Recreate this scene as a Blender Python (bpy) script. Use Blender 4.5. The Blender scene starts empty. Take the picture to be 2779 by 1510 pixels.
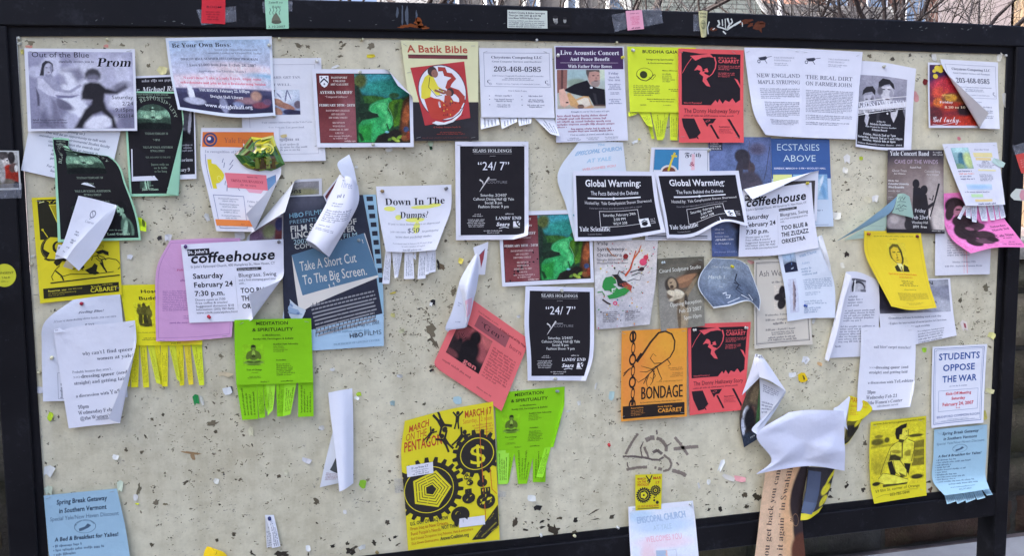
import bpy, math, random
import numpy as np
from mathutils import Vector, geometry

SC = bpy.context.scene
COL = SC.collection
rad = math.radians

# ------------------------------------------------------------------ camera, sky, sun, exposure
CAMP = np.array([0.39979818, -3.10213187, 1.78264817])
RM = np.array([[0.9604588, -0.27832884, -0.00720707],
               [-0.04006352, -0.11254279, -0.99283888],
               [0.27552459, 0.95386958, -0.11924355]])      # world -> camera (x right, y down, z forward)
FPX, PW, PH = 3025.184, 2779.0, 1510.0
cam = bpy.data.cameras.new('camera')
cam_o = bpy.data.objects.new('camera', cam)
COL.objects.link(cam_o)
from mathutils import Matrix
_r, _u, _b = RM[0], -RM[1], -RM[2]
cam_o.matrix_world = Matrix(((_r[0], _u[0], _b[0], CAMP[0]), (_r[1], _u[1], _b[1], CAMP[1]),
                             (_r[2], _u[2], _b[2], CAMP[2]), (0, 0, 0, 1)))
cam.sensor_width = 36.0
cam.lens = 36.0 * FPX / PW
cam.clip_start, cam.clip_end = 0.05, 2000
SC.camera = cam_o

SUN_AZ, SUN_EL = rad(-100), rad(36)
world = bpy.data.worlds.new('World')
SC.world = world
world.use_nodes = True
_nt = world.node_tree
_bg = _nt.nodes['Background']
_sky = _nt.nodes.new('ShaderNodeTexSky')
_sky.sky_type = 'NISHITA'
_sky.sun_disc = False
_sky.sun_elevation = SUN_EL
_sky.sun_rotation = SUN_AZ % (2 * math.pi)
_sky.air_density = 0.4
_sky.dust_density = 10.0
_sky.ozone_density = 6.0
_nt.links.new(_sky.outputs[0], _bg.inputs[0])
_bg.inputs[1].default_value = 0.12
sun = bpy.data.lights.new('sun', 'SUN')
sun.energy = 2.0
sun.angle = rad(0.5)
sun.color = (1.0, 0.95, 0.87)
sun_o = bpy.data.objects.new('sun', sun)
COL.objects.link(sun_o)
_sd = Vector((math.sin(SUN_AZ) * math.cos(SUN_EL), math.cos(SUN_AZ) * math.cos(SUN_EL), math.sin(SUN_EL)))
sun_o.rotation_euler = _sd.to_track_quat('Z', 'Y').to_euler()
sun_o.location = (-6, 4, 9)
SC.view_settings.view_transform = 'Standard'
SC.view_settings.look = 'None'
SC.view_settings.gamma = 1.0
SC.view_settings.use_curve_mapping = False
SC.view_settings.exposure = 3.08

# ------------------------------------------------------------------ helpers
def ray(px, py):
    d = RM.T @ np.array([(px - PW / 2) / FPX, (py - PH / 2) / FPX, 1.0])
    return d
def P(px, py, d=0.0):
    """point on the plane d metres in front of the board face that the photo shows at this pixel"""
    r = ray(px, py)
    return CAMP + r * ((-d - CAMP[1]) / r[1])
def PY(px, py, y):
    return P(px, py, -y)

def s2l(c):
    c = np.asarray(c, float)
    return np.where(c <= 0.04045, c / 12.92, ((c + 0.055) / 1.055) ** 2.4)
_WREF = s2l(np.array([218, 219, 244]) / 255.0)
def K(h):
    """measured print colour -> reflectance, taking white paper in the board's shade as 0.8"""
    if not isinstance(h, str):
        return np.asarray(h, float)
    c = np.array([int(h[i:i + 2], 16) for i in (0, 2, 4)]) / 255.0
    return np.clip(s2l(c) / _WREF * 0.8, 0.004, 0.86)

class MB:
    """collects triangles with a colour per corner and links them as one mesh object"""
    def __init__(s):
        s.v, s.t, s.c, s.sm, s.m, s.n = [], [], [], [], [], 0
    def add(s, v, t, c, smooth=False, mi=0):
        v = np.asarray(v, float).reshape(-1, 3)
        t = np.asarray(t, int).reshape(-1, 3)
        c = np.asarray(c, float)
        if c.ndim == 1:
            c = np.broadcast_to(c, (len(t), 3, 3))
        s.v.append(v); s.t.append(t + s.n); s.c.append(c)
        s.sm.append(np.full(len(t), smooth)); s.m.append(np.full(len(t), mi, int))
        s.n += len(v)
    def quad(s, a, b, c, d, col, mi=0):
        s.add([a, b, c, d], [[0, 1, 2], [0, 2, 3]], col, False, mi)
    def box(s, lo, hi, col, mi=0):
        x0, y0, z0 = lo; x1, y1, z1 = hi
        v = [(x0, y0, z0), (x1, y0, z0), (x1, y1, z0), (x0, y1, z0), (x0, y0, z1), (x1, y0, z1), (x1, y1, z1), (x0, y1, z1)]
        q = [(0, 3, 2, 1), (4, 5, 6, 7), (0, 1, 5, 4), (1, 2, 6, 5), (2, 3, 7, 6), (3, 0, 4, 7)]
        t = []
        for a, b, c, d in q: t += [(a, b, c), (a, c, d)]
        s.add(v, t, col, False, mi)
    def grid(s, T, col, smooth=True, mi=0, flip=False):
        n, m = T.shape[:2]
        i = np.arange(n * m).reshape(n, m)
        a, b, c, d = i[:-1, :-1].ravel(), i[:-1, 1:].ravel(), i[1:, 1:].ravel(), i[1:, :-1].ravel()
        t = np.concatenate([np.stack([a, d, c], 1), np.stack([a, c, b], 1)])
        if flip: t = t[:, ::-1]
        s.add(T.reshape(-1, 3), t, col, smooth, mi)
    def tube(s, pts, rads, col, n=6, mi=0, cap=True):
        pts = [np.asarray(p, float) for p in pts]
        rows = []
        for i, p in enumerate(pts):
            d = pts[min(i + 1, len(pts) - 1)] - pts[max(i - 1, 0)]
            d = d / (np.linalg.norm(d) + 1e-9)
            a = np.cross(d, (0.13, 0.31, 0.94) if abs(d[2]) < 0.9 else (1.0, 0.1, 0))
            a /= np.linalg.norm(a); b = np.cross(d, a)
            th = np.linspace(0, 2 * math.pi, n + 1)
            rows.append(p + rads[i] * (np.outer(np.cos(th), a) + np.outer(np.sin(th), b)))
        s.grid(np.array(rows), col, True, mi, flip=True)
        if cap:
            for r, f in ((rows[0], 1), (rows[-1], 0)):
                k = len(r) - 1
                t = [[0, j, j + 1] if f else [0, j + 1, j] for j in range(1, k - 1)]
                s.add(r[:k], t, col, False, mi)
    def build(s, name, mats, parent=None, center=None):
        v = np.concatenate(s.v); t = np.concatenate(s.t); c = np.concatenate(s.c)
        if center is None:
            center = (v.min(0) + v.max(0)) / 2
        center = np.asarray(center, float)
        me = bpy.data.meshes.new(name)
        me.vertices.add(len(v)); me.vertices.foreach_set('co', (v - center).ravel())
        me.loops.add(len(t) * 3); me.loops.foreach_set('vertex_index', t.ravel())
        me.polygons.add(len(t))
        me.polygons.foreach_set('loop_start', np.arange(len(t)) * 3)
        me.polygons.foreach_set('loop_total', np.full(len(t), 3))
        me.update(calc_edges=True)
        me.polygons.foreach_set('use_smooth', np.concatenate(s.sm))
        me.polygons.foreach_set('material_index', np.concatenate(s.m))
        at = me.color_attributes.new('ink', 'FLOAT_COLOR', 'CORNER')
        rgba = np.ones((len(t) * 3, 4)); rgba[:, :3] = c.reshape(-1, 3)
        at.data.foreach_set('color', rgba.ravel())
        for m in (mats if isinstance(mats, (list, tuple)) else [mats]):
            me.materials.append(m)
        o = bpy.data.objects.new(name, me)
        COL.objects.link(o)
        if parent is not None:
            o.parent = parent
            o.location = Vector(center) - wloc(parent)
        else:
            o.location = center
        return o
def wloc(o):
    p = Vector(o.location)
    while o.parent is not None:
        o = o.parent; p += Vector(o.location)
    return p
def tag(o, label=None, cat=None, group=None, kind=None):
    if label: o['label'] = label
    if cat: o['category'] = cat
    if group: o['group'] = group
    if kind: o['kind'] = kind
    return o
def empty(name, loc):
    o = bpy.data.objects.new(name, None); COL.objects.link(o); o.location = loc
    o.empty_display_size = 0.1
    return o

# ------------------------------------------------------------------ materials
def newmat(name, rough=0.7, spec=0.3):
    m = bpy.data.materials.new(name); m.use_nodes = True
    nt = m.node_tree; b = nt.nodes['Principled BSDF']
    b.inputs['Roughness'].default_value = rough
    b.inputs['Specular IOR Level'].default_value = spec
    return m, nt, b
def nd(nt, t, **kw):
    n = nt.nodes.new(t)
    for k, v in kw.items():
        setattr(n, k, v)
    return n
def noise(nt, scale, detail=4, rough=0.55, coord='Object', vec=None):
    n = nd(nt, 'ShaderNodeTexNoise'); n.inputs['Scale'].default_value = scale
    n.inputs['Detail'].default_value = detail; n.inputs['Roughness'].default_value = rough
    if vec is None:
        tc = nd(nt, 'ShaderNodeTexCoord'); vec = tc.outputs[coord]
    nt.links.new(vec, n.inputs['Vector'])
    return n
def ramp(nt, src, stops):
    r = nd(nt, 'ShaderNodeValToRGB')
    el = r.color_ramp.elements
    while len(el) < len(stops): el.new(0.5)
    for e, (p, c) in zip(el, stops):
        e.position = p; e.color = (*c, 1) if len(c) == 3 else c
    nt.links.new(src, r.inputs[0])
    return r
def mixc(nt, a, b, fac, mode='MIX'):
    m = nd(nt, 'ShaderNodeMix', data_type='RGBA', blend_type=mode)
    for s, i in ((fac, 0), (a, 6), (b, 7)):
        if isinstance(s, (int, float)): m.inputs[i].default_value = s
        elif isinstance(s, (tuple, list)): m.inputs[i].default_value = (*s, 1)
        else: nt.links.new(s, m.inputs[i])
    return m.outputs[2]
def bump(nt, b, h, strength, dist):
    n = nd(nt, 'ShaderNodeBump'); n.inputs['Strength'].default_value = strength
    n.inputs['Distance'].default_value = dist
    nt.links.new(h, n.inputs['Height']); nt.links.new(n.outputs[0], b.inputs['Normal'])

def inkmat(name, rough, spec, mott=0.06, bumpd=0.0004, scale=16):
    m, nt, b = newmat(name, rough, spec)
    at = nd(nt, 'ShaderNodeAttribute', attribute_name='ink')
    n = noise(nt, scale, 5, 0.6)
    r = ramp(nt, n.outputs[0], [(0.25, (1 - mott,) * 3), (0.75, (1.0,) * 3)])
    nt.links.new(mixc(nt, at.outputs['Color'], r.outputs[0], 1.0, 'MULTIPLY'), b.inputs['Base Color'])
    if bumpd:
        n2 = noise(nt, 38, 3, 0.5); n3 = noise(nt, 7, 2, 0.4)
        vo = nd(nt, 'ShaderNodeTexVoronoi', feature='DISTANCE_TO_EDGE'); vo.inputs['Scale'].default_value = 5.5
        tc = nd(nt, 'ShaderNodeTexCoord'); wv = mixc(nt, tc.outputs['Object'], n3.outputs['Color'], 0.12)
        nt.links.new(wv, vo.inputs['Vector'])
        cr = ramp(nt, vo.outputs['Distance'], [(0.0, (0, 0, 0)), (0.16, (1, 1, 1))])
        ad = nd(nt, 'ShaderNodeMath', operation='MULTIPLY_ADD'); nt.links.new(cr.outputs[0], ad.inputs[0]); ad.inputs[1].default_value = 0.35; nt.links.new(n2.outputs[0], ad.inputs[2])
        ad2 = nd(nt, 'ShaderNodeMath', operation='MULTIPLY_ADD'); nt.links.new(n3.outputs[0], ad2.inputs[0]); ad2.inputs[1].default_value = 3.0; nt.links.new(ad.outputs[0], ad2.inputs[2])
        bump(nt, b, ad2.outputs[0], 0.5, bumpd * 8)
    return m
M_PAPER = inkmat('printed_paper', 0.75, 0.2)
M_GLOSS = inkmat('glossy_print', 0.38, 0.4, 0.04)
M_PIN = inkmat('pin_plastic', 0.3, 0.5, 0.02, 0)
M_FOIL = inkmat('foil_wrapper', 0.2, 0.6, 0.1)
M_BARK = inkmat('bark', 0.9, 0.1, 0.45, 0.002, 9)
M_PLAIN = inkmat('weathered_plain', 0.85, 0.15, 0.18, 0.001, 3)

m, nt, b = newmat('clear_tape', 0.3, 0.5); M_TAPE = m
b.inputs['Base Color'].default_value = (0.42, 0.44, 0.46, 1)
tr = nd(nt, 'ShaderNodeBsdfTransparent'); mx = nd(nt, 'ShaderNodeMixShader')
n = noise(nt, 60, 4, 0.7)
r = ramp(nt, n.outputs[0], [(0.35, (0.12,) * 3), (0.75, (0.5,) * 3)])
nt.links.new(r.outputs[0], mx.inputs[0]); nt.links.new(tr.outputs[0], mx.inputs[1]); nt.links.new(b.outputs[0], mx.inputs[2])
nt.links.new(mx.outputs[0], nt.nodes['Material Output'].inputs[0])

m, nt, b = newmat('black_painted_steel', 0.42, 0.16); M_STEEL = m
tc = nd(nt, 'ShaderNodeTexCoord')
n1 = noise(nt, 4.5, 6, 0.6); n2 = noise(nt, 90, 3, 0.6)
base = ramp(nt, n1.outputs[0], [(0.3, (0.005, 0.005, 0.006)), (0.7, (0.011, 0.0105, 0.0115))])
scr = ramp(nt, n2.outputs[0], [(0.66, (0, 0, 0)), (0.8, (0.025, 0.027, 0.03))])
nt.links.new(mixc(nt, base.outputs[0], scr.outputs[0], 1.0, 'ADD'), b.inputs['Base Color'])
n3 = noise(nt, 13, 6, 0.75)
sc2 = ramp(nt, n3.outputs[0], [(0.56, (0, 0, 0)), (0.8, (0.02, 0.021, 0.024))])
b_in = mixc(nt, mixc(nt, base.outputs[0], scr.outputs[0], 1.0, 'ADD'), sc2.outputs[0], 1.0, 'ADD'); nt.links.new(b_in, b.inputs['Base Color'])
rr = ramp(nt, n1.outputs[0], [(0.3, (0.36,) * 3), (0.75, (0.6,) * 3)])
nt.links.new(rr.outputs[0], b.inputs['Roughness'])
bump(nt, b, n2.outputs[0], 0.25, 0.001)

m, nt, b = newmat('painted_board', 0.7, 0.25); M_BOARD = m
at = nd(nt, 'ShaderNodeAttribute', attribute_name='ink')
tc = nd(nt, 'ShaderNodeTexCoord'); mp = nd(nt, 'ShaderNodeMapping')
mp.inputs['Scale'].default_value = (1, 1, 1.7)
nt.links.new(tc.outputs['Object'], mp.inputs[0])
n1 = noise(nt, 1.6, 5, 0.6); n2 = noise(nt, 210, 2, 0.5, vec=mp.outputs[0]); n3 = noise(nt, 85, 3, 0.7, vec=mp.outputs[0])
n4 = noise(nt, 5, 3, 0.6)
big = ramp(nt, n1.outputs[0], [(0.28, (0.80, 0.78, 0.74)), (0.5, (0.93, 0.93, 0.92)), (0.72, (1.02, 1.0, 0.97))])
c = mixc(nt, at.outputs['Color'], big.outputs[0], 1.0, 'MULTIPLY')
mp2 = nd(nt, 'ShaderNodeMapping'); mp2.inputs['Scale'].default_value = (9, 1, 1.1); nt.links.new(tc.outputs['Object'], mp2.inputs[0])
n5 = noise(nt, 1.5, 6, 0.65, vec=mp2.outputs[0])
dr = ramp(nt, n5.outputs[0], [(0.3, (0.86, 0.85, 0.82)), (0.55, (1, 1, 1))])
c = mixc(nt, c, dr.outputs[0], 0.8, 'MULTIPLY')
n6 = noise(nt, 26, 5, 0.7)
gr = ramp(nt, n6.outputs[0], [(0.36, (0.88, 0.87, 0.85)), (0.6, (1.03, 1.03, 1.03))])
c = mixc(nt, c, gr.outputs[0], 1.0, 'MULTIPLY')
sp = ramp(nt, n2.outputs[0], [(0.70, (1, 1, 1)), (0.76, (0.55, 0.52, 0.48))])
c = mixc(nt, c, sp.outputs[0], 1.0, 'MULTIPLY')
# fine flecks, thick in some places and thin in others
fl = ramp(nt, n3.outputs[0], [(0.635, (0, 0, 0)), (0.66, (1, 1, 1))])
ds = ramp(nt, n4.outputs[0], [(0.42, (0.0,) * 3), (0.62, (0.9,) * 3)])
fm = nd(nt, 'ShaderNodeMath', operation='MULTIPLY')
nt.links.new(fl.outputs[0], fm.inputs[0]); nt.links.new(ds.outputs[0], fm.inputs[1])
c = mixc(nt, c, (0.19, 0.17, 0.145), fm.outputs[0])
nt.links.new(c, b.inputs['Base Color'])
bump(nt, b, n3.outputs[0], 0.35, 0.0015)

# ------------------------------------------------------------------ lettering: glyph outlines turned into triangles once, laid out by hand
GL = {}
_cu = bpy.data.curves.new('lettering', 'FONT')
_cu.size = 1.0; _cu.resolution_u = 2
_to = bpy.data.objects.new('lettering', _cu)
# style: (first letter of an alphabet block or None for the plain face, first digit, thicken, slant)
_STY = {'n': (None, None, 0, 0), 'b': (None, None, .022, 0), 'bi': (None, None, .026, .19), 'i': (None, None, 0, .19), 'l': (None, None, -.009, 0),
        's': (0x1D400, 0x1D7CE, 0, 0), 'sbi': (0x1D400, 0x1D7CE, 0, .2), 't': (0x1D400, 0x1D7CE, -.004, 0), 'si': (0x1D400, 0x1D7CE, -.005, .2),
        'c': (0x1D4D0, 0x1D7CE, 0, 0), 'f': (0x1D56C, None, 0, 0)}
def _raw(txt):
    _cu.body = txt
    me = _to.to_mesh()
    v = np.zeros(len(me.vertices) * 3); me.vertices.foreach_get('co', v)
    me.calc_loop_triangles()
    t = np.zeros(len(me.loop_triangles) * 3, int); me.loop_triangles.foreach_get('vertices', t)
    _to.to_mesh_clear()
    return v.reshape(-1, 3)[:, :2], t.reshape(-1, 3)
_BAR = []
def glyph(ch, st):
    k = (ch, st)
    if k in GL: return GL[k]
    if ch == ' ':
        GL[k] = (np.zeros((0, 2)), np.zeros((0, 3), int), 0.27); return GL[k]
    a0, d0, off, sl = _STY[st]
    c, unsl = ch, 0.0
    if a0:
        if 'A' <= ch <= 'Z':
            c = chr(a0 + ord(ch) - 65)
            if st in ('t', 'si'): c = chr(0x1D434 + ord(ch) - 65); unsl = math.tan(rad(15.5)); off = .008
        elif 'a' <= ch <= 'z': c = chr(a0 + 26 + ord(ch) - 97)
        elif '0' <= ch <= '9' and d0: c = chr(d0 + int(ch))
    _cu.offset = 0
    if not _BAR: _BAR.append(_raw('I')[0][:, 0].max())
    adv = _raw(c + 'I')[0][:, 0].max() - _BAR[0] + max(off, 0)
    _cu.offset = off
    v, t = _raw(c)
    _cu.offset = 0
    v = v.copy(); v[:, 0] += v[:, 1] * (sl - unsl)
    GL[k] = (v, t, adv)
    return GL[k]
CAPH = 0.72

def smooth(x): x = np.clip(x, 0, 1); return x * x * (3 - 2 * x)

class Print:
    """what is printed on a sheet, in percent of its width (u) and height (v)"""
    def __init__(s, asp):
        s.asp = asp; s.it = []; s.lay = 0; s.rng = random.Random(7)
    def _p(s, pts):
        a = np.asarray(pts, float).reshape(-1, 2)
        return a
    def tri(s, uv, t, c, up=True):
        if up: s.lay += 1
        s.it.append((np.asarray(uv, float), np.asarray(t, int), c, s.lay))
    def R(s, u0, v0, u1, v1, c):
        n = max(1, int(abs(u1 - u0) / 8)); m = max(1, int(abs(v1 - v0) / 8))
        U, V = np.meshgrid(np.linspace(u0, u1, n + 1), np.linspace(v0, v1, m + 1))
        i = np.arange((n + 1) * (m + 1)).reshape(m + 1, n + 1)
        a, b, c_, d = i[:-1, :-1].ravel(), i[:-1, 1:].ravel(), i[1:, 1:].ravel(), i[1:, :-1].ravel()
        s.tri(np.stack([U.ravel(), V.ravel()], 1), np.concatenate([np.stack([a, b, c_], 1), np.stack([a, c_, d], 1)]), K(c))
    def F(s, u0, v0, u1, v1, w, c):
        wv = w / s.asp
        s.R(u0, v0, u1, v0 + wv, c); s.R(u0, v1 - wv, u1, v1, c); s.R(u0, v0 + wv, u0 + w, v1 - wv, c); s.R(u1 - w, v0 + wv, u1, v1 - wv, c)
    def PG(s, pts, c):
        a = s._p(pts)
        t = geometry.tessellate_polygon([[Vector((x, y, 0)) for x, y in a]])
        s.tri(a, t, K(c))
    def E(s, u, v, ru, rv, c, rot=0, n=22, inner=0):
        th = np.linspace(0, 2 * math.pi, n, endpoint=False)
        x, y = ru * np.cos(th), rv * s.asp * np.sin(th)
        r = rad(rot); X = x * math.cos(r) - y * math.sin(r); Y = x * math.sin(r) + y * math.cos(r)
        o = np.stack([u + X, v + Y / s.asp], 1)
        if inner:
            i = np.stack([u + X * inner, v + Y * inner / s.asp], 1)
            k = np.arange(n); k2 = (k + 1) % n
            s.tri(np.concatenate([o, i]), np.concatenate([np.stack([k, k2, n + k2], 1), np.stack([k, n + k2, n + k], 1)]), K(c))
        else:
            s.tri(np.concatenate([o, [[u, v]]]), [[j, (j + 1) % n, n] for j in range(n)], K(c))
    def L(s, pts, w, c, w2=None):
        a = s._p(pts) * [1, s.asp]; n = len(a)
        if w2 is None: w2 = w
        uv, t = [], []
        for i in range(n):
            d = a[min(i + 1, n - 1)] - a[max(i - 1, 0)]
            d = d / (np.hypot(*d) + 1e-9); nn = np.array([-d[1], d[0]])
            h = (w + (w2 - w) * i / max(1, n - 1)) / 2
            uv += [(a[i] + nn * h) / [1, s.asp], (a[i] - nn * h) / [1, s.asp]]
            if i: k = 2 * i; t += [[k - 2, k - 1, k + 1], [k - 2, k + 1, k]]
        s.tri(uv, t, K(c))
    def T(s, txt, u0, u1, v, h, c, st='n', rot=0, al='l', slant=0, maxx=9):
        """one line of lettering: baseline v, capital height h; stretched to u0..u1, or natural width when u1 is None"""
        x = 0; vs, ts, n = [], [], 0
        for ch in txt:
            gv, gt, ad = glyph(ch, st)
            if len(gv):
                vs.append(gv + [x, 0]); ts.append(gt + n); n += len(gv)
            x += ad
        if not vs: return
        V = np.concatenate(vs).copy(); T_ = np.concatenate(ts)
        if slant: V[:, 0] += V[:, 1] * slant
        sy = h * s.asp / CAPH
        if u1 is None: sx = sy * 0.95; w = x * sx
        else: w = u1 - u0; sx = w / x
        X = V[:, 0] * sx; Y = -V[:, 1] * sy
        if u1 is None and al == 'c': X -= w / 2
        if u1 is None and al == 'r': X -= w
        r = rad(rot)
        X, Y = X * math.cos(r) - Y * math.sin(r), X * math.sin(r) + Y * math.cos(r)
        s.tri(np.stack([u0 + X, v + Y / s.asp], 1), T_, K(c))
    def ARC(s, txt, u, v, ru, rv, a0, a1, h, c, st='t'):
        tot = sum(glyph(ch, st)[2] for ch in txt); x = 0
        for ch in txt:
            gv, gt, ad = glyph(ch, st)
            a = rad(a0 + (a1 - a0) * (x + ad / 2) / tot); x += ad
            if not len(gv): continue
            k = h * s.asp / CAPH
            X = (gv[:, 0] - ad / 2) * k; Y = -gv[:, 1] * k
            tt = a + math.pi / 2
            X, Y = X * math.cos(tt) - Y * math.sin(tt), X * math.sin(tt) + Y * math.cos(tt)
            s.tri(np.stack([u + ru * math.cos(a) + X, v + rv * math.sin(a) + Y / s.asp], 1), gt, K(c), False)
        s.lay += 1
    def G(s, u0, v0, u1, v1, n, c, al='j', fill=0.9, seed=None, vert=False, xh=0.42):
        """lines of print too small to read in the photograph"""
        rg = random.Random(seed if seed is not None else int(u0 * 31 + v0 * 17 + n))
        uv, t = [], []
        A = s.asp
        pit = ((v1 - v0) * A if not vert else (u1 - u0)) / max(n, 1)
        x_h = pit * xh; lw = x_h * 0.95
        L0, L1 = (u0, u1) if not vert else (v0 * A, v1 * A)
        for i in range(n):
            base = (v0 * A if not vert else u0) + pit * (i + 0.75)
            W = L1 - L0
            ln = W * (1 if al == 'j' and i < n - 1 else rg.uniform(fill * 0.55, fill))
            st = L0 if al in 'jl' else (L0 + (W - ln) / 2 if al == 'c' else L1 - ln)
            x = st
            while x < st + ln:
                k = rg.randint(2, 9)
                for _ in range(k):
                    if x > st + ln: break
                    top = x_h * rg.choice([1, 1, 1, 1.5]); bot = x_h * rg.choice([0, 0, 0, 0.35])
                    q = [(x, base - top), (x + lw * 0.66, base - top), (x + lw * 0.66, base + bot), (x, base + bot)]
                    if vert: q = [(b_, L0 + L1 - a_) for a_, b_ in q]
                    m_ = len(uv); uv += [(a_, b_ / A) for a_, b_ in q]; t += [[m_, m_ + 1, m_ + 2], [m_, m_ + 2, m_ + 3]]
                    x += lw
                x += lw * 0.9
        if uv: s.tri(uv, t, K(c))
    def IMG(s, u0, v0, u1, v1, top, bot, blobs, grain=0.05, res=1.1, seed=3, sides=None):
        """a printed picture: soft shapes (u, v, ru, rv, turn, softness, colour, strength) in percent of the picture"""
        nx = max(8, int((u1 - u0) / res)); ny = max(8, int((v1 - v0) * s.asp / res))
        x, y = np.meshgrid((np.arange(nx) + .5) / nx * 100, (np.arange(ny) + .5) / ny * 100)
        pa = (v1 - v0) * s.asp / (u1 - u0)
        f = (y / 100)[..., None]
        def kk(h): return K(h)
        img = kk(top) * (1 - f) + kk(bot) * f
        for b in blobs:
            if b[0] == 'P':                              # a soft-edged outline: ('P', points, softness, colour, strength)
                q = np.array(b[1], float) * [1, pa]; nq = len(q); yy = y * pa
                dist = np.full(x.shape, 1e9); ins = np.zeros(x.shape, bool)
                for k in range(nq):
                    a_, c_ = q[k], q[(k + 1) % nq]; e_ = c_ - a_
                    t_ = np.clip(((x - a_[0]) * e_[0] + (yy - a_[1]) * e_[1]) / (e_ @ e_ + 1e-9), 0, 1)
                    dist = np.minimum(dist, np.hypot(x - a_[0] - t_ * e_[0], yy - a_[1] - t_ * e_[1]))
                    cr = (a_[1] > yy) != (c_[1] > yy)
                    ins ^= cr & (x < (c_[0] - a_[0]) * (yy - a_[1]) / (c_[1] - a_[1] + 1e-12) + a_[0])
                sd = np.where(ins, -dist, dist)
                a = (smooth(.5 - sd / max(b[2], .3)) * (b[4] if len(b) > 4 else 1))[..., None]
                img = img * (1 - a) + kk(b[3]) * a
                continue
            bu, bv, ru, rv, ro, so, co = b[:7]; st = b[7] if len(b) > 7 else 1.0
            dx, dy = (x - bu), (y - bv) * pa
            r = rad(ro); X = dx * math.cos(r) + dy * math.sin(r); Y = -dx * math.sin(r) + dy * math.cos(r)
            d = np.sqrt((X / ru) ** 2 + (Y / (rv * pa)) ** 2)
            a = (smooth((1 + so / 2 - d) / max(so, 0.02)) * st)[..., None]
            img = img * (1 - a) + kk(co) * a
        rg = np.random.RandomState(seed)
        img = img * (1 + grain * rg.randn(ny, nx, 1))
        if grain > 0.03:
            for step, am in ((2, 1.3), (5, 1.3), (11, 1.2)):
                lo = rg.rand(ny // step + 3, nx // step + 3) - .5
                yy_, xx_ = np.arange(ny) / step, np.arange(nx) / step
                yi, xi = yy_.astype(int), xx_.astype(int); fy, fx = smooth(yy_ - yi)[:, None], smooth(xx_ - xi)[None, :]
                g_ = (lo[yi][:, xi] * (1 - fx) + lo[yi][:, xi + 1] * fx) * (1 - fy) + (lo[yi + 1][:, xi] * (1 - fx) + lo[yi + 1][:, xi + 1] * fx) * fy
                img = img * np.exp(min(grain, .14) * 2.4 * am * g_)[..., None]
        img = np.clip(img, 0.004, 0.86)
        U, V = np.meshgrid(np.linspace(u0, u1, nx + 1), np.linspace(v0, v1, ny + 1))
        i = np.arange((nx + 1) * (ny + 1)).reshape(ny + 1, nx + 1)
        a, b_, c_, d_ = i[:-1, :-1].ravel(), i[:-1, 1:].ravel(), i[1:, 1:].ravel(), i[1:, :-1].ravel()
        cc = img.reshape(-1, 1, 3).repeat(3, 1)
        s.tri(np.stack([U.ravel(), V.ravel()], 1), np.concatenate([np.stack([a, b_, c_], 1), np.stack([a, c_, d_], 1)]), np.concatenate([cc, cc]))

def hermite(C, n, axis, ts=None):
    """smooth curve through control points along one axis, sampled n times"""
    C = np.moveaxis(C, axis, 0); k = len(C)
    ts = np.linspace(0, 1, k) if ts is None else np.asarray(ts, float)
    x = np.linspace(0, 1, n)
    if k == 2:
        f = x.reshape(-1, *([1] * (C.ndim - 1)))
        out = C[0] * (1 - f) + C[1] * f
    else:
        m = np.zeros_like(C)
        for i in range(k):
            a, b = max(i - 1, 0), min(i + 1, k - 1)
            m[i] = (C[b] - C[a]) / (ts[b] - ts[a])
        j = np.clip(np.searchsorted(ts, x, 'right') - 1, 0, k - 2)
        h = (ts[j + 1] - ts[j]); t = (x - ts[j]) / h
        sh = (-1, *([1] * (C.ndim - 1)))
        t, h = t.reshape(sh), h.reshape(sh)
        out = (2 * t**3 - 3 * t**2 + 1) * C[j] + (t**3 - 2 * t**2 + t) * h * m[j] + (-2 * t**3 + 3 * t**2) * C[j + 1] + (t**3 - t**2) * h * m[j + 1]
    return np.moveaxis(out, 0, axis)

def subdiv(uv, t, c, thr, asp):
    c = np.broadcast_to(np.asarray(c, float), (len(t), 3, 3)) if np.asarray(c).ndim == 1 else c
    for _ in range(5):
        e = uv[t]; e = e * [1, asp]
        L = np.max([np.hypot(*(e[:, i] - e[:, (i + 1) % 3]).T) for i in range(3)], 0)
        big = L > thr
        if not big.any(): break
        tb, cb = t[big], c[big]
        p = uv[tb]; n0 = len(uv); nb = len(tb)
        mid = np.concatenate([(p[:, 0] + p[:, 1]) / 2, (p[:, 1] + p[:, 2]) / 2, (p[:, 2] + p[:, 0]) / 2])
        uv = np.concatenate([uv, mid])
        a, b, d = n0 + np.arange(nb), n0 + nb + np.arange(nb), n0 + 2 * nb + np.arange(nb)
        new = np.concatenate([np.stack(q, 1) for q in ((tb[:, 0], a, d), (a, tb[:, 1], b), (d, b, tb[:, 2]), (a, b, d))])
        t = np.concatenate([t[~big], new]); c = np.concatenate([c[~big]] + [cb] * 4)
    return uv, t, c

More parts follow.
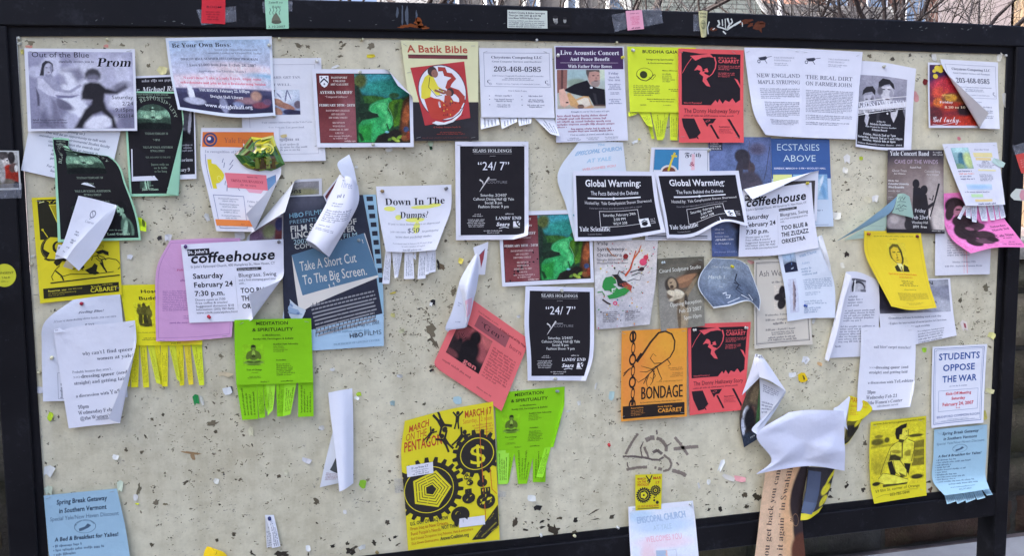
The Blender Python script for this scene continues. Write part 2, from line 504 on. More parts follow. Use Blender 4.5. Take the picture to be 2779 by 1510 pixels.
def surface(ctrl, L, wav=2.0, lift=(1, 2, 7, 6), curls=(), seed=0, vs=None, us=None, d0=None, fine=False):
    C = np.array([[P(p[0], p[1], ((2 + L * 3.6 if d0 is None else d0) + (p[2] if len(p) > 2 else 0)) / 1000.0) for p in row] for row in ctrl])
    nu, nv = (56, 64) if (curls or fine or wav > 4) else ((24, 30) if C.shape[0] + C.shape[1] > 4 or wav > 0 else (10, 12))
    T = hermite(hermite(C, nv, 0, vs), nu, 1, us)
    v, u = np.meshgrid(np.linspace(0, 1, nv), np.linspace(0, 1, nu), indexing='ij')
    rg = random.Random(seed * 7 + 1)
    w = np.zeros_like(u)
    for _ in range(4):
        a, b, ph = rg.uniform(-5, 5), rg.uniform(-4, 4), rg.uniform(0, 6.28)
        w += (1 + np.sin(a * u + b * v + ph)) / 8
    if wav > .7:                                     # soft creases where the paper has been folded and rained on
        for _ in range(3 if wav < 4 else 9):
            a, ph = rg.uniform(0, 6.28), rg.uniform(-.4, .4)
            s = (u - .5) * math.cos(a) + (v - .5) * math.sin(a) - ph
            w += (1.1 if wav < 4 else 3.6) * np.maximum(0, .16 - np.abs(s)) * rg.uniform(.3, 1) * (1 if wav < 4 else smooth(np.abs((u - .5) * math.sin(a) - (v - .5) * math.cos(a) + rg.uniform(-.3, .3)) * 3))
    if wav > 4:                                      # hard folds: flat facets between a few pushed-in and pulled-out points
        pk = [(0, 0, 0), (1, 0, 4), (0, 1, 6), (1, 1, 0), (.72, .66, 21), (.36, .36, -8), (.62, .2, 10), (.22, .7, 13), (.92, .42, -9), (.5, .9, -12), (0, .42, 0), (.8, .88, 2), (.3, .06, 7), (.5, .56, -6), (1, .7, 5)]
        _, _, fc, *_ = geometry.delaunay_2d_cdt([Vector(q[:2]) for q in pk], [], [], 0, 1e-5)
        w_f = np.zeros_like(w)
        for f in fc:
            (x0, y0, h0), (x1, y1, h1), (x2, y2, h2) = [pk[i] for i in f]
            dt = (y1 - y2) * (x0 - x2) + (x2 - x1) * (y0 - y2)
            if abs(dt) < 1e-9: continue
            b0 = ((y1 - y2) * (u - x2) + (x2 - x1) * (v - y2)) / dt; b1 = ((y2 - y0) * (u - x2) + (x0 - x2) * (v - y2)) / dt
            m = (b0 >= -1e-6) & (b1 >= -1e-6) & (b0 + b1 <= 1 + 1e-6)
            w_f = np.where(m, (b0 * h0 + b1 * h1 + (1 - b0 - b1) * h2 + 12) / wav, w_f)
        for _ in range(14):                          # paper bends rather than breaks at a fold
            q_ = np.pad(w_f, 1, mode='edge'); w_f = (q_[:-2, 1:-1] + q_[2:, 1:-1] + q_[1:-1, :-2] + q_[1:-1, 2:] + 2 * w_f) / 6
        w = w * .5 + w_f * .62
    tl, tr, br, bl = lift
    h = wav * w
    h += tl * ((1 - u) * (1 - v)) ** 2 + tr * (u * (1 - v)) ** 2 + br * (u * v) ** 2 + bl * ((1 - u) * v) ** 2
    T[..., 1] -= h / 1000.0
    for (p, q, r, th) in curls:
        a = P(*p)[[0, 2]]; b_ = P(*q)[[0, 2]]
        d = (b_ - a) / np.linalg.norm(b_ - a)
        n = np.array([-d[1], d[0]])                 # the part to the left of p->q (seen from the front) rolls up
        r /= 1000.0; th = rad(th)
        s = (T[..., 0] - a[0]) * n[0] + (T[..., 2] - a[1]) * n[1]
        m = s > 0
        ang = np.minimum(s / r, th); ex = np.maximum(s - r * th, 0)
        fl = r * np.sin(ang) + ex * math.cos(th); hh = r * (1 - np.cos(ang)) + ex * math.sin(th)
        T[..., 0] = np.where(m, T[..., 0] + (fl - s) * n[0], T[..., 0])
        T[..., 2] = np.where(m, T[..., 2] + (fl - s) * n[1], T[..., 2])
        T[..., 1] = np.where(m, T[..., 1] - hh, T[..., 1])
    return T
def normals(T):
    du = np.gradient(T, axis=1); dv = np.gradient(T, axis=0)
    n = -np.cross(du, dv)
    return n / (np.linalg.norm(n, axis=2, keepdims=True) + 1e-12)
def lookup(T, uv):
    nv, nu = T.shape[:2]
    x = np.clip(uv[:, 0] / 100, 0, 1) * (nu - 1); y = np.clip(uv[:, 1] / 100, 0, 1) * (nv - 1)
    i = np.minimum(x.astype(int), nu - 2); j = np.minimum(y.astype(int), nv - 2)
    fx, fy = (x - i)[:, None], (y - j)[:, None]
    return (T[j, i] * (1 - fx) + T[j, i + 1] * fx) * (1 - fy) + (T[j + 1, i] * (1 - fx) + T[j + 1, i + 1] * fx) * fy
def put(mb, T, pr, paper, thr, base=0.00022):
    mb.grid(T, K(paper))
    if pr is None: return
    N = normals(T)
    for uv, t, c, lay in pr.it:
        uv2, t2, c2 = subdiv(uv, t, c, thr, pr.asp)
        pos = lookup(T, uv2) + lookup(N, uv2) * (base + 0.000022 * min(lay, 60))
        mb.add(pos, t2, c2)

SHEETS = []          # (object, short name for labels, centre px)
_seed = [0]
WHITE = 'dcddf5'
def sheet(name, label, cat, ctrl, L=1, paper=WHITE, draw=None, asp=1.294, group='flyers on the notice board', wav=2.6, lift=(1, 3, 8, 7),
          curls=(), vs=None, us=None, extra=(), tabs=(), mat=None, tabw=None, short=None):
    """one sheet of paper; ctrl = rows of photo points (px, py[, mm off the board]); extra = more patches of the same sheet"""
    _seed[0] += 1
    mb = MB()
    def patch(mb_, ctrl_, L_, paper_, draw_, asp_, wav_, lift_, curls_, vs_=None, us_=None, sd=0):
        T = surface(ctrl_, L_, wav_, lift_, curls_, _seed[0] + sd * 50, vs_, us_)
        pr = None
        if draw_:
            pr = Print(asp_); draw_(pr)
        put(mb_, T, pr, paper_, 4.0 if curls_ else 7.0)
    patch(mb, ctrl, L, paper, draw, asp, wav, lift, curls, vs, us)
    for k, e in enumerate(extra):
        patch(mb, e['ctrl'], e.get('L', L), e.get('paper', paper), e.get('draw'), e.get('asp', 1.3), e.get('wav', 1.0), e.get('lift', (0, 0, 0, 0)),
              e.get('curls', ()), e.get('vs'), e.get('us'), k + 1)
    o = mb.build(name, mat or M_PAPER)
    tag(o, label, cat, group)
    for k, tb in enumerate(tabs):
        m2 = MB()
        (a, b_, c_, d_), dz, pap = tb[0], tb[1], (tb[2] if len(tb) > 2 else paper)
        midl = ((a[0] + d_[0]) / 2, (a[1] + d_[1]) / 2, dz * 0.35); midr = ((b_[0] + c_[0]) / 2, (b_[1] + c_[1]) / 2, dz * 0.35)
        T = surface([[a, b_], [midl, midr], [(*d_, dz), (*c_, dz + tb[3] if len(tb) > 3 else dz)]], L, 0.6, (0, 0, 0, 0), (), _seed[0] * 13 + k)
        pr = Print(3.2)
        if tabw != 'blank': pr.G(12, 5, 88, 88, 4, tabw or '6a6f7e', vert=True, al='l', fill=1.0, seed=k, xh=.34)
        put(m2, T, pr, pap, 14)
        t_o = m2.build('tear_off_tab', mat or M_PAPER, o)
    xs = [p[0] for r in ctrl for p in r]; ys = [p[1] for r in ctrl for p in r]
    SHEETS.append((o, short or cat, (min(xs), min(ys), max(xs), max(ys))))
    return o
def Q(tl, tr, br, bl): return [[tl, tr], [bl, br]]
# ------------------------------------------------------------------ what is printed on the sheets
BK = '222028'
def d_prom(p):
    p.IMG(3, 4, 97.5, 97, '9a99bb', '8684a4', [
        (75, 30, 34, 34, 20, .8, 'b9b8d8'), (50, 40, 16, 30, 30, .7, 'd4d4f0'), (90, 30, 7, 24, -12, .5, 'c9c9e8'), ('P', [(25, 23), (38, 21), (46, 30), (44, 44), (36, 56), (30, 44), (34, 34)], 6, 'dcdcf6'), ('P', [(30, 24), (48, 20), (54, 34), (46, 40), (40, 28)], 7, '85839f'), ('P', [(28, 30), (33, 30), (36, 42), (30, 42)], 5, '9a98b6'),
        (20, 20, 9, 18, 35, .5, 'c6c6e4'), (9, 26, 10, 8, 0, .6, 'bdbddc'), (44, 72, 17, 11, 38, .5, 'f4f4ff'), (66, 92, 16, 9, -10, .6, 'dcdcf6'), (88, 62, 14, 10, -24, .6, 'd6d6f2'), (38, 92, 9, 13, 20, .6, 'b6b6d6'), (30, 68, 12, 6, 25, .6, '6e6c88'), (96, 90, 9, 14, 0, .7, '757392'),
        ('P', [(16, 30), (21, 30), (25, 35), (27, 43), (26, 56), (25, 64), (27, 76), (30, 87), (33, 100), (6, 100), (9, 83), (9, 70), (10, 62), (7, 52), (6, 42), (8, 33)], 2.5, 'a09fbe'), ('P', [(20, 60), (25, 64), (27, 76), (33, 100), (20, 100)], 6, '7c7a98'), ('P', [(6, 100), (9, 80), (14, 74), (22, 100)], 8, '6e6c8a'), ('P', [(6, 46), (9, 56), (9, 70), (7, 70)], 1.5, '55536c'),
        ('P', [(16, 27), (21, 27), (22, 33), (15, 33)], 1.5, '9291b0'), ('P', [(16, 11.5), (20, 12), (23, 15.5), (23.4, 24), (21.5, 28), (18, 17), (15, 20), (14, 31), (10, 31), (12, 21), (13, 15)], 1.0, '35333e'), (18.6, 22, 3.7, 7.4, 6, .3, 'b9b8d4'), (17, 20.8, 1, .6, 0, .6, '5a5870'), (20.4, 20.8, 1, .6, 0, .6, '5a5870'), (18.9, 26.4, 1.4, .6, 0, .6, '7a6880'), (21.4, 22, 1.2, 6, 0, .6, '8a88a4'),
        ('P', [(20, 32), (26, 40), (31, 49), (38, 50), (48, 42), (50, 44), (40, 53), (30, 54), (24, 46)], 1.5, 'a2a1c0'), ('P', [(8, 34), (13, 35), (23, 50), (37, 54), (47, 54), (47, 56.5), (37, 58.5), (25, 58.5), (17, 56), (8, 47)], 1.2, 'c6c5e2'), ('P', [(24, 56), (37, 57), (47, 56), (40, 60), (27, 60)], 1.5, '77759a'),
        ('P', [(52, 42), (59, 38), (67, 40), (73, 47), (82, 50), (92, 42), (94, 46), (84, 55), (72, 55), (71, 64), (73, 74), (80, 84), (83, 100), (78, 100), (77, 88), (68, 78), (60, 82), (52, 92), (49, 100), (41, 100), (46, 89), (52, 75), (58, 68), (59, 63), (49, 62), (49, 54)], 4, '2a2830'), (88, 45, 9, 6, -20, .9, '5c5a70', .7), (61, 31, 6.5, 9, 0, .5, '74728a'), ('P', [(53.5, 35), (53, 28), (56, 23), (61, 21), (66, 23), (68.6, 29), (67.5, 35), (66, 31), (62, 29), (57, 30)], 4, '45434f'), (60, 37, 5, 2, 0, .6, '9a98b2')], 0.05, 0.75)
    p.T('Out of the Blue', 6, 58, 10.5, 6.6, '23222c'); p.T('cordially invites you to', 30, 62, 17, 3.2, '3c3a4a', 'si')
    p.T('Prom', 64, 96, 21.5, 11, '17161e', 'sbi')
    for k, (t, u) in enumerate((('Saturday', 77), ('2/24', 86.5), ('9:15pm', 80), ('SSS114', 82.5))): p.T(t, u, 97, 61 + k * 7.6, 4.6, '23222c')
    p.G(5, 85, 42, 91, 2, '5a586e', 'l')

def dome(p, u, v, ru, rv):
    p.IMG(u - ru, v - rv, u + ru, v + rv, '4f6f62', '1c2422', [(50, 40, 60, 60, 0, .6, '7fa894'), (50, 10, 60, 18, 0, .4, '3c5048'), (50, 36, 5, 24, 0, .3, 'a4ccb6'), (50, 20, 9, 4, 0, .3, '2c3c34'), (50, 52, 8, 4, 0, .3, '2c3c34'), (22, 70, 30, 14, 0, .7, '34483e'), (80, 66, 26, 18, 0, .7, '3a5046'), (50, 88, 70, 16, 0, .5, '161c1c'), (30, 50, 8, 8, 0, .6, 'b0d8c0'), (66, 52, 10, 7, 0, .6, 'a8d0b8')], .22, 1.0)
    for sx in (-1, 1):      # dark corners that leave a rounded top
        a = [(u + sx * ru * 1.02, v - rv * 1.05)] + [(u + sx * ru * math.sin(t), v - rv * math.cos(t)) for t in np.linspace(0, 1.57, 10)]
        p.PG(a, '1e1c22')
def d_blackresp(p):
    p.R(3.4, 1.6, 97.5, 97.6, '1f1d22')
    p.T('DEEP ROBESON & THE HOUSE', 22, 78, 3.6, 1.3, '9db5a8', 't'); p.T('OF AFRO-AMERICAN CULTURE', 18, 82, 6.2, 1.3, '9db5a8', 't')
    p.ARC('BLACK RESPONSIBILITY', 48, 28, 37, 20, -172, -8, 3.9, '9fb0a6')
    dome(p, 48, 24, 29, 12)
    p.T('TUESDAY FEBRUARY 20', 32, 70, 41, 2.0, '8a9a92', 't'); p.T('7-9PM', 44, 56, 47, 1.9, '8a9a92', 't')
    p.T('YALE LAW SCHOOL AUDITORIUM', 27, 76, 54, 1.9, '93a59c', 't'); p.T('127 WALL STREET', 38, 62, 57.4, 1.8, '93a59c', 't')
    p.T('FREE AND OPEN TO THE PUBLIC', 28, 76, 63.5, 1.6, '7d8d86', 't'); p.G(36, 68, 68, 78, 3, '6c7c74', 'c')
    # man on the left: head, shirt and tie
    p.IMG(14, 66, 38, 93, '1f1d22', '1f1d22', [(50, 24, 20, 17, 0, .25, '8fb3a2'), (40, 12, 20, 9, 0, .4, '2a3330'), (58, 30, 9, 14, 0, .5, '6a8a7c'), (60, 22, 3, 2, 0, .4, '24302c'), (60, 37, 6, 2, 0, .5, '24302c'), (52, 72, 34, 34, 0, .2, '5d7a6e'), (56, 74, 12, 36, -8, .25, 'a9d0bc'), (58, 74, 4, 34, -8, .3, '2b3a34'), (30, 78, 14, 30, 14, .5, '3a4a44')], .08, .8)
    p.T('Juan Williams', 20, 46, 94.5, 2.4, 'b4d4c2', 's'); p.G(24, 89, 42, 90.8, 1, '8aa296', 'c')
    # woman on the right, turned to the left
    p.IMG(70, 62, 95, 95, '1f1d22', '1f1d22', [(52, 22, 24, 17, 12, .3, '141418'), (40, 26, 15, 15, 8, .25, '9cc4b0'), (58, 12, 22, 10, 10, .4, '18181c'), (36, 23, 4, 1.6, 0, .4, '24302c'), (33, 36, 7, 4, 0, .35, '24302c'), (30, 29, 4, 3, 0, .5, 'b8dcc8'), (56, 26, 5, 6, 0, .4, '84a896'), (54, 46, 10, 12, 0, .3, '86a898'), (62, 80, 30, 34, -6, .25, '5f7d70'), (52, 78, 10, 24, 14, .4, '9ac0ae'), (72, 84, 8, 26, 0, .5, '33443e')], .08, .8)
    p.T('Lani Guinier', 60, 88, 94.5, 2.4, 'b4d4c2', 's'); p.G(60, 88.6, 84, 90.6, 1, '8aa296', 'c')
def d_michael(p):
    p.R(2, 2, 98, 95.5, '211f26'); p.G(5, 3, 95, 7, 1, 'a4a4b4', 'c')
    p.T('Dr. Michael Rich', 2, 76, 15.5, 5, 'd8d8e8', 'sbi'); p.R(2, 18.2, 95, 18.8, 'b8b8c8')
    p.IMG(68, 30, 97, 64, '26242c', '1d1b22', [(40, 34, 38, 34, 0, .3, '9c9cb4'), (30, 6, 50, 16, 0, .4, '38363f'), (62, 40, 20, 30, 0, .5, '4c4a58'), (30, 30, 10, 3, 0, .5, '2a2832'), (38, 58, 14, 3, 0, .5, '3a3842'), (40, 46, 8, 6, 0, .5, 'b4b4cc'), (80, 50, 8, 40, 6, .3, 'a8a8be'), (50, 94, 44, 22, 0, .4, '141318')], .08, .9)
    p.G(72, 66, 94, 74, 3, '9a9aac', 'r'); p.T('Auditorium', 62, 95, 83, 3.2, 'c8c8da', 's'); p.T('February 9', 60, 90, 92.5, 3.4, 'd4d4e6', 's')

def d_enviro(p):
    tx = ['(in the dining hall', 'joining us )', 'This will be an opportunity to talk with', 'members of the Environmental Studies faculty', 'committee about the awards and', 'students who have an interest in', 'environmental work. Hear', 'about the program and the', 'process. We look forward', '', 'For more information on the', 'Internship Program see', 'http://www.']
    for k, t in enumerate(tx):
        if t: p.T(t, 52, None, 14 + k * 7.0, 4.4, '3c4560', 'i', 0, 'c')
def d_boss(p):
    p.IMG(2.5, 4, 97.5, 96, 'a9bfe4', 'd9c5dc', [(80, 48, 40, 12, 8, .9, 'e6cfe0'), (90, 57, 24, 9, 0, .9, '86b6e0'), (40, 60, 60, 10, 0, .8, 'e0cfe4'), (50, 78, 80, 9, 0, .3, '4a4a70'), (50, 92, 90, 17, 0, .2, '3b3a5c'), (50, 98, 90, 10, 0, .5, '2c2b48'), (72, 84, 14, 4, 0, .7, '8a6a78'), (82, 78, 6, 6, 0, .6, 'b08a80'), (86, 90, 10, 4, 0, .6, '86485a'), (14, 78, 3, 13, 0, .3, 'dcdcf0'), (16, 88, 10, 5, 0, .4, 'b4b6d4'), (44, 90, 4, 10, 0, .6, '8a8cae'), (60, 88, 6, 3, 0, .6, '8088b0'), (94, 86, 5, 4, 0, .6, '6a5070')], .07, .9)
    p.T('Be Your Own Boss:', 5, 62, 13.5, 6.2, '22242f', 's')
    p.T('Spend your Summer Working with', 46, 86, 18.6, 2.2, '5a6074', 't'); p.T('Community Leaders on a Project YOU Design', 37, 90, 23.2, 2.2, '5a6074', 't')
    p.T('DWIGHT HALL SUMMER FELLOWSHIP PROGRAM', 12, 86, 31.6, 3.3, '363b50', 's')
    p.T('* Earn $3,000 from June 2 - July 28, 2007', 17, 84, 40, 3.5, '4a4f66', 's'); p.T('* Applications Due Thursday, March 1', 26, 74, 48, 2.7, '6a6c86', 't')
    p.T('Need Ideas? Take a Study Break, enjoy some', 12, 88, 57, 3.4, 'd05a78', 't'); p.T('refreshments and join us for a Brainstorming Session', 8, 92, 63, 3.2, 'cf3d5e', 's')
    p.T('THURSDAY, February 22, 8:00pm', 24, 74, 72, 3.4, 'e4e4f4', 's'); p.T('Dwight Hall Library', 33, 66, 79, 3.4, 'd8d8ec', 's'); p.T('www.dwighthall.org', 26, 74, 90.5, 4.4, 'f0f0fc', 's')
def d_tan(p):
    p.F(9, 6, 92, 93, .5, 'b0b0c4')
    p.T('WORK HARD. GET TAN.', 20, 74, 19.5, 2.3, '8e8ea2', 's'); p.T('EAT WELL.', 32, 62, 26.5, 2.3, '8e8ea2', 's')
    p.IMG(38, 30.5, 71.5, 54.5, 'cfd8f2', '7c88b4', [(30, 30, 50, 30, 0, .8, 'd8e0f8'), (50, 24, 2.5, 28, 12, .5, '6a6c96'), (62, 20, 2, 24, -20, .5, '7478a0'), (24, 22, 14, 3, 50, .6, '8288ac'), (92, 60, 14, 16, 0, .4, '6a5e70'), (40, 62, 44, 12, 20, .3, 'a8786c'), (20, 46, 20, 10, 20, .3, 'b08474'), (16, 86, 20, 14, 30, .3, 'b08474'), (62, 90, 26, 12, 6, .4, '38385a'), (80, 94, 28, 12, 0, .4, '30304c'), (4, 20, 4, 60, 8, .3, '5c4c58')], .08, .7)
    p.T('Paid summer internships at the Yale Farm.', 24, 86, 62.5, 1.7, '9696aa', 't'); p.T('Sun. Dream. Eat good food.', 32, 76, 67.5, 1.7, '9696aa', 't'); p.G(44, 76, 90, 81, 1, 'a4a4b8'); p.G(36, 82, 84, 90, 3, 'a4a4b8', 'l')
def d_engin(p):
    p.R(2, 4, 93, 18.8, 'dd7a3e'); p.E(12, 11.5, 9, 7, '4a4a74', n=28); p.E(12, 11.5, 6.6, 5.1, 'd87c46', n=26); p.E(12, 11.5, 5.2, 4, '3c3f78', n=26); p.E(10.8, 10.6, 2.2, 1.7, 'dfe0f4')
    p.T('Yale Engineering', 30, 88, 14.5, 5.2, 'b5604a', 's')
    p.T('In recognition of National', 6, 62, 24.5, 2.5, '9a9ab4', 't'); p.L([(6, 26), (6, 60)], .6, '6f71a4')
    p.PG([(8, 31), (13, 31), (13, 35), (18, 36), (24, 42), (26, 46), (24, 50), (18, 54), (13, 55), (13, 60), (8, 60)], 'dacb3c'); p.E(19, 50, 3, 3, 'e6dc70', inner=.75)
    for q in ([(28, 30), (26, 34), (29, 34), (27, 39)], [(40, 31), (35, 36), (39, 36), (33, 41)], [(26, 52), (24, 56), (27, 56), (25, 62)], [(38, 56), (42, 61)], [(72, 30), (70, 34), (74, 35), (71, 39)]): p.L(q, .7, '62668e')
    p.PG([(27, 44), (80, 44), (80, 58.5), (27, 58.5)], 'e0788c'); p.PG([(50, 58.5), (74, 58.5), (70, 62), (54, 62)], 'e4a4c0'); p.PG([(80, 47), (92, 43), (92, 66), (80, 62)], '6c8fc0'); p.L([(92, 43), (92, 66)], .8, '4c5a90')
    p.G(52, 45.5, 70, 48, 1, 'a84a62', 'c'); p.T('TRIVIA TOURNAMENT', 33, 75, 52.5, 2.6, 'a23a52', 's'); p.G(36, 53.5, 72, 56.5, 1, 'b65a70', 'c')
    p.F(6, 66, 46, 97, .6, '7276a6')
    for k in range(5): p.T('Mechanical Engineering'[:22 - k % 3], 12, 38, 70 + k * 5.3, 1.3, '70748e', 't'); p.G(10, 70.6 + k * 5.3, 40, 72.6 + k * 5.3, 1, '9a9eb4', 'c')
    p.T('Friday, February 23', 50, 82, 71.5, 1.8, '8286a0', 't'); p.T('8pm', 51, 58, 76, 1.8, '8286a0', 't'); p.T('Davies Aud', 68, 86, 76, 1.8, '8286a0', 't'); p.G(50, 85, 88, 92, 2, '9a9eb4', 'l')
    p.R(5, 101, 5, 101, 'dd7a3e')
def d_enginfoot(p):
    p.R(2, 20, 98, 78, 'e2854a'); p.G(34, 30, 92, 70, 2, 'b86a48', 'c')

def d_ayesha(p):
    p.R(3.4, 5.5, 96.6, 94.5, '2a1c24'); p.IMG(3.8, 6, 41, 94, '6e3338', '7d3f46', [(80, 70, 30, 40, 0, 1, '8c5560'), (20, 20, 40, 40, 0, 1, '642c30')], .04, 1.2)
    p.PG([(6.5, 8.5), (15.5, 8.5), (15.5, 17), (13.5, 21.5), (11, 23.5), (8.5, 21.5), (6.5, 17)], 'dfe0f4')
    p.PG([(7, 18.5), (11, 13.6), (15, 18.5), (15, 16.2), (11, 11.3), (7, 16.2)], '23283e')
    for q in ((8.6, 10.8), (13.4, 10.8), (11, 19)): p.L([(q[0] - 1, q[1]), (q[0] + 1, q[1])], .6, '23283e'); p.L([(q[0], q[1] - 1.4), (q[0], q[1] + 1.4)], .6, '23283e')
    for k, (t, a, b) in enumerate((('DAVENPORT', 18, 34), ('COLLEGE', 20, 32), ('ART GALLERY', 17, 35))): p.T(t, a, b, 12 + k * 4.3, 2.6, 'e6dce0', 's')
    p.T('AYESHA SHARIFF', 6, 38.5, 31.4, 3.8, 'f0e6ea', 's'); p.T('“Tempered Stillness”', 11, 34, 36.5, 2.6, 'd8c0c8', 't'); p.T('FEBRUARY 10TH - 24TH', 4.6, 40.5, 47.5, 3.2, 'f0e6ea', 's')
    for k, (t, a, b) in enumerate((('DAVENPORT COLLEGE', 11, 35), ('ART GALLERY', 16, 30), ('248 YORK STREET', 13.5, 32.5))): p.T(t, a, b, 54 + k * 4.5, 2.3, 'd8c2c8', 's')
    for k, (t, a, b) in enumerate((('RECEPTION', 17, 29.5), ('WEDNESDAY', 17, 30), ('FEBRUARY 21, 2007', 13.5, 33), ('4:30 P.M.', 19, 28))): p.T(t, a, b, 69.5 + k * 4.4, 2.2, 'd8c2c8', 's')
    p.G(10, 84, 38, 90, 2, 'c8aab2', 'c'); p.G(18, 90.5, 40, 93.4, 1, 'd8c2c8', 'r')
    p.IMG(41, 6.4, 96.2, 93.6, '2f7488', '23442c', [(45, 6, 70, 20, 0, .7, '3d8c9e'), (60, 20, 50, 12, 0, .8, '2f8580'), (10, 10, 12, 12, 30, .7, '4c5630'),
        ('P', [(0, 16), (8, 20), (14, 30), (30, 32), (46, 36), (62, 34), (80, 36), (100, 30), (100, 100), (0, 100)], 5, '23402c'), ('P', [(0, 14), (7, 18), (10, 30), (8, 60), (0, 70)], 4, '22302a'), ('P', [(14, 32), (34, 31), (50, 33), (58, 36), (44, 39), (30, 43), (18, 42)], 3, '33602c'), (72, 31, 10, 4, 0, .5, '2c4c34'),
        ('P', [(63, 34), (40, 39), (27, 45), (24, 52), (31, 57), (42, 60), (43, 63), (24, 66), (12, 68), (5, 74), (4, 100), (33, 100), (40, 90), (59, 84), (69, 74), (67, 62), (59, 52), (61, 43), (69, 38)], 2.5, '36a060'), ('P', [(60, 37), (46, 41), (38, 46), (46, 52), (54, 58), (56, 68), (46, 76), (52, 80), (64, 72), (64, 62), (56, 52), (58, 43)], 6, '56c07c'), ('P', [(5, 76), (30, 72), (26, 98), (5, 99)], 8, '2c9040'),
        ('P', [(6, 57), (24, 55), (41, 58), (42, 62), (24, 65), (8, 66)], 2, '1a281f'), ('P', [(10, 44), (22, 43), (24, 52), (20, 56), (6, 56)], 3, '1e3226'), ('P', [(69, 38), (86, 36), (92, 40), (84, 54), (82, 74), (70, 78), (69, 62), (60, 51), (62, 43)], 3, '45701f'), ('P', [(72, 44), (82, 40), (78, 58), (72, 66), (70, 58)], 4, '2c4c1c'),
        ('P', [(88, 40), (100, 32), (100, 100), (76, 100), (80, 80), (84, 56)], 4, '4c3220'), (94, 60, 7, 16, 10, .7, '9a5432'), (90, 78, 6, 8, 0, .7, '74402a'), ('P', [(34, 100), (40, 91), (58, 85), (74, 80), (84, 84), (86, 100)], 4, '221e1a'), (93, 81, 5, 4, 0, .4, '3c4a72'), (70, 95, 5, 2.4, 30, .4, '86a03e'), (80, 93, 6, 2.4, -30, .4, '6e9036'), (76, 98, 5, 2, 10, .4, '94a848'), (62, 96, 4, 2, -20, .4, '5a7c36'), (57, 85, 4, 1.6, 0, .4, '7ab4c8'), (90, 94, 7, 4, 20, .5, '7c4a2e'), (98, 90, 5, 6, 0, .5, '8a3c2a'), ('P', [(56, 72), (58, 72), (62, 82), (59, 84)], 1, '1e4a2c'), ('P', [(2, 84), (10, 88), (14, 97), (8, 99)], 3, '1c4424')], .16, .62)
    p.L([(64, 42), (59, 45), (56, 49), (56, 53), (59, 55), (64, 57), (64, 59.5)], .4, '6ab48a'); p.L([(75, 43), (74, 48), (77, 55), (79, 63), (77, 72)], .35, '7cc49a')
def d_batik(p):
    p.R(0, 61, 100, 100, '231e22')
    p.T('A Batik Bible', 7, 86, 11.5, 7.2, 'b0503a', 'b'); p.R(7, 14, 85.5, 17.6, '6e2f34'); p.R(7, 13.8, 85.5, 14.5, '2a2226')
    p.PG([(8, 27), (81, 20), (88, 77), (19, 84.5)], 'b4343a')
    p.E(49, 51.5, 34, 28, '3a2c44', -6, 40); p.E(49, 51.5, 33, 27.2, 'dddcf0', -6, 40)
    p.PG([(22, 57), (26, 70), (30, 77), (44, 79), (62, 76), (72, 70), (80, 60), (81, 54), (77, 58), (71, 61), (64, 60), (60, 55), (56, 60), (52, 62), (44, 58), (36, 57), (30, 55)], 'b83c2e')
    p.L([(45, 28), (53, 28), (55, 33), (62, 34), (66, 37), (60, 41), (57, 46), (62, 49), (70, 51), (76, 56), (77, 62)], 6.4, '3a2030'); p.L([(45, 28), (53, 28), (55, 33), (62, 34), (66, 37), (60, 41), (57, 46), (62, 49), (70, 51), (76, 56), (77, 62)], 5.2, 'a83a32', 9)
    p.PG([(34, 32), (26, 36), (20, 45), (18, 57), (22, 58), (31, 56), (34, 48), (40, 54), (46, 54), (40, 44), (38, 36)], 'd9cc3e')
    p.L([(33, 36), (30, 46), (40, 55), (48, 54)], .9, '54502c'); p.L([(36, 36), (42, 46), (50, 50)], 3.4, 'd9cc3e'); p.L([(38, 49), (50, 52), (57, 51)], 3, '8a5040'); p.L([(44, 48), (54, 50)], 2.4, '8a5040')
    p.E(37, 30.5, 6.4, 5.2, '3c2c30'); p.E(40, 32.5, 4.6, 4, '94665c'); p.E(60, 51, 5.2, 4.2, '3c2c30'); p.E(57.6, 52, 4.2, 3.4, '94564a'); p.PG([(52, 54), (60, 55), (64, 60), (58, 66), (50, 62)], 'b0483a')
    rg = random.Random(4)
    for _ in range(26): p.E(rg.uniform(44, 80), rg.uniform(59, 75), .9, .8, rg.choice(['d9c04a', 'e0a050', '7a2a28', '4a3040']), n=6)
    p.PG([(30, 82), (36, 80), (48, 81.5), (60, 79), (72, 73), (78, 67), (74, 74), (62, 81), (50, 83.5), (38, 84)], 'e4e2f2')
    p.G(24, 85, 80, 87.5, 1, '8a3a34', 'c'); p.G(30, 90.5, 84, 94, 2, '8a3a34', 'c'); p.G(6, 96, 90, 98, 1, '5a3030', 'c')
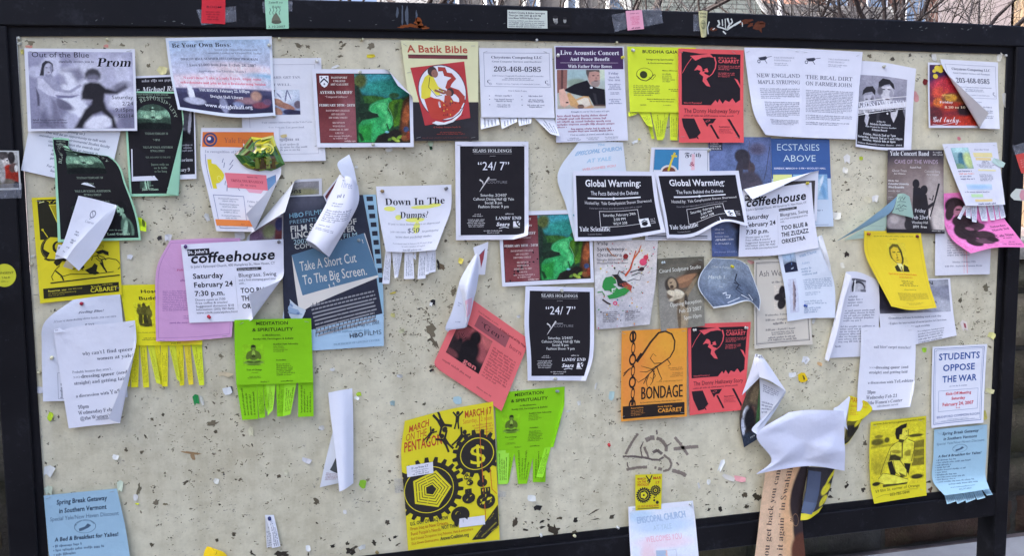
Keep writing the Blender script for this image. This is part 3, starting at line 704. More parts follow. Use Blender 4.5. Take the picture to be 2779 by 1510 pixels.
def d_chry(p):
    p.F(6, 6.5, 96, 55, .5, '8a8ca6')
    p.T('Chrystems Computing LLC', 16, 86, 14.6, 3.6, '4c4e66', 's'); p.T('Great Computer Services and Hardware', 17, 85, 20, 2.4, '7c7e98', 's'); p.T('203-468-0585', 19, 84, 33, 7.2, '33354a', 's')
    p.T('Kill Viruses, Upgrade Hardware, Install Networks', 17, 87, 40, 2.0, '7c7e98', 't'); p.G(24, 41.5, 79, 46, 2, '8a8ca4', 'c'); p.T('Repairs, Services, Upgrades, & Custom Built Systems', 22, 82, 51.5, 1.8, '7c7e98', 't')
    p.T('C', 9.5, 14, 50, 5, '4c4e66', 's'); p.T('C', 88.5, 93, 50, 5, '4c4e66', 's'); p.E(14, 51, 1.8, 1.4, '9a9cb4', inner=.6, n=12); p.E(93, 51, 1.8, 1.4, '9a9cb4', inner=.6, n=12)
    p.T('Our Clients Enjoy:', 38, 64, 61.5, 2.1, '7c7e98', 't')
    for u in (17, 61):
        p.G(u, 66.5, u + 27, 69.5, 1, '7c7e98', 'c'); p.G(u, 72, u + 29, 77.5, 2, '7c7e98', 'c'); p.G(u, 80, u + 27, 85.5, 2, '84869e', 'c')
        for v in (68.5, 73.5, 81.5): p.E(u - 5, v, .8, .6, '5c5e76', n=7)
def d_acoustic(p):
    p.R(1.6, 1.2, 98.4, 24, '46305a'); p.T('Live Acoustic Concert', 8, 93, 9, 4.6, 'ece6f6', 's'); p.T('And Peace Benefit', 22, 79, 15.2, 3.8, 'ece6f6', 's'); p.R(8, 17.2, 91, 17.5, 'c8bcd8'); p.T('With Father Peter Bowes', 19, 82, 22.6, 3.5, 'ece6f6', 's')
    p.IMG(3, 24.5, 71, 65, 'a9bdc6', 'b4b4ae', [(40, 10, 24, 20, 0, .8, '9fb8c4'), (94, 8, 20, 18, 0, .8, 'c4d0c4'), (40, 34, 20, 12, 0, .7, '8a9a92'),
        ('P', [(0, 0), (22, 0), (20, 48), (10, 56), (0, 60)], 1.5, '8e625f'), ('P', [(9, 0), (13, 0), (12, 50), (8, 50)], 1.5, '5c4042'), ('P', [(63, 5), (89, 4), (90, 19), (89, 37), (85, 44), (74, 44), (67, 35), (64, 21)], 2, 'b98f8a'), ('P', [(61, 10), (61, 0), (89, 0), (90, 7), (80, 4), (68, 6), (65, 22)], 2, '5c5254'), ('P', [(70, 32), (78, 28), (89, 26), (88, 39), (80, 46), (73, 43)], 2.5, '97878a'), (76, 15, 3, 1.4, 0, .4, '5a4044'), (86, 15, 2.4, 1.2, 0, .4, '5a4044'), (82, 22, 2, 4, 0, .6, 'a07a76'), (81, 29, 4.5, 1.4, 0, .4, '6a484a'),
        ('P', [(19, 48), (36, 37), (63, 27), (69, 40), (80, 46), (99, 51), (100, 95), (76, 94), (67, 72), (47, 67), (27, 60), (14, 53)], 1.2, '1e1c24'), (71, 46, 3, 2.6, 0, .3, 'e8e6f4'), ('P', [(74, 60), (80, 62), (84, 90), (80, 92)], 3, '33313a'),
        ('P', [(21, 59), (27, 60), (38, 76), (54, 68), (65, 69), (71, 91), (76, 96), (72, 100), (40, 100), (27, 93), (19, 77)], 1.2, 'cda172'), ('P', [(40, 80), (56, 72), (64, 73), (69, 92), (58, 97), (46, 94)], 3, 'e2d6cf'), (48, 95, 7, 6, 0, .2, '5a4640'), ('P', [(4, 51), (14, 48), (21, 67), (26, 88), (14, 97), (6, 92), (3, 67)], 1.5, 'dcb0a6'), (20, 84, 3, 2, 0, .5, '4a3434'), ('P', [(0, 92), (100, 92), (100, 100), (0, 100)], 5, 'a08078', .4)], .04, .65)
    p.T('Friday', 77, 91, 29.5, 2.5, '55578a', 't'); p.T('March 9th', 77, 92, 33.5, 2.0, '6a6c96', 's'); p.T('7PM - 9PM', 75, 93, 36.5, 1.8, '6a6c96', 's'); p.G(73, 39, 96, 46, 4, '7c7ea2', 'c'); p.G(73, 48, 96, 51, 2, '7c7ea2', 'c'); p.G(73, 55, 96, 61, 3, '7c7ea2', 'c')
    p.T('Brought to you by The Center of Light', 22, 76, 69, 1.6, '5a5a80', 't')
    for k in range(4): p.G(2, 71 + k * 3.0, 98, 74 + k * 3.0, 1, '9a6480')
    p.G(2, 83, 26, 85.5, 1, '9a6480'); p.G(4, 85, 94, 90, 2, '8a4a6a', 'c', .98); p.T('Visit us online at www.CenterofLight.org', 20, 80, 93.2, 1.6, '5a5a80', 't')
    for u in (14, 40, 66): p.G(u, 95, u + 22, 98.5, 2, '9a9cb4', 'c')
def d_gaia(p):
    p.T('BUDDHA GAIA', 21.5, 73, 9.5, 4.8, '34382a', 'b'); p.T('Integrating Spirituality', 27, 67, 20, 2.4, '626a34', 'b'); p.T('& Environmentalism', 29, 65, 25.6, 2.4, '626a34', 'b')
    p.E(24, 42, 12, 10, '5a602e', inner=.94, n=30); p.E(22.5, 42.5, 5.5, 5.6, '3a3e24'); p.L([(12, 44), (18, 50), (26, 52), (32, 48), (38, 42), (40, 43)], 1.2, '4a4e28'); p.L([(30, 46), (35, 50), (40, 44)], .7, '4a4e28')
    p.T('Make a difference', 50, 72, 36.5, 1.8, '565c30', 'b'); p.G(50, 39.5, 72, 54, 5, '7c8640', 'l'); p.G(7, 58, 46, 75, 6, '7a8440'); p.G(56, 63, 72, 68, 2, '565c30', 'r'); p.T('Meets in Middletown & in other towns', 26, 68, 80.5, 1.7, '565c30', 'b'); p.T('See our site for more information', 30, 66, 83.8, 1.7, '565c30', 'b'); p.G(16, 87.5, 30, 90, 1, '7a8440'); p.G(50, 87.5, 70, 90, 1, '7a8440')
def d_hathaway(p):
    p.R(5, 4.8, 95, 59.6, '241f26'); RD = 'e25a66'
    p.PG([(7, 2.8), (30, 4.6), (55, 8), (44, 9), (26, 10), (20, 7), (5, 9.5), (5, 6)], '241f26')
    p.PG([(18, 7.5), (48, 4.6), (54, 8.8), (47, 8.0), (36, 9), (26, 12.5)], RD); p.L([(20, 10), (12, 18), (6, 26)], .8, RD)
    p.L([(55, 8), (57.5, 14), (56.5, 20), (52, 26), (46, 29.5)], 2.2, RD, 1.0)
    p.PG([(30, 17), (34, 18), (38, 22), (44, 20), (46, 24), (40, 26), (47, 28), (43, 32), (47, 37), (49, 40), (43, 39), (37, 34), (38, 29), (32, 26), (34, 23), (29, 22), (24, 23), (27, 20)], RD); p.PG([(36, 19.5), (41, 23), (37, 24)], '241f26'); p.E(43, 25.6, 3.6, 1.2, '241f26', 14)
    p.PG([(86, 30.5), (91, 32), (95, 38), (95, 41)], RD)
    p.PG([(50, 59.6), (57, 54), (60, 57), (63, 53), (68, 58), (72, 54), (78, 56), (83, 52), (88, 57), (95, 53.6), (95, 59.6)], RD)
    p.T('CABARET', 61, 93, 14.2, 3.9, RD, 'b'); p.G(61, 7.6, 93, 10, 1, RD, 'j'); p.G(61, 16.5, 94, 22, 3, 'c45560', 'j'); p.G(61, 24, 86, 29.5, 3, 'c45560', 'j')
    p.T('World Premiere!', 8, 36, 58.3, 1.9, RD, 'n')
    p.T('The Donny Hathaway Story', 8, 94, 68, 4.8, '5e2a36', 'n'); p.G(8, 69.8, 93, 72.2, 1, '8a3a48', 'j')
    for q in ([(4.5, 74), (24, 74), (34, 89.5), (26, 95), (16, 96), (7, 83)], [(37, 74), (58, 74), (53, 79), (47, 79.5), (44, 83)], [(48, 81), (51, 80.5), (63, 95.5), (60, 96)], [(75, 74.5), (79, 74.5), (94, 93), (93, 96)], [(26, 93), (28.5, 93), (31, 96), (29, 96)]): p.PG(q, '2a2028')
    p.E(45, 76.5, 4, 1.1, 'b04a56', -20, inner=.6); p.T('Reservations', 62, 79, 83.4, 1.5, '6a2f3a', 'b'); p.G(62, 84.5, 86, 90, 4, 'b04a58', 'l')
def barrow(p, u, v):
    p.PG([(u, v), (u + 14, v - 1.6), (u + 16, v + .6), (u + 12, v + 2.6), (u + 4, v + 3)], '3a3c4e'); p.E(u + 1, v + 4, 2.6, 2, '4a4c5e', inner=.6, n=14); p.L([(u + 12, v), (u + 24, v - 1.5)], .8, '4a4c5e'); p.L([(u + 11, v + 2), (u + 15, v + 6)], 1, '3a3c4e')
def d_maple(p):
    barrow(p, 22, 10.5); p.T('YALE SUSTAINABLE', 50, 86, 11, 1.7, '8a8ca4', 't'); p.T('FOOD PROJECT', 50, 80, 14, 1.7, '8a8ca4', 't'); p.G(50, 15.5, 92, 19, 2, '9a9cb4', 'l')
    p.T('NEW ENGLAND', 17, 97, 31.5, 4.1, '50526a', 't'); p.T('MAPLE SYRUPING', 18, 97, 38.6, 4.1, '50526a', 't')
    p.G(20, 43, 95, 55, 6, '84869e'); p.G(26, 57.5, 95, 74.5, 9, '84869e'); p.G(32, 77.5, 92, 84.5, 4, '84869e')
def d_farmer(p):
    barrow(p, 8, 11); p.T('YALE SUSTAINABLE', 45, 80, 11, 1.7, '8a8ca4', 't'); p.T('FOOD PROJECT', 45, 72, 14, 1.7, '8a8ca4', 't'); p.G(45, 15.5, 84, 19, 2, '9a9cb4', 'l')
    p.T('THE REAL DIRT', 9, 88, 33.5, 4.3, '50526a', 't'); p.T('ON FARMER JOHN', 9, 88.5, 40.6, 4.3, '50526a', 't')
    p.G(9, 45.5, 90, 71, 14, '84869e'); p.G(9, 73.5, 91, 79.5, 3, '84869e'); p.G(9, 81.5, 88, 85.5, 2, '84869e')
def d_gross(p):
    p.IMG(2, 16.5, 87, 97, 'a9a8c0', '25232c', [(50, 6, 70, 20, 0, .8, '9c9ab2'), (88, 34, 20, 14, 0, .8, '8a88a0'),
        ('P', [(45, 16), (70, 13), (74, 24), (71, 34), (66, 39), (56, 40), (49, 31), (45, 24)], 2, 'c9c7da'), ('P', [(42, 21), (43, 9), (52, 3), (66, 4), (74, 10), (76, 18), (71, 16), (66, 11), (55, 13), (47, 17)], 1.5, '2a2830'), (53, 19.5, 4, .9, 0, .4, '3a3844'), (65, 19, 4, .9, 0, .4, '3a3844'), (61, 33.5, 5, .9, 0, .4, '5a4a58'), (69, 26, 4, 8, 0, .7, '9896ac'),
        ('P', [(10, 30), (32, 27), (36, 36), (33, 46), (22, 51), (13, 46)], 2, 'b2b0c6'), ('P', [(7, 30), (9, 22), (16, 17), (30, 15.5), (36, 22), (35, 29), (28, 24), (14, 26)], 1.5, '2e2c34'), (19, 43, 5, 1, 0, .4, '4a4854'), (30, 38, 4, 9, 0, .6, '7e7c92'), (17, 35, 3.4, .8, 0, .4, '3a3844'), (27, 34.4, 3, .8, 0, .4, '3a3844'), (46, 22, 6, 6, 0, .6, '6a6878'),
        ('P', [(0, 44), (8, 50), (22, 58), (32, 46), (46, 40), (56, 46), (68, 52), (80, 36), (90, 40), (100, 60), (100, 100), (0, 100)], 2, '24222a'), ('P', [(4, 44), (12, 50), (23, 56), (21, 60), (8, 53)], 1.2, 'd8d6ea'), ('P', [(16, 56), (24, 60), (20, 74), (14, 66)], 1.5, 'b8b6cc'), ('P', [(68, 50), (82, 36), (86, 40), (82, 56), (76, 66), (70, 58)], 1.5, 'c8c6d8'), ('P', [(72, 44), (84, 42), (80, 50), (68, 52)], 1.5, '2a2830'), (62, 54, 2, 1.2, 0, .3, 'e0deee'), ('P', [(40, 50), (46, 44), (44, 100), (38, 100)], 3, '3a3842')], .06, .7)
    p.PG([(2, 55.5), (88, 44.4), (88, 51), (2, 62)], 'd8d6ea'); p.PG([(2, 48.5), (88, 37.4), (88, 38.2), (2, 49.3)], 'e0deee'); p.PG([(2, 63.2), (88, 52.2), (88, 53), (2, 64)], 'e0deee')
    p.T('GROSS INDECENCY', 3, 88, 55.6, 7.2, 'f0eefa', 's', -6.5); p.T('THE THREE TRIALS OF OSCAR WILDE', 3, 86, 61, 3.4, '2a2832', 's', -6.5)
    for t, a, b, v, h in (('A Play by', 36, 52, 70, 1.7), ('Moisés Kaufman', 24, 62, 73.4, 2.2), ('Yale Project in Theater Studies', 16, 72, 76.2, 1.5), ('Eshaan Board', 28, 56, 79.6, 2.2), ('Friday, March 2nd at 7pm', 13, 72, 85, 2.3), ('Saturday, March 3rd at 7 and 10pm', 3, 84, 88.4, 2.3), ('Sunday, March 4th at 4pm', 12, 72, 91.6, 2.3), ('Whitney Humanities Center Theater - FREE', 3, 84, 95.2, 1.5)): p.T(t, a, b, v, h, 'eceaf6', 's')
def d_lucky(p):
    p.IMG(2.5, 3.5, 97.5, 96.5, '5a2a4a', '8a2420', [(10, 16, 22, 16, 0, .8, '3a2450'), (30, 34, 26, 14, 0, .8, 'b03040'), (18, 46, 14, 10, 0, .6, 'd04a38'), (40, 58, 24, 12, 0, .7, '7a4a30'), (30, 68, 30, 8, 0, .6, 'a0301e'), (60, 92, 50, 9, 0, .6, 'b0301e'), (36, 54, 10, 6, 0, .5, 'c08a30'), (14, 62, 8, 8, 0, .5, 'c8662a'), (60, 74, 14, 10, 0, .6, '2a1c24'), (8, 80, 14, 12, 0, .7, '5a1c1e')], .2, .9)
    for u, v, r in ((15, 9, 5), (22, 7, 4), (20, 12, 4), (10, 13, 3), (12, 21, 4)): p.E(u, v, r, r * .9, 'd8c040', 20)
    p.T('FIRE', 22, 62, 45, 11, 'b02a3c', 's'); p.G(22, 47, 60, 52, 1, 'd8b060'); p.T('Friday', 18, 40, 62, 3.4, 'e8dce8', 's'); p.T('8.30 to 10', 26, 60, 70, 3.6, 'e0d0c0', 's')
    p.T('Get lucky.', 6, 52, 91, 9.5, 'e4dcf0', 'c')
    p.L([(6, 95), (20, 96), (34, 93), (48, 90)], .7, 'd4c8e4')
def d_247(p):
    p.R(6.5, 4.6, 94.4, 95, '221f25'); W = 'e6e4ee'
    p.R(25, 5.9, 77, 6.2, '8a8894'); p.T('SEARS HOLDINGS', 24, 77.5, 10.6, 3.0, W, 't'); p.R(25, 11.9, 77, 12.2, '8a8894'); p.T('presents', 47, 55, 14.8, 1.1, 'a8a6b2', 'n')
    p.T('“24/ 7”', 30, 74, 28.4, 8.6, 'f2f0f8', 'n')
    p.L([(46, 35.5), (41, 41), (36, 46.5), (33, 50)], 2.2, 'd0ceda', .4); p.L([(33, 38), (37, 40), (38, 42.5)], 2, 'd0ceda', 1.2); p.T('COUTURE', 43, 71, 41.8, 2.7, '8c8a98', 'l'); p.R(44, 37.6, 56, 38.2, 'b0aeba')
    p.T('Saturday, 2/24/07', 34, 70, 55, 2.9, W, 'n'); p.T('Calhoun Dining Hall @ Yale', 24, 80, 59, 2.9, W, 'n'); p.T('Social: 8 pm', 40, 64, 62.8, 2.9, W, 'n'); p.T('Fashion Show: 9 pm', 31, 73, 66.8, 2.9, W, 'n')
    p.G(22, 72.5, 38, 76, 2, 'b8b6c2', 'c'); p.G(12, 78, 44, 87, 5, 'b8b6c2', 'c'); p.G(64, 72, 84, 74, 1, 'c4c2ce', 'c')
    p.T('LANDS’ END', 55, 90, 79, 3.4, 'f0eef6', 's'); p.T('Sears', 56, 74, 85.6, 3.8, 'f0eef6', 'bi'); p.L([(60, 88), (67, 86.8), (73, 87.6)], .9, 'f0eef6')
    p.R(79, 80.8, 88, 86.4, 'f0eef6'); p.PG([(82, 80.8), (84, 80.8), (84, 83), (87.5, 80.8), (90, 80.8), (85.4, 83.7), (89, 86.4), (86, 86.4), (83.4, 84.2)], '221f25'); p.R(79, 86.9, 88, 87.5, 'd8d6e0')
    p.G(30, 89.6, 72, 91.5, 1, 'b8b6c2', 'c'); p.G(40, 91.8, 64, 93.6, 1, 'b8b6c2', 'c')
def d_warming(p):
    p.R(3.5, 6.5, 95.5, 94.5, '211f27'); W = 'ecebf6'
    p.T('Global Warming:', 14.5, 82, 21.5, 9.6, W, 'b'); p.T('The Facts Behind the Debate', 21, 78, 33.4, 5.6, W, 'n'); p.R(17, 37, 80, 39, W); p.E(48.5, 38, 1.6, 2.1, W)
    p.T('Hosted by:  Yale Geophysicist Steven Sherwood', 13, 92, 46.6, 4.6, 'd8d6e4', 'n'); p.T('Come learn and debate about this pressing issue with an expert', 18, 80, 53, 2.2, '9a98a8', 'n')
    p.F(30, 56, 75, 80, .5, 'd8d6e4'); p.T('Saturday, February 24th', 34, 72, 64, 4.2, 'e4e2ee', 'n'); p.T('2:00 PM', 46, 60, 70.6, 4.2, 'e4e2ee', 'n'); p.T('WLH 208', 45, 61, 77, 4.2, 'e4e2ee', 'n')
    p.T('Yale Scientific', 5.5, 41, 86, 7.2, W, 's'); p.T('Lecture Series', 15, 31, 91.5, 2.2, '9a98a8', 't')
    p.PG([(74, 72), (85, 72), (86, 86), (75, 86)], W); p.E(80, 80.5, 3.4, 3.6, '211f27'); p.PG([(76, 77), (80, 73.5), (84, 77), (82.5, 77.6), (80, 75.6), (77.6, 77.6)], '4a5868'); p.G(87, 73, 95, 83, 3, 'a8a6b4', 'l')
def d_episc(p):
    for t, a, b, v, h, c in (('The', 42, 58, 14, 8, 'a9c4e6'), ('EPISCOPAL CHURCH', 4, 96, 40, 13, '93b6e0'), ('AT YALE', 34, 76, 62, 12, 'a8c6e8'), ('WELCOMES YOU', 30, 84, 84, 7, 'e8b4c4')):
        p.T(t, a, b, v, h, c, 'n', -5); p.T(t, a + .8, b + .8, v + .8, h, c, 'n', -5)
def d_episc2(p):
    p.IMG(2, 6, 98, 98, 'd6dcf4', 'd9dcf4', [(16, 8, 20, 8, 0, 1, 'b8cdee'), (50, 22, 44, 10, 0, 1, 'bccdf0'), (50, 44, 40, 8, 0, 1, 'e4cfe6'), (26, 60, 12, 16, 0, 1, 'ecc8dc'), (60, 84, 26, 24, 0, .8, 'ccd2ec')], .02, 2)
    p.T('EPISCOPAL CHURCH', 12, 86, 22, 8.4, '94add8', 'n', -3); p.T('EPISCOPAL CHURCH', 13, 87, 22.5, 8.4, 'a4b8dc', 'n', -3); p.T('AT YALE', 36, 64, 32, 6.6, 'a9bcd8', 'n', -3); p.T('WELCOMES YOU', 24, 78, 46, 7.2, 'dca4bc', 'n', -3)
    p.F(38, 56, 68, 98, .6, 'b4b6d0'); p.R(38.6, 56.6, 53, 74, 'a4b6d8'); p.R(51.6, 56.6, 54.6, 98, 'e0b8b4'); p.R(38.6, 73, 67.4, 76, 'e0b8b4')
def d_faith(p):
    p.F(6, 7, 97, 93, .5, '3a3c52'); p.R(6.8, 8, 48, 80, '3f83b8'); p.T('Faith', 58, 86, 33, 15, '33354a', 'f'); p.T('&', 66, 75, 66, 16, '8a3a54', 'f'); p.PG([(70, 22), (75, 24), (75, 80), (69, 80)], 'e8b8cc')
    p.T('&', 66, 75, 66, 16, 'a03a54', 'f')
    p.E(32, 84, 14, 22, 'd4d0d8', n=20); p.E(32, 85, 11, 16, '7a4a40', n=20); p.L([(31, 84), (36, 46), (41, 18)], 3.4, 'd8c444'); p.L([(35, 30), (45, 31)], 3, 'd8c444')
def d_drama(p):
    p.IMG(0, 0, 100, 100, '5f6da2', '4a5a90', [(30, 20, 50, 20, 0, 1, '6a7ab0'), (60, 60, 40, 40, 0, 1, '54648e'), (58, 22, 10, 5.4, 0, .25, '3a3440'), (54, 16, 13, 6, 20, .3, '33303c'), (48, 30, 6, 12, 8, .3, '3a3644'), (68, 26, 6, 5, 0, .3, '4a4048'), (62, 42, 24, 14, 20, .3, '433f50'), (74, 44, 12, 8, 30, .3, '4c4656'), (54, 62, 26, 18, 0, .3, '39364a'), (60, 84, 20, 14, 30, .4, '2a3048'), (78, 10, 14, 5, 0, .9, '5a5878')], .09, 1.0)
    p.L([(66, 3), (64, 12), (66, 30)], .6, '5a4a58'); p.L([(98, 8), (92, 28), (88, 36)], .9, '3a3848')
    rg = random.Random(2)
    for _ in range(40): a = rg.uniform(0, 6.28); p.L([(76, 10), (76 + rg.uniform(3, 11) * math.cos(a), 10 + rg.uniform(1, 4) * math.sin(a))], .7, '4c4a68')
    p.R(1, 4, 22, 11, '3a3c50'); p.T('YALE', 2, 16, 6, 2.2, 'd8d8e8', 's'); p.T('SCHOOL OF', 2, 20, 8.2, 1.5, 'd8d8e8', 's'); p.T('DRAMA', 2.5, 20, 10.5, 1.8, 'd8d8e8', 's')
    for k, v in enumerate((76, 79, 82, 85, 88)): p.G(6, v, 34, v + 2, 1, 'b8bcd8', 'l')
    p.T('203.432.1234', 8, 36, 86, 1.2, 'e0e2f2', 'b'); p.G(4, 95, 50, 97, 1, '8a94c0', 'l')
def d_ecst(p):
    p.R(0, 0, 100, 44.6, '3a5c9f'); p.T('ECSTASIES', 9, 83, 13, 7.6, 'cfe4f4', 'l'); p.T('ABOVE', 20, 76, 25.4, 7.6, 'cfe4f4', 'l'); p.T('SUNDAY, MARCH 4 • 3 PM • WOOLSEY HALL', 4, 92, 34, 1.9, 'eef2fc', 'b')
    p.R(2, 40, 34, 54, 'd4d894'); p.R(36, 40, 66, 54, '86b4d4')
    p.IMG(58, 40, 94, 69, '7ea6d4', '93b6de', [(70, 30, 30, 6, -70, .7, 'd4e4f6'), (50, 60, 12, 40, 14, .9, 'c4dcf4'), (30, 70, 18, 12, 0, .8, 'b4cdec'), (80, 70, 10, 26, -10, .9, '6c9acc')], .05, 1.2)
    p.G(50, 76, 90, 86, 3, '7c88a4', 'l'); p.R(4, 97.6, 92, 98.2, '8a96b4')
def d_coffee(p):
    B = '26252e'
    p.R(5.5, 6.5, 27, 15, B); p.T('St. John’s', 6, 25, 12, 4.2, 'e8e8f8', 'b'); p.T('coffeehouse', 7, 91, 24, 13, '1b1a22', 'bi', 0); p.T('St John’s Episcopal Church, 400 Humphrey St., New Haven, CT', 7, 91, 30, 3.1, '3a3948', 'n')
    p.T('Saturday', 8, 38, 43.5, 6.6, B, 'b'); p.T('February 24', 8, 47, 54.6, 6.6, B, 'b'); p.T('7:30 p.m.', 8, 38, 65.6, 6.6, B, 'b')
    for k, t in enumerate(('Doors open at 7:00', 'Free coffee & snacks!', 'Suggested donation $10', 'Information: (203) 787-9642', 'www.ctfolk.com/stjohns.html')): p.T(t, 8, 8 + (30, 32, 38, 38, 41)[k], 72 + k * 4.2, 2.9, '3a3948', 'n')
    p.R(52, 32.6, 77, 36.2, B); p.T('featuring this month:', 53, 74, 35.6, 2.4, 'd8d8ec', 'n'); p.T('Bluegrass, Swing', 53, 92, 44, 5, B, 'n'); p.T('and a foot-stomping good time', 53, 91, 49, 2.8, '4a4958', 'n'); p.T('with...', 53, 60, 53, 2.6, '4a4958', 'n')
    p.T('TOO BLUE &', 54, 90, 64, 6.4, B, 'b'); p.T('THE ZUZAZZ', 54, 90, 74, 6.4, B, 'b'); p.T('ORKESTRA', 54, 85, 84, 6.4, B, 'b'); p.R(49.6, 42, 49.9, 84, 'b8b8cc')
def d_ash(p):
    p.F(3.2, 3, 96, 95, .8, '4a464e'); p.F(4.8, 4.4, 94.5, 93.6, .4, '7a767e')
    p.T('Ash Wednesday', 9, 90, 19, 7, '4a4650', 'l'); p.T('at the Chapel', 32, 68, 27, 2.6, '6a6670', 't')
    p.IMG(36, 30, 62, 58, 'cfc6c4', 'cfc6c4', [(60, 30, 26, 28, 0, .3, '2a262c'), (40, 46, 40, 15, -12, .3, '2c282e'), (52, 74, 28, 24, 20, .3, '2a262c'), (80, 40, 24, 14, 0, .5, '3a363c')], .05, 1.2)
    for k, t in enumerate(('Wednesday, February 21', '8:00 am – Dwight Chapel', '', '8:00 pm – Battell Chapel')):
        if t: p.T(t, 20, 72, 64 + k * 5.6, 2.3, '6a6670', 't')
    p.G(26, 71, 64, 75, 1, '7a767e', 'c'); p.G(28, 82, 72, 86.5, 2, '7a767e', 'c'); p.G(14, 87.5, 82, 93, 2, '7a767e', 'c')
def d_actors(p):
    p.IMG(8, 2, 37, 34, 'c4d4f2', '20264a', [(50, 12, 50, 30, 0, .9, 'b4ccf0'), (64, 34, 3, 16, 0, .4, '6c8abc'), (50, 78, 60, 26, 0, .15, '262a44'), (60, 62, 4, 6, 0, .4, '5a78b0'), (60, 84, 12, 2.6, -20, .4, 'b8c4e4')], .05, 1.1)
    p.T('A Conversation', 42, 96, 6, 3.4, '9cb0d4', 't'); p.T('with Three', 45, 82, 16, 3.6, '8faad4', 't'); p.T('Actors', 48, 64, 26, 3.4, '98aed2', 't')
    p.G(44, 30, 80, 42, 3, '93a6c8', 'l'); p.G(43, 47, 96, 62, 6, '8fa0c0'); p.G(43, 65, 84, 70, 2, '98a6c4', 'l'); p.G(40, 76, 88, 82, 2, '98a6c4', 'l')
    p.IMG(8, 44, 28, 90, 'ccd0ec', 'c8ccea', [(54, 50, 14, 44, 6, .3, '8a7c8c'), (66, 54, 4, 42, 6, .3, '5c4c60'), (44, 54, 4, 40, 6, .4, 'b8a8b0')], .04, 1.1); p.G(38, 85, 78, 93, 3, '8a9cc0', 'l')
def d_sculpt(p):
    p.IMG(0, 0, 100, 100, '5f5b52', '8a8784', [(20, 74, 30, 40, 0, 1, '8c8885'), (80, 70, 40, 40, 0, 1, '7c7974'), (74, 26, 17, 22, 34, .5, '4a4038'), (56, 34, 22, 9, -12, .5, '8a6650'), (60, 30, 24, 4, -20, .5, 'a87c60'), (30, 38, 15, 12, -14, .3, '3c342e'), (31, 36, 9, 8, -14, .35, 'b09a84'), (30, 40, 4, 2.4, -10, .4, '4a3a30'), (28, 34, 3, 1, 0, .4, '4a3a30'), (42, 52, 24, 10, 8, .3, '6a5a4c'), (34, 50, 16, 4, 24, .4, 'd4c8b8'), (40, 56, 18, 3.4, -14, .4, 'c4b8a8'), (46, 48, 12, 2.6, 30, .4, 'ded4c6'), (44, 62, 12, 4, 0, .4, '5a4c40'), (52, 80, 13, 22, 0, .35, '9a8a76'), (44, 82, 4, 22, 0, .4, '6a5a4a'), (68, 46, 5, 22, 32, .4, '8a7a68'), (60, 62, 4, 10, 0, .4, '3a322c')], .07, .8)
    p.T('Cinard Sculpture Studio', 4, 94, 20, 5.6, 'e4e2e2', 'n', -3.2)
    for k, (t, a) in enumerate((('Opening Reception', 24), ('Feb 23 2007', 44), ('5pm-10pm', 54))): p.T(t, a, 94, 68 + k * 10, 5.6, 'dcdada', 'n', -3)
def d_symph(p):
    p.IMG(0, 0, 100, 100, 'cfc8d0', 'bcb9c8', [(70, 20, 30, 16, 0, 1, 'd8d0d4'), (30, 44, 40, 14, 0, 1, 'd2d0da'), (30, 88, 60, 20, 0, 1, 'b8b6c6')], .05, 1.3)
    rg = random.Random(11)
    for _ in range(90): p.E(rg.uniform(2, 96), rg.uniform(2, 99) if rg.random() < .6 else rg.gauss(28, 9), rg.uniform(.5, 1.9), rg.uniform(.4, 1.2), rg.choice(['c03a50', 'd89a3a', '3a8a48', '2a2a30', 'd05a80', 'b8402a', 'd8c84a', '4a7a9a']), rg.uniform(0, 180), 6)
    for q, w, c in (([(50, 40), (58, 32), (62, 22), (66, 12)], 3.4, 'c4502c'), ([(62, 22), (70, 14), (74, 6)], 2.6, 'c86a34'), ([(58, 36), (68, 34), (78, 32), (84, 28)], 1.8, '2a2426'), ([(60, 40), (72, 37), (80, 40)], 1.4, '2a2426'), ([(36, 42), (40, 34), (50, 38)], 2.2, '2a2426'), ([(20, 8), (28, 16), (36, 18)], 1.6, 'b86a30'), ([(54, 46), (64, 44), (74, 46), (76, 40)], 1.2, '2a2426')): p.L(q, w, c, w * .5)
    p.E(78, 25, 6, 4, 'd84a72', 20); p.E(82, 20, 4, 3, 'c83a50'); p.E(50, 18, 4, 3, '8a2a2a'); p.E(76, 33, 4, 2.4, '3a2426')
    p.PG([(14, 45), (18, 41), (28, 40), (34, 43), (36, 48), (30, 49), (40, 55), (54, 52), (58, 57), (50, 62), (36, 65), (24, 66), (20, 62), (30, 60), (24, 56), (16, 56), (12, 52)], '2f8a44'); p.PG([(28, 38), (38, 38), (46, 45), (52, 46), (56, 51), (46, 53), (38, 51), (36, 44)], '221f22'); p.PG([(40, 49), (52, 47), (62, 52), (60, 58), (54, 55)], 'a84a3a'); p.PG([(28, 54), (36, 53), (34, 57), (28, 60)], 'dcdce4')
    p.L([(12, 66), (20, 70), (26, 72)], 2.6, '3a2a2a'); p.L([(4, 58), (12, 57), (16, 62)], 1.8, '4a8a4a'); p.E(34, 71, 4, 2.4, 'd04a78', 20, inner=.4)
    p.T('Yale', 4, 22, 5, 3.6, '4a4650', 'n'); p.T('Symphony', 4, 48, 11.5, 4.2, '3e3a44', 'n'); p.T('Orchestra', 4, 44, 18, 4.2, '3e3a44', 'n'); p.T('Saturday 24 Feb 2007 8pm', 4, 54, 22.4, 2.3, '5a5662', 'n'); p.T('Woolsey Hall New Haven', 4, 54, 26, 2.3, '5a5662', 'n')
    p.G(12, 80, 50, 93, 6, '6a6674', 'l'); p.G(52, 80, 82, 93, 6, '6a6674', 'l')
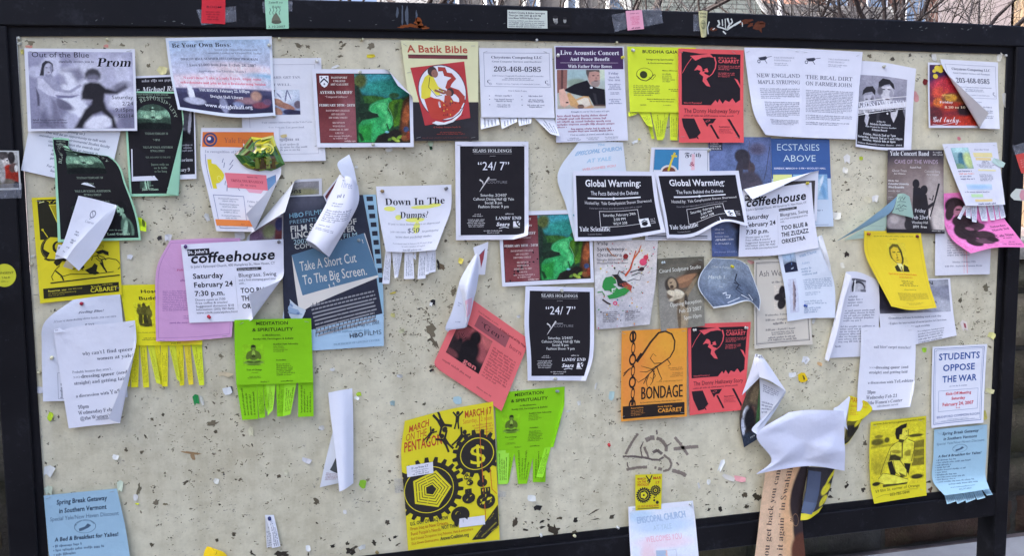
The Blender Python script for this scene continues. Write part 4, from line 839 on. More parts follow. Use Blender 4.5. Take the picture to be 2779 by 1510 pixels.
def d_gen(p):
    p.T('New Haven', 24, 40, 9, 2.6, '9a4850', 't'); p.G(30, 6.5, 60, 9, 1, 'a8545c', 'c'); p.R(27, 11, 74, 27, '9a5560'); p.T('“Gen”', 33, 68, 22.5, 7, '4a2a34', 't')
    p.IMG(8, 30, 56, 76, '2a1f24', '3a2a2e', [(66, 20, 46, 22, 0, .7, 'b05a60'), (84, 12, 22, 16, 0, .8, 'c4686c'), (24, 30, 24, 20, 0, .8, '8a4850'), (74, 44, 34, 20, 30, .5, 'a8565e'), (56, 20, 15, 20, 0, .5, '1e181c'), (54, 60, 28, 36, 0, .5, '1c171b'), (22, 52, 6, 8, 0, .3, '231c20'), (16, 74, 14, 22, 10, .5, '2a2024'), (60, 92, 50, 16, 0, .6, '1c171b'), (14, 92, 18, 10, 0, .7, '6a3a40')], .07, .8)
    for k in range(5): p.L([(18.5, 54), (13 + k * 2.6, 46 - (2.4 - abs(k - 2)) * 1.6)], .9, '1e181c', .6)
    p.T('gen', 32, 51, 74, 6, 'd07078', 'b'); p.T('A New Level of Hip Hop', 58, 98, 12, 3, '7a303c', 'b', 0); p.T('born', 78, 97, 24, 5, 'b4505c', 'b'); p.G(60, 34, 94, 76, 11, 'b0505a'); p.G(8, 84, 60, 88, 1, 'a8545c'); p.G(60, 90, 92, 93, 1, 'a8545c')
def d_hbo(p):
    p.IMG(0, 0, 86, 100, '20283e', '23263a', [(30, 6, 26, 8, 0, 1, '4a4c60'), (50, 20, 40, 12, 0, 1, '262c44')], .05, 2.5)
    p.PG([(86, 0), (100, 0), (100, 84), (95, 62), (91, 30)], '90b4d4')
    for k in range(10):
        v = 1.2 + k * 6.0; u = 89.5 + k * .75
        p.PG([(u, v), (u + 7 - k * .3, v), (u + 7 - k * .3, v + 3.2), (u, v + 3.2)], '1d2233')
    p.PG([(0, 76), (3, 84), (0, 100)], '23263a'); p.PG([(0, 90), (100, 78.5), (100, 100), (0, 100)], 'a3c1e4')
    p.T('HBO', 6, 22, 14.5, 3.2, '7fb0d0', 'b', -5); p.T('FILMS', 23, 42, 13.4, 3.4, '7fb0d0', 'l', -5); p.T('PRESENTS', 6.5, 36, 18.6, 2.7, '8fb8d4', 'l', -5)
    p.T('FILM SOCIETY OF', 7.5, 78, 23.8, 4, 'd8d8de', 'b', -5); p.T('LINCOLN CENTER', 8.5, 76, 28.4, 4, 'd8d8de', 'b', -5); p.T('2007 STUDENT FILM', 11, 78, 32.2, 3.2, 'a9c8dc', 'n', -5); p.T('COMPETITION', 12, 62, 35.4, 3.2, 'd0d4de', 'n', -5)
    p.PG([(9, 39), (85, 26.4), (96, 55), (28, 72), (16, 76)], 'd9d4d8'); p.PG([(9, 39), (84, 26.4), (95.6, 53.6), (20, 65)], '54789c')
    p.T('Take A Short Cut', 18, 76, 49.6, 6.4, 'dcd8da', 'n', -7.5); p.T('To The Big Screen.', 21, 86, 58.4, 6.4, 'dcd8da', 'n', -7.5)
    for k in range(9):
        a = 71.5 + k * 2.35
        p.PG([(28 + k * .7, a), (91 + (k % 3), a - 8.2), (91 + (k % 3), a - 7.1), (28 + k * .7, a + 1.1)], '8d8e9c'); 
        for q in range(16): u = 30 + q * 3.9 + (k * 1.7) % 3; p.PG([(u, a - 1.2 - (u - 28) * .13), (u + .7, a - 1.3 - (u - 28) * .13), (u + .7, a + 1.6 - (u - 28) * .13), (u, a + 1.6 - (u - 28) * .13)], '23263a')
    p.T('Entries must be received by May 31, 2007.', 32, 97, 93.5 - 4.5 * .9, 2.1, '2c3448', 'n', -6.2); p.G(40, 88, 95, 90, 1, '7c9cc0', 'c')
    p.T('HBO', 66, 80, 93.4, 2.9, '262c40', 'b', -3); p.T('FILMS', 80.5, 98, 92.6, 3, '262c40', 'l', -3); p.T('FILM SOCIETY OF LINCOLN CENTER', 50, 96, 97.5, 1.2, '7088a8', 't', -2)
def d_dumps(p):
    for a in ((12, 24, 24, 27, ), (60, 24, 84, 27), (58, 38, 76, 41), (10, 30, 28, 32)): pass
    for u, v, ru, rv in ((16, 33, 8, 3.6), (62, 31, 17, 2.6), (52, 50, 14, 3.4), (56, 62, 5, 9), (28, 46, 5, 4), (78, 29, 8, 3)): p.E(u, v, ru, rv, 'e6e27a')
    p.T('Down In The', 10, 91, 27.5, 10.4, '2c2c38', 's'); p.T('Dumps?', 30, 70, 47, 10, '2c2c38', 's'); p.T('If you’ve been feeling down or depressed', 12, 90, 58, 3.2, '9a9cb0', 't')
    p.T('you can earn', 14, 40, 70, 3.4, '9a9cb0', 't'); p.T('$50', 42, 62, 70, 7.6, '5a5c6e', 't'); p.T('for participating', 66, 92, 70, 3.4, '9a9cb0', 't'); p.T('in two short psychology studies.', 22, 84, 78, 3.6, '8c8ea4', 't')
    p.T('Participants must be between 18-35 years of age', 16, 88, 88, 2.4, '9a9cb0', 't'); p.T('be native speakers of English', 32, 76, 92.4, 2.4, '9a9cb0', 't'); p.G(18, 95, 86, 99, 1, '9a9cb0', 'c')
def d_medit(p):
    D = '3a4a16'
    p.T('MEDITATION', 28, 70, 9, 5.2, '26320c', 'b'); p.T('& SPIRITUALITY', 23, 76, 18.8, 5.2, '26320c', 'b'); p.T('in Middletown,', 36, 60, 26.4, 2.8, D, 'b'); p.T('Rocky Hill, Farmington & Enfield', 24, 76, 32, 2.8, D, 'b')
    p.IMG(10, 39, 38, 72, '88c41c', '88c41c', [(50, 16, 12, 14, 0, .25, '4a5a22'), (50, 19, 8, 10, 0, .3, '6a8434'), (50, 9, 11, 6, 0, .3, '2c3414'), (50, 50, 27, 24, 0, .25, '566a28'), (50, 46, 8, 18, 0, .4, '8fae48'), (26, 52, 10, 20, 20, .3, '5a7028'), (74, 52, 10, 20, -20, .3, '5a7028'), (50, 56, 9, 8, 0, .3, '384618'), (50, 84, 46, 10, 0, .3, '73983a'), (34, 82, 18, 5, 10, .4, '4a6020'), (66, 82, 18, 5, -10, .4, '4a6020'), (50, 94, 30, 4, 0, .5, '5c7a28')], .05, .7)
    p.T('Tree of Change', 14, 34, 79, 2.4, D, 'b'); p.G(18, 81, 32, 83, 1, '5c7a1c', 'c'); p.G(12, 87, 36, 91, 2, '5c7a1c', 'c')
    p.T('Buddhist Faith Fellowship', 50, 82, 40.6, 2.4, D, 'b'); p.G(50, 42, 74, 52, 4, '5c7a1c', 'l'); p.T('Includes:', 53, 66, 65, 2.4, D, 'b'); p.G(53, 69, 80, 88, 7, '52701c', 'l'); p.G(28, 94.6, 46, 98, 1, '5c7a1c', 'c'); p.T('www.hffct.net', 58, 74, 97, 2.2, D, 'b')
def d_pentagon(p):
    B = '2b2826'; Y = 'd8cc2a'; R_ = 'b5452a'
    p.T('MARCH', 6, 29, 9.5, 4.8, R_, 'b', -6, slant=.15); p.T('ON THE', 4, 27, 15.5, 5.4, R_, 'n', -4); p.T('PENTAGON', 3, 44, 23.4, 7.4, R_, 'b', -3)
    p.T('MARCH 17', 68, 98, 7.5, 4.6, 'b04a24', 'b', 0); p.T('Saturday, 12 noon', 66, 98, 11.2, 3, 'c47a2c', 'n'); p.G(60, 12.5, 98, 19.5, 4, 'c48a34', 'r')
    def gear(u, v, r, n, tooth, a0=0):
        pts = []
        for k in range(n):
            for da, rr in ((0, 1), (.16, 1), (.28, 1 + tooth), (.62, 1 + tooth), (.74, 1), (.999, 1)):
                a = a0 + (k + da) * 2 * math.pi / n
                pts.append((u + r * rr * math.cos(a), v + r * rr * math.sin(a) / p.asp))
        p.PG(pts, B)
    gear(27, 55, 32, 22, .17); p.E(27, 55, 27, 27 / p.asp, Y, n=40, inner=.97)
    for k, r in enumerate((22.5, 19.6, 18.6, 16, 15, 12.4, 11.4, 8.8, 7.8)):
        pts = [(29 + r * math.cos(a), 55.2 + r * math.sin(a) / p.asp) for a in [j * 2 * math.pi / 5 - .0 for j in range(5)]]
        p.PG(pts, Y if k % 2 == 0 else B)
    p.PG([(29 + 6.2 * math.cos(j * 1.2566), 55.2 + 6.2 * math.sin(j * 1.2566) / p.asp) for j in range(5)], B)
    for j in range(5):
        a = j * 1.2566; p.L([(29 + 8 * math.cos(a + .63), 55.2 + 8 * math.sin(a + .63) / p.asp), (29 + 18 * math.cos(a + .63), 55.2 + 18 * math.sin(a + .63) / p.asp)], .9, Y)
    gear(80, 33.5, 22, 16, .2, .1); p.E(80, 33.5, 18, 18 / p.asp, Y, n=34, inner=.95); p.T('$', 71, 90, 41, 15, Y, 's')
    def figure(u, v, s_, rot):
        r = rad(rot)
        def q(x, y): X, Y_ = x * math.cos(r) - y * math.sin(r), x * math.sin(r) + y * math.cos(r); return (u + X * s_, v + Y_ * s_ / p.asp)
        p.E(*q(0, -2.6), .85 * s_, .85 * s_ / p.asp, B, n=14); p.L([q(0, -1.6), q(0, 1.2)], 1.7 * s_, B)
        for a in ([q(-.5, -1.3), q(-2.4, -3.2)], [q(.5, -1.3), q(2.4, -3.2)], [q(-.4, 1), q(-1, 4)], [q(.4, 1), q(1, 4)]): p.L(a, .75 * s_, B)
    figure(42, 7.6, 3.3, 150); figure(60, 7.5, 2.3, 6); figure(47, 21, 2.9, -30); figure(63, 20, 2.7, 42); figure(30, 14, 2.0, 40)
    for u, v, r in ((68, 50, 3), (71, 54.5, 3.6), (84, 56, 5.4), (69, 66, 7), (87, 70, 10)):
        p.E(u, v, r, r / p.asp * .9, B, n=16); p.R(u - r * .5, v - r * 1.5 / p.asp, u + r * .5, v - r * .5 / p.asp, B); p.E(u - r * .42, v, r * .34, r * .28, Y, n=12); p.E(u + r * .42, v, r * .34, r * .28, Y, n=12); p.PG([(u - r * .12, v - r * .5), (u + r * .12, v - r * .5), (u, v - r * .25)], Y)
        for k in (-1, 0, 1): p.L([(u + k * r * .3, v - r * 1.45 / p.asp), (u + k * r * .3, v - r * 1.0 / p.asp)], r * .08, Y)
    p.E(59, 78, 10, 6.6, B, -14); p.E(57, 76.5, 3, 1.6, Y, -14); p.PG([(52, 79), (60, 80), (60, 86), (57, 84), (55, 87), (52, 85)], B)
    p.T('U.S. OUT OF IRAQ NOW', 4, 46, 80.5, 2.9, '3c3630', 'b', -1.5); p.T('From Iraq to New Orleans,', 4, 46, 84.6, 2.8, 'a85020', 'n', -2); p.T('Fund People’s Needs', 4, 37, 88.6, 2.8, 'a85020', 'n', -2); p.T('NOT THE WAR MACHINE', 38, 80, 87, 2.9, '3c3630', 'b', -1.5)
    p.T('End Colonial Occupation: Iraq, Palestine, Haiti & everywhere', 4, 72, 92.2, 2.2, 'a85a20', 'n', -2); p.T('Shut Down Guantanamo', 4, 34, 96, 2.2, 'a85a20', 'n', -2); p.T('AnswerCoalition.org', 36, 67, 95.4, 2.8, '3c3630', 'b', -2)
    p.PG([(70, 98), (99.5, 74), (99.5, 89), (84, 98)], B)
    for k in range(4): p.L([(75 + k * 2.6, 96 + k * .2), (95 + k * 1.1, 80 + k * 3.4)], 1.5, '8a8030')
    for q in ([(84, 6), (84, 30), (85, 60), (86, 84)], [(92, 4), (91, 22)], [(93, 46), (94, 62), (99, 66)]): p.L(q, .7, 'c4662e')
    p.R(5, 34, 33, 42.5, 'd8d8ee'); p.T('Buses from CT', 10, 28, 37, 1.7, '5a5c70', 'b'); p.G(9, 37.6, 30, 42, 3, '7c7e94', 'c'); p.R(57, 80.6, 85, 87.4, 'd8d8ee'); p.T('Buses from CT', 62, 80, 83, 1.6, '5a5c70', 'b'); p.G(60, 83.4, 82, 87, 3, '7c7e94', 'c')
def d_pent_small(p):
    B = '2b2826'; Y = 'd8cc2a'
    p.T('MARCH', 8, 40, 15, 6, 'b5452a', 'b'); p.T('ON THE', 8, 40, 23, 6, 'b5452a', 'b'); p.T('PENTAGON', 8, 52, 32, 7, 'b5452a', 'b'); p.T('MAR', 66, 96, 15, 8, 'b04a24', 'b'); p.T('17', 74, 90, 28, 8, 'b04a24', 'b')
    for q in ([(40, 4), (56, 22)], [(62, 3), (50, 26)], [(44, 20), (58, 12)]): p.L(q, 4, B)
    for u, v, r, n in ((32, 58, 25, 20), (76, 46, 17, 16)):
        pts = []
        for k in range(n):
            for da, rr in ((0, 1), (.2, 1.18), (.6, 1.18), (.8, 1)): a = (k + da) * 2 * math.pi / n; pts.append((u + r * rr * math.cos(a), v + r * rr * math.sin(a) / p.asp))
        p.PG(pts, B); p.E(u, v, r * .78, r * .78 / p.asp, Y, inner=.93, n=24)
    p.PG([(32 + 14 * math.cos(j * 1.2566), 58 + 14 * math.sin(j * 1.2566) / p.asp) for j in range(5)], Y); p.E(32, 58, 4, 3, B); p.E(76, 46, 6, 4.5, Y, inner=.6)
    for u, v, r in ((72, 66, 3), (78, 62, 2.4), (72, 74, 4), (84, 80, 6)): p.E(u, v, r, r * .8, B)
    p.T('U.S. OUT OF IRAQ NOW', 8, 90, 92, 6, 'b5602c', 'b'); p.R(8, 94.5, 90, 96.5, '5a5430')
def d_bondage(p):
    B = '2c2220'; O = 'e8963e'
    p.IMG(2, 2, 98, 98, O, 'ea9a46', [(90, 12, 40, 20, 0, 1, 'ec9e3e'), (10, 50, 30, 40, 0, 1, 'e88c44')], .02, 3)
    for k in range(7):
        v = 7 + k * 12.6; p.E(17 + (k % 2) * .8, v, 5.4 if k % 2 == 0 else 3.0, 6.8, B, 4, 20, .62)
    p.L([(17, 2.6), (17.5, 12)], 3.4, B); p.L([(18, 74), (17, 83)], 4, B)
    p.L([(24, 34), (32, 27), (44, 14), (56, 4), (66, 2.5), (76, 6), (81, 14), (80, 24), (74, 32), (62, 38), (52, 43), (40, 51), (34, 60)], 3.4, '3c2c22', 1.2); p.L([(23, 35), (31, 26)], 5, B)
    for q in ([(62, 38), (50, 38), (44, 32), (48, 27), (53, 30)], [(70, 34), (75, 40), (71, 42)], [(50, 44), (38, 47), (28, 46)], [(44, 48), (36, 54), (26, 58), (22, 54)], [(48, 46), (52, 52), (48, 56), (44, 53)], [(42, 50), (38, 58), (40, 64)], [(54, 42), (58, 50), (62, 56), (58, 58)], [(62, 38), (46, 44), (30, 40)], [(50, 46), (48, 58), (44, 62)], [(3, 50), (10, 44), (20, 40)], [(4, 47), (12, 42), (18, 40)]): p.L(q, 1.5, '4a3524', .6)
    p.G(64, 43, 94, 47, 2, 'a8703a', 'r'); p.G(66, 49, 94, 54.5, 3, 'a8703a', 'r'); p.T('A LOVE STORY, WITH RESTRAINTS', 54, 94, 59.4, 1.4, '8a5a2c', 't')
    p.T('BONDAGE', 29.5, 93.5, 77.2, 14.5, B, 'n'); p.T('BONDAGE', 30.3, 94.2, 77.2, 14.5, B, 'n'); p.T('by David Henry Hwang, directed by James Blass', 29, 93, 81.6, 1.7, '5a3c24', 't')
    p.R(2.5, 83.4, 96.5, 97.3, '2a2220'); p.T('Reservations', 15, 34, 87, 1.8, 'c8863a', 'b'); p.G(15, 88, 40, 95, 4, 'a8703a', 'l'); p.T('CABARET', 56, 92.5, 93.4, 4.6, 'd8923c', 'b'); p.G(56, 85.6, 92, 88, 1, 'd8923c')
def d_yoga(p):
    p.T('www.bikramyoganewhaven.com', 5, 97, 4.8, 3.0, '3a3618', 'n')
    p.IMG(3, 6.5, 97, 84, 'd8cb30', 'd0c22e', [('P', [(0, 33), (100, 30), (100, 34), (0, 37)], 2, 'aca02a'), (12, 27, 13, 6, 0, .7, '5e571f'), (30, 25, 5, 4.6, 0, .6, '565020'), (84, 22, 14, 2.6, 0, .5, '4e481e'), ('P', [(78, 33), (100, 30), (100, 72), (76, 72), (78, 50)], 2, '7a7024'), (90, 44, 12, 2, 0, .7, 'b0a42a'), (90, 58, 12, 2, 0, .7, 'a4982a'), (14, 60, 18, 14, 0, 1, 'bcae2c'), (14, 18, 8, 3, 0, .6, '8a7e28'),
        ('P', [(46, 32), (58, 27), (70, 27), (82, 33), (81, 46), (77, 66), (58, 68), (42, 60), (29, 63), (31, 50), (37, 38)], 1.2, 'd9cf44'), ('P', [(58, 10), (67, 10), (70, 14), (69.5, 18), (71, 23), (64, 28), (58, 30), (53, 22), (54, 16)], 1, 'dbd14c'), ('P', [(45, 16), (46, 7), (56, 2), (67, 0), (66, 7), (59, 9), (58, 18), (54, 18), (53, 27), (48, 25)], 1, '23201a'), (66.5, 13.4, 2, .8, 0, .4, '2e2b18'), (68, 20.6, 2.4, .7, 0, .4, '6a5a22'), ('P', [(53, 25), (64, 28), (60, 33), (52, 30)], 2, '4a441e'),
        ('P', [(36, 50), (46, 50), (58, 56), (56, 63), (44, 60), (34, 60)], 4, '3a351a'), ('P', [(58, 32), (60, 32), (60, 58), (58, 58)], 2, '6a6224'), (72, 50, 9, 5, -10, .6, '8a8028'), (48, 46, 10, 3, 10, .7, '9a8e2c'), ('P', [(76, 34), (82, 34), (79, 66), (68, 72), (64, 68), (74, 60)], 2, 'cabd38'), ('P', [(33, 48), (38, 50), (28, 68), (20, 80), (16, 82), (22, 66)], 2, 'b8ac30'),
        ('P', [(31, 62), (40, 60), (47, 78), (44, 86), (36, 82)], 1.2, '221f17'), ('P', [(62, 66), (75, 68), (70, 86), (65, 78)], 1.2, '221f17'), ('P', [(40, 60), (54, 61), (66, 77), (68, 87), (56, 88), (46, 80)], 1.2, 'dcd24a'), ('P', [(52, 80), (60, 84), (66, 88), (56, 89)], 2, '5a5220'),
        ('P', [(13, 86), (22, 78), (45, 84), (60, 90), (69, 93), (67, 98), (50, 98), (24, 96), (15, 92)], 1.2, 'ded44c'), ('P', [(20, 96), (50, 98), (68, 97), (66, 100), (20, 100)], 2, '4a4520'), (8, 93, 8, 3, 0, .5, '2e2b1a'), (86, 90, 12, 4, 0, .5, '3a361c'), (12, 70, 8, 10, 0, .8, 'a89c2a')], .08, .6)
    for q in ([(37, 38), (31, 50), (24, 64), (17, 80)], [(42, 60), (46, 80), (56, 88), (66, 88), (67, 78), (56, 62)], [(46, 32), (37, 38)], [(82, 33), (81, 46), (76, 64)], [(58, 27), (46, 32)], [(70, 27), (82, 33)], [(13, 86), (22, 78), (45, 84), (60, 90), (69, 93)], [(69, 10), (70, 14), (69.4, 18), (71, 20), (69.6, 23), (64, 28)], [(15, 92), (24, 96), (50, 98), (67, 98)], [(38, 44), (36, 54), (33, 62)], [(60, 33), (59, 56)]):
        p.L([(3 + .94 * x_, 6.5 + .775 * y_) for x_, y_ in q], .9, '3a351a')
    p.T('59 Elm St. corner of Orange', 7, 88, 88.5, 3.2, '4a4520', 'n'); p.T('203-785-0844', 32, 69, 94.5, 3.3, '4a4520', 'n'); p.L([(6, 94), (20, 92), (40, 93), (70, 90), (84, 91)], .5, '8a8028')
def d_students(p):
    B = '2d4f9a'
    p.F(3.5, 2.6, 95.5, 96, .9, '6676a8'); p.F(6.4, 4.6, 92.6, 94, .5, '8a96bc')
    p.T('STUDENTS', 12, 88, 17, 8.2, B, 'b'); p.T('OPPOSE', 20, 80, 31, 8.2, B, 'b'); p.T('THE WAR', 20, 84, 45, 8.2, B, 'b'); p.G(31, 49, 70, 51.5, 1, '8a8eb0', 'c')
    p.F(13, 55, 88, 81, .6, '8a96bc'); p.T('Kick-Off Meeting', 27, 75, 61.2, 3.6, 'c8485a', 'b'); p.T('Saturday', 38, 64, 67.4, 3.6, 'c8485a', 'b'); p.T('February 24, 2007', 21, 80, 74.6, 4.2, 'c8485a', 'b'); p.G(44, 76.6, 58, 79.4, 1, 'd07888', 'c'); p.T('BRANFORD COMMON ROOM', 10, 92, 89, 3.0, '4a5c98', 'n'); p.G(12, 90.6, 90, 93.8, 2, '9aa4c4', 'c')
def d_spring(p):
    D = '2d3c56'
    p.T('Spring Break Getaway', 16, 84, 9.4, 4.3, D, 'bi'); p.T('in Southern Vermont', 18, 81, 17.4, 4.3, D, 'bi'); p.T('Special Yale/New Haven Discount', 5, 95, 24, 3.8, '5a6f8c', 'i')
    p.E(50, 31.5, 14, 6, '5d7390', 0, 34, .95); p.ARC('HICKORY HILL FARM', 50, 31.5, 11.6, 4.9, -165, -15, 1.3, '4c617e', 't'); p.PG([(42, 33), (50, 31.6), (54, 29), (58, 31), (54, 33), (46, 35), (42, 35.4)], '4c617e')
    p.T('A Bed & Breakfast for Yalies!', 9, 90, 42.5, 3.6, D, 'bi')
    w = (38, 80, 48, 38, 78, 22, 62, 80, 60, 78)
    for k in range(10):
        p.E(6.5, 46.6 + k * 3.7, .7, .5, '46597a', n=6); p.G(9, 45 + k * 3.7, 9 + w[k], 48.2 + k * 3.7, 1, '4f6584' if k in (0, 3, 6) else '5d7390', 'j')
    p.G(20, 83, 88, 86, 1, '4f6584', 'c'); p.T('www.sixhousefarm.com', 24, 74, 90.5, 2.2, '42567a', 'i'); p.T('802-297-8829', 38, 64, 94.8, 2.2, '4f6584', 'i')
def d_julie(p):
    p.L([(46, 4), (50, 30), (56, 60), (60, 98)], 1.4, 'e0a4b8'); p.L([(34, 4), (52, 60), (54, 98)], 1, 'e4b4c4'); p.L([(20, 8), (40, 50), (58, 72)], .8, 'e0b0c0')
    p.T('Julie Goldman', 24, 84, 36, 5, '5a5c72', 't'); p.G(22, 41, 72, 46, 2, '9a9cb4', 'c'); p.G(22, 50, 80, 74, 7, '9a9cb4', 'l'); p.T('Monday, February 19th', 32, 74, 83, 2.3, '7c7e96', 's'); p.T('4:00 PM - Saybrook Common Room', 18, 86, 88.6, 2.3, '7c7e96', 's')
def d_pink(p):
    p.IMG(3, 3, 72, 97, 'e87ac0', 'e87ac0', [(30, 18, 30, 14, 10, .25, '2c2026'), (16, 26, 12, 16, 20, .3, '3a2a32'), (40, 29, 15, 11, 0, .25, 'a8708a'), (38, 24, 8, 1.6, 0, .5, '4a3038'), (42, 33, 6, 2, 0, .5, '5a3440'), (50, 46, 34, 13, 10, .25, '33242c'), (34, 62, 22, 16, 20, .25, '2e2228'), (72, 56, 20, 7, -16, .3, '4a3440'), (54, 68, 18, 9, 0, .3, '2e2228'), (76, 74, 22, 10, 10, .25, '3a2a32'), (40, 84, 18, 11, 30, .3, '33242c'), (64, 86, 20, 7, 14, .3, '5a4050'), (84, 84, 12, 6, 20, .4, '33242c'), (54, 58, 10, 3, 20, .5, '8a5a74')], .08, .9)
    p.T('Saturday', 72, 95, 60, 4, '4a2440', 's'); p.T('March 3rd', 71, 96, 67, 4, '4a2440', 's'); p.T('Cafe Nine', 70, 96, 79, 5, '4a2440', 's'); p.G(73, 80, 94, 83.5, 1, '6a3458', 'c'); p.G(76, 88, 92, 91, 1, '8a4474', 'c'); p.T('NYC House Party', 66, 96, 95, 2.6, '6a3458', 's')
def d_ragged(p):
    p.IMG(13, 7, 46, 41, '9ec4d4', '6a90a0', [(40, 60, 18, 40, 10, .5, '4a7890'), (50, 30, 8, 26, 0, .5, '38647e'), (80, 60, 24, 40, 0, .9, 'b8c890'), (20, 90, 30, 14, 0, .7, '7a9a84'), (60, 10, 40, 14, 0, .9, 'b4d8e4')], .08, 1.1)
    p.T('Thursday Event', 56, 84, 12, 2.4, '8a8ca4', 's'); p.R(52, 16, 88, 23, 'e8d4a4'); p.R(54, 24, 84, 28, 'e4cc9c'); p.G(62, 28, 82, 34, 3, '7c7e96', 'c'); p.G(52, 34, 90, 40, 3, '84869e', 'c'); p.R(54, 42, 90, 44.5, 'e8dcb4'); p.G(54, 49, 88, 60, 5, '7c7e9a', 'l')
    for k in range(4): p.G(13, 43 + k * 4, 50, 46.4 + k * 4, 1, '5c5e84' if k != 1 else 'd88a80')
    p.IMG(20, 65, 76, 74, 'b8d0ee', 'b8c8ec', [(50, 50, 40, 30, 0, 1, 'a0c0ea')], .02, 2); p.R(24, 81, 52, 86, 'bcdcb4'); p.R(30, 89.5, 72, 93.5, 'e8cc98'); p.G(12, 76, 90, 79, 1, '6a6c90'); p.G(36, 95, 90, 99, 1, '6a6c90')
def d_band(p):
    p.IMG(0, 0, 100, 100, '3a343e', '2a262e', [(50, 32, 74, 20, 0, .8, '776769'), (20, 58, 32, 22, 0, 1, '7a6b6c'), (50, 50, 30, 22, 0, 1, '918286'), (84, 52, 16, 30, 0, .8, 'a99da2'), (92, 84, 13, 17, 0, .7, 'c4babf'), (24, 72, 20, 12, 0, .9, '6a6068'), (20, 88, 20, 12, 0, .35, '968c94'), (14, 84, 8, 5, 0, .8, 'b4aab0'), (36, 90, 5, 6, 0, .4, '2a262c'), ('P', [(32, 78), (46, 84), (50, 96), (40, 100), (34, 92)], 3, '2c282e'),
        (51, 40.6, 6.2, 5.6, 0, .15, '1d1a20'), (65, 48, 6.6, 5.8, 10, .15, '1d1a20'), ('P', [(46, 45), (58, 45), (62, 50), (70, 54), (73, 66), (82, 62), (84, 65), (73, 71), (74, 79), (75, 100), (49, 100), (45, 64)], 1.2, '1c191f'), ('P', [(0, 95.5), (100, 95.5), (100, 100), (0, 100)], 2, '1b181e'), ('P', [(74, 70), (78, 74), (76, 84), (73, 80)], 1, 'd0c8ce'), (0, 0, 1, 1, 0, .5, '3a343e')], .05, .7)
    p.L([(92, 40), (86, 56), (82, 66), (76, 80)], 3.4, '1e1b20', 2); p.L([(82, 54), (80, 60), (74, 58)], 2, '1e1b20')
    p.T('Yale Concert Band', 4, 74, 7, 5.6, 'eeecf4', 's'); p.G(76, 1.6, 98, 7, 2, 'b4b2bc', 'r'); p.T('CAVE OF THE WINDS', 12, 90, 16.6, 5, 'b9a4c0', 'n'); p.T('Russell Peck', 40, 60, 22, 2.2, 'd0c8d0', 'b'); p.T('Ghost Train', 8, 34, 26.4, 3, 'd4ccd4', 'n'); p.T('Eric Whitacre', 12, 32, 29.6, 2, 'd4ccd4', 'b'); p.T('Colonial Song', 66, 94, 27, 3, 'c8c0c8', 'n'); p.T('Percy Grainger', 70, 92, 30.2, 2, 'c8c0c8', 'b')
    p.G(2, 36, 34, 38.4, 1, 'dcd4dc', 'l'); p.T('Columbia University', 2, 38, 42, 2.4, 'eee8f0', 'b'); p.T('Wind Ensemble', 2, 30, 46, 2.4, 'eee8f0', 'b'); p.G(2, 48, 40, 51, 1, 'b0a8b0', 'l'); p.G(2, 56, 16, 60, 2, 'b0a8b0', 'l')
    p.T('Friday', 49, 68, 75, 4.6, 'eeecf4', 'n'); p.T('Feb 23rd', 44, 72, 83, 4.6, 'eeecf4', 'n'); p.T('Woolsey Hall', 44, 72, 88.6, 3.2, 'e4e0ea', 'n'); p.T('8PM  Free', 46, 70, 94, 3.4, 'e4e0ea', 'n'); p.G(66, 96, 98, 98, 1, 'b4b0ba', 'r')
def d_portrait(p):
    B = '4a4420'
    p.G(10, 5.4, 92, 7.6, 1, '9a8a34', 'c'); p.G(42, 9, 60, 11, 1, '9a8a34', 'c')
    p.IMG(40, 14, 70, 52, 'e9c93e', 'e6c63c', [('P', [(8, 50), (5, 36), (7, 16), (29, 4), (60, 5), (77, 24), (80, 52), (74, 66), (62, 74), (40, 72), (22, 62)], 2, '6a6026'), ('P', [(14, 42), (16, 22), (34, 13), (56, 16), (68, 32), (70, 52), (64, 64), (52, 71), (34, 66), (20, 56)], 3, 'dfbf36'), ('P', [(66, 20), (78, 30), (80, 52), (72, 66), (66, 70), (70, 50)], 3, '3c381e'), ('P', [(24, 30), (40, 29), (40, 32), (24, 33)], 1.5, B), ('P', [(50, 29), (66, 28), (66, 31), (50, 32)], 1.5, B), (46, 42, 2, 8, 0, .5, '7c7030'), (44, 50, 6, 1.6, 0, .4, '6a6028'), (44, 58, 9, 1.4, 0, .4, B), ('P', [(34, 68), (60, 70), (66, 80), (52, 100), (44, 100), (36, 84)], 2, 'ead99a'), ('P', [(14, 82), (36, 73), (48, 99), (16, 99)], 1.5, '36331c'), ('P', [(72, 72), (92, 80), (96, 99), (58, 99)], 1.5, '36331c'), ('P', [(50, 80), (56, 80), (58, 99), (48, 99)], 1.5, '8a7c34')], .06, .7)
    p.T('Yale Political Union Presents Debate', 28, 80, 56, 2.2, 'd87a2a', 'b'); p.G(42, 58, 74, 60, 1, 'd0642a', 'c'); p.G(40, 63, 78, 71, 3, '8a7a34', 'c'); p.G(46, 74, 74, 76, 1, '9a8a38', 'c'); p.G(32, 79, 90, 89, 7, 'a08c38'); p.G(40, 91, 82, 94, 2, 'a8943c', 'c')
    p.F(5, 3, 95, 97, .3, 'c0a438')
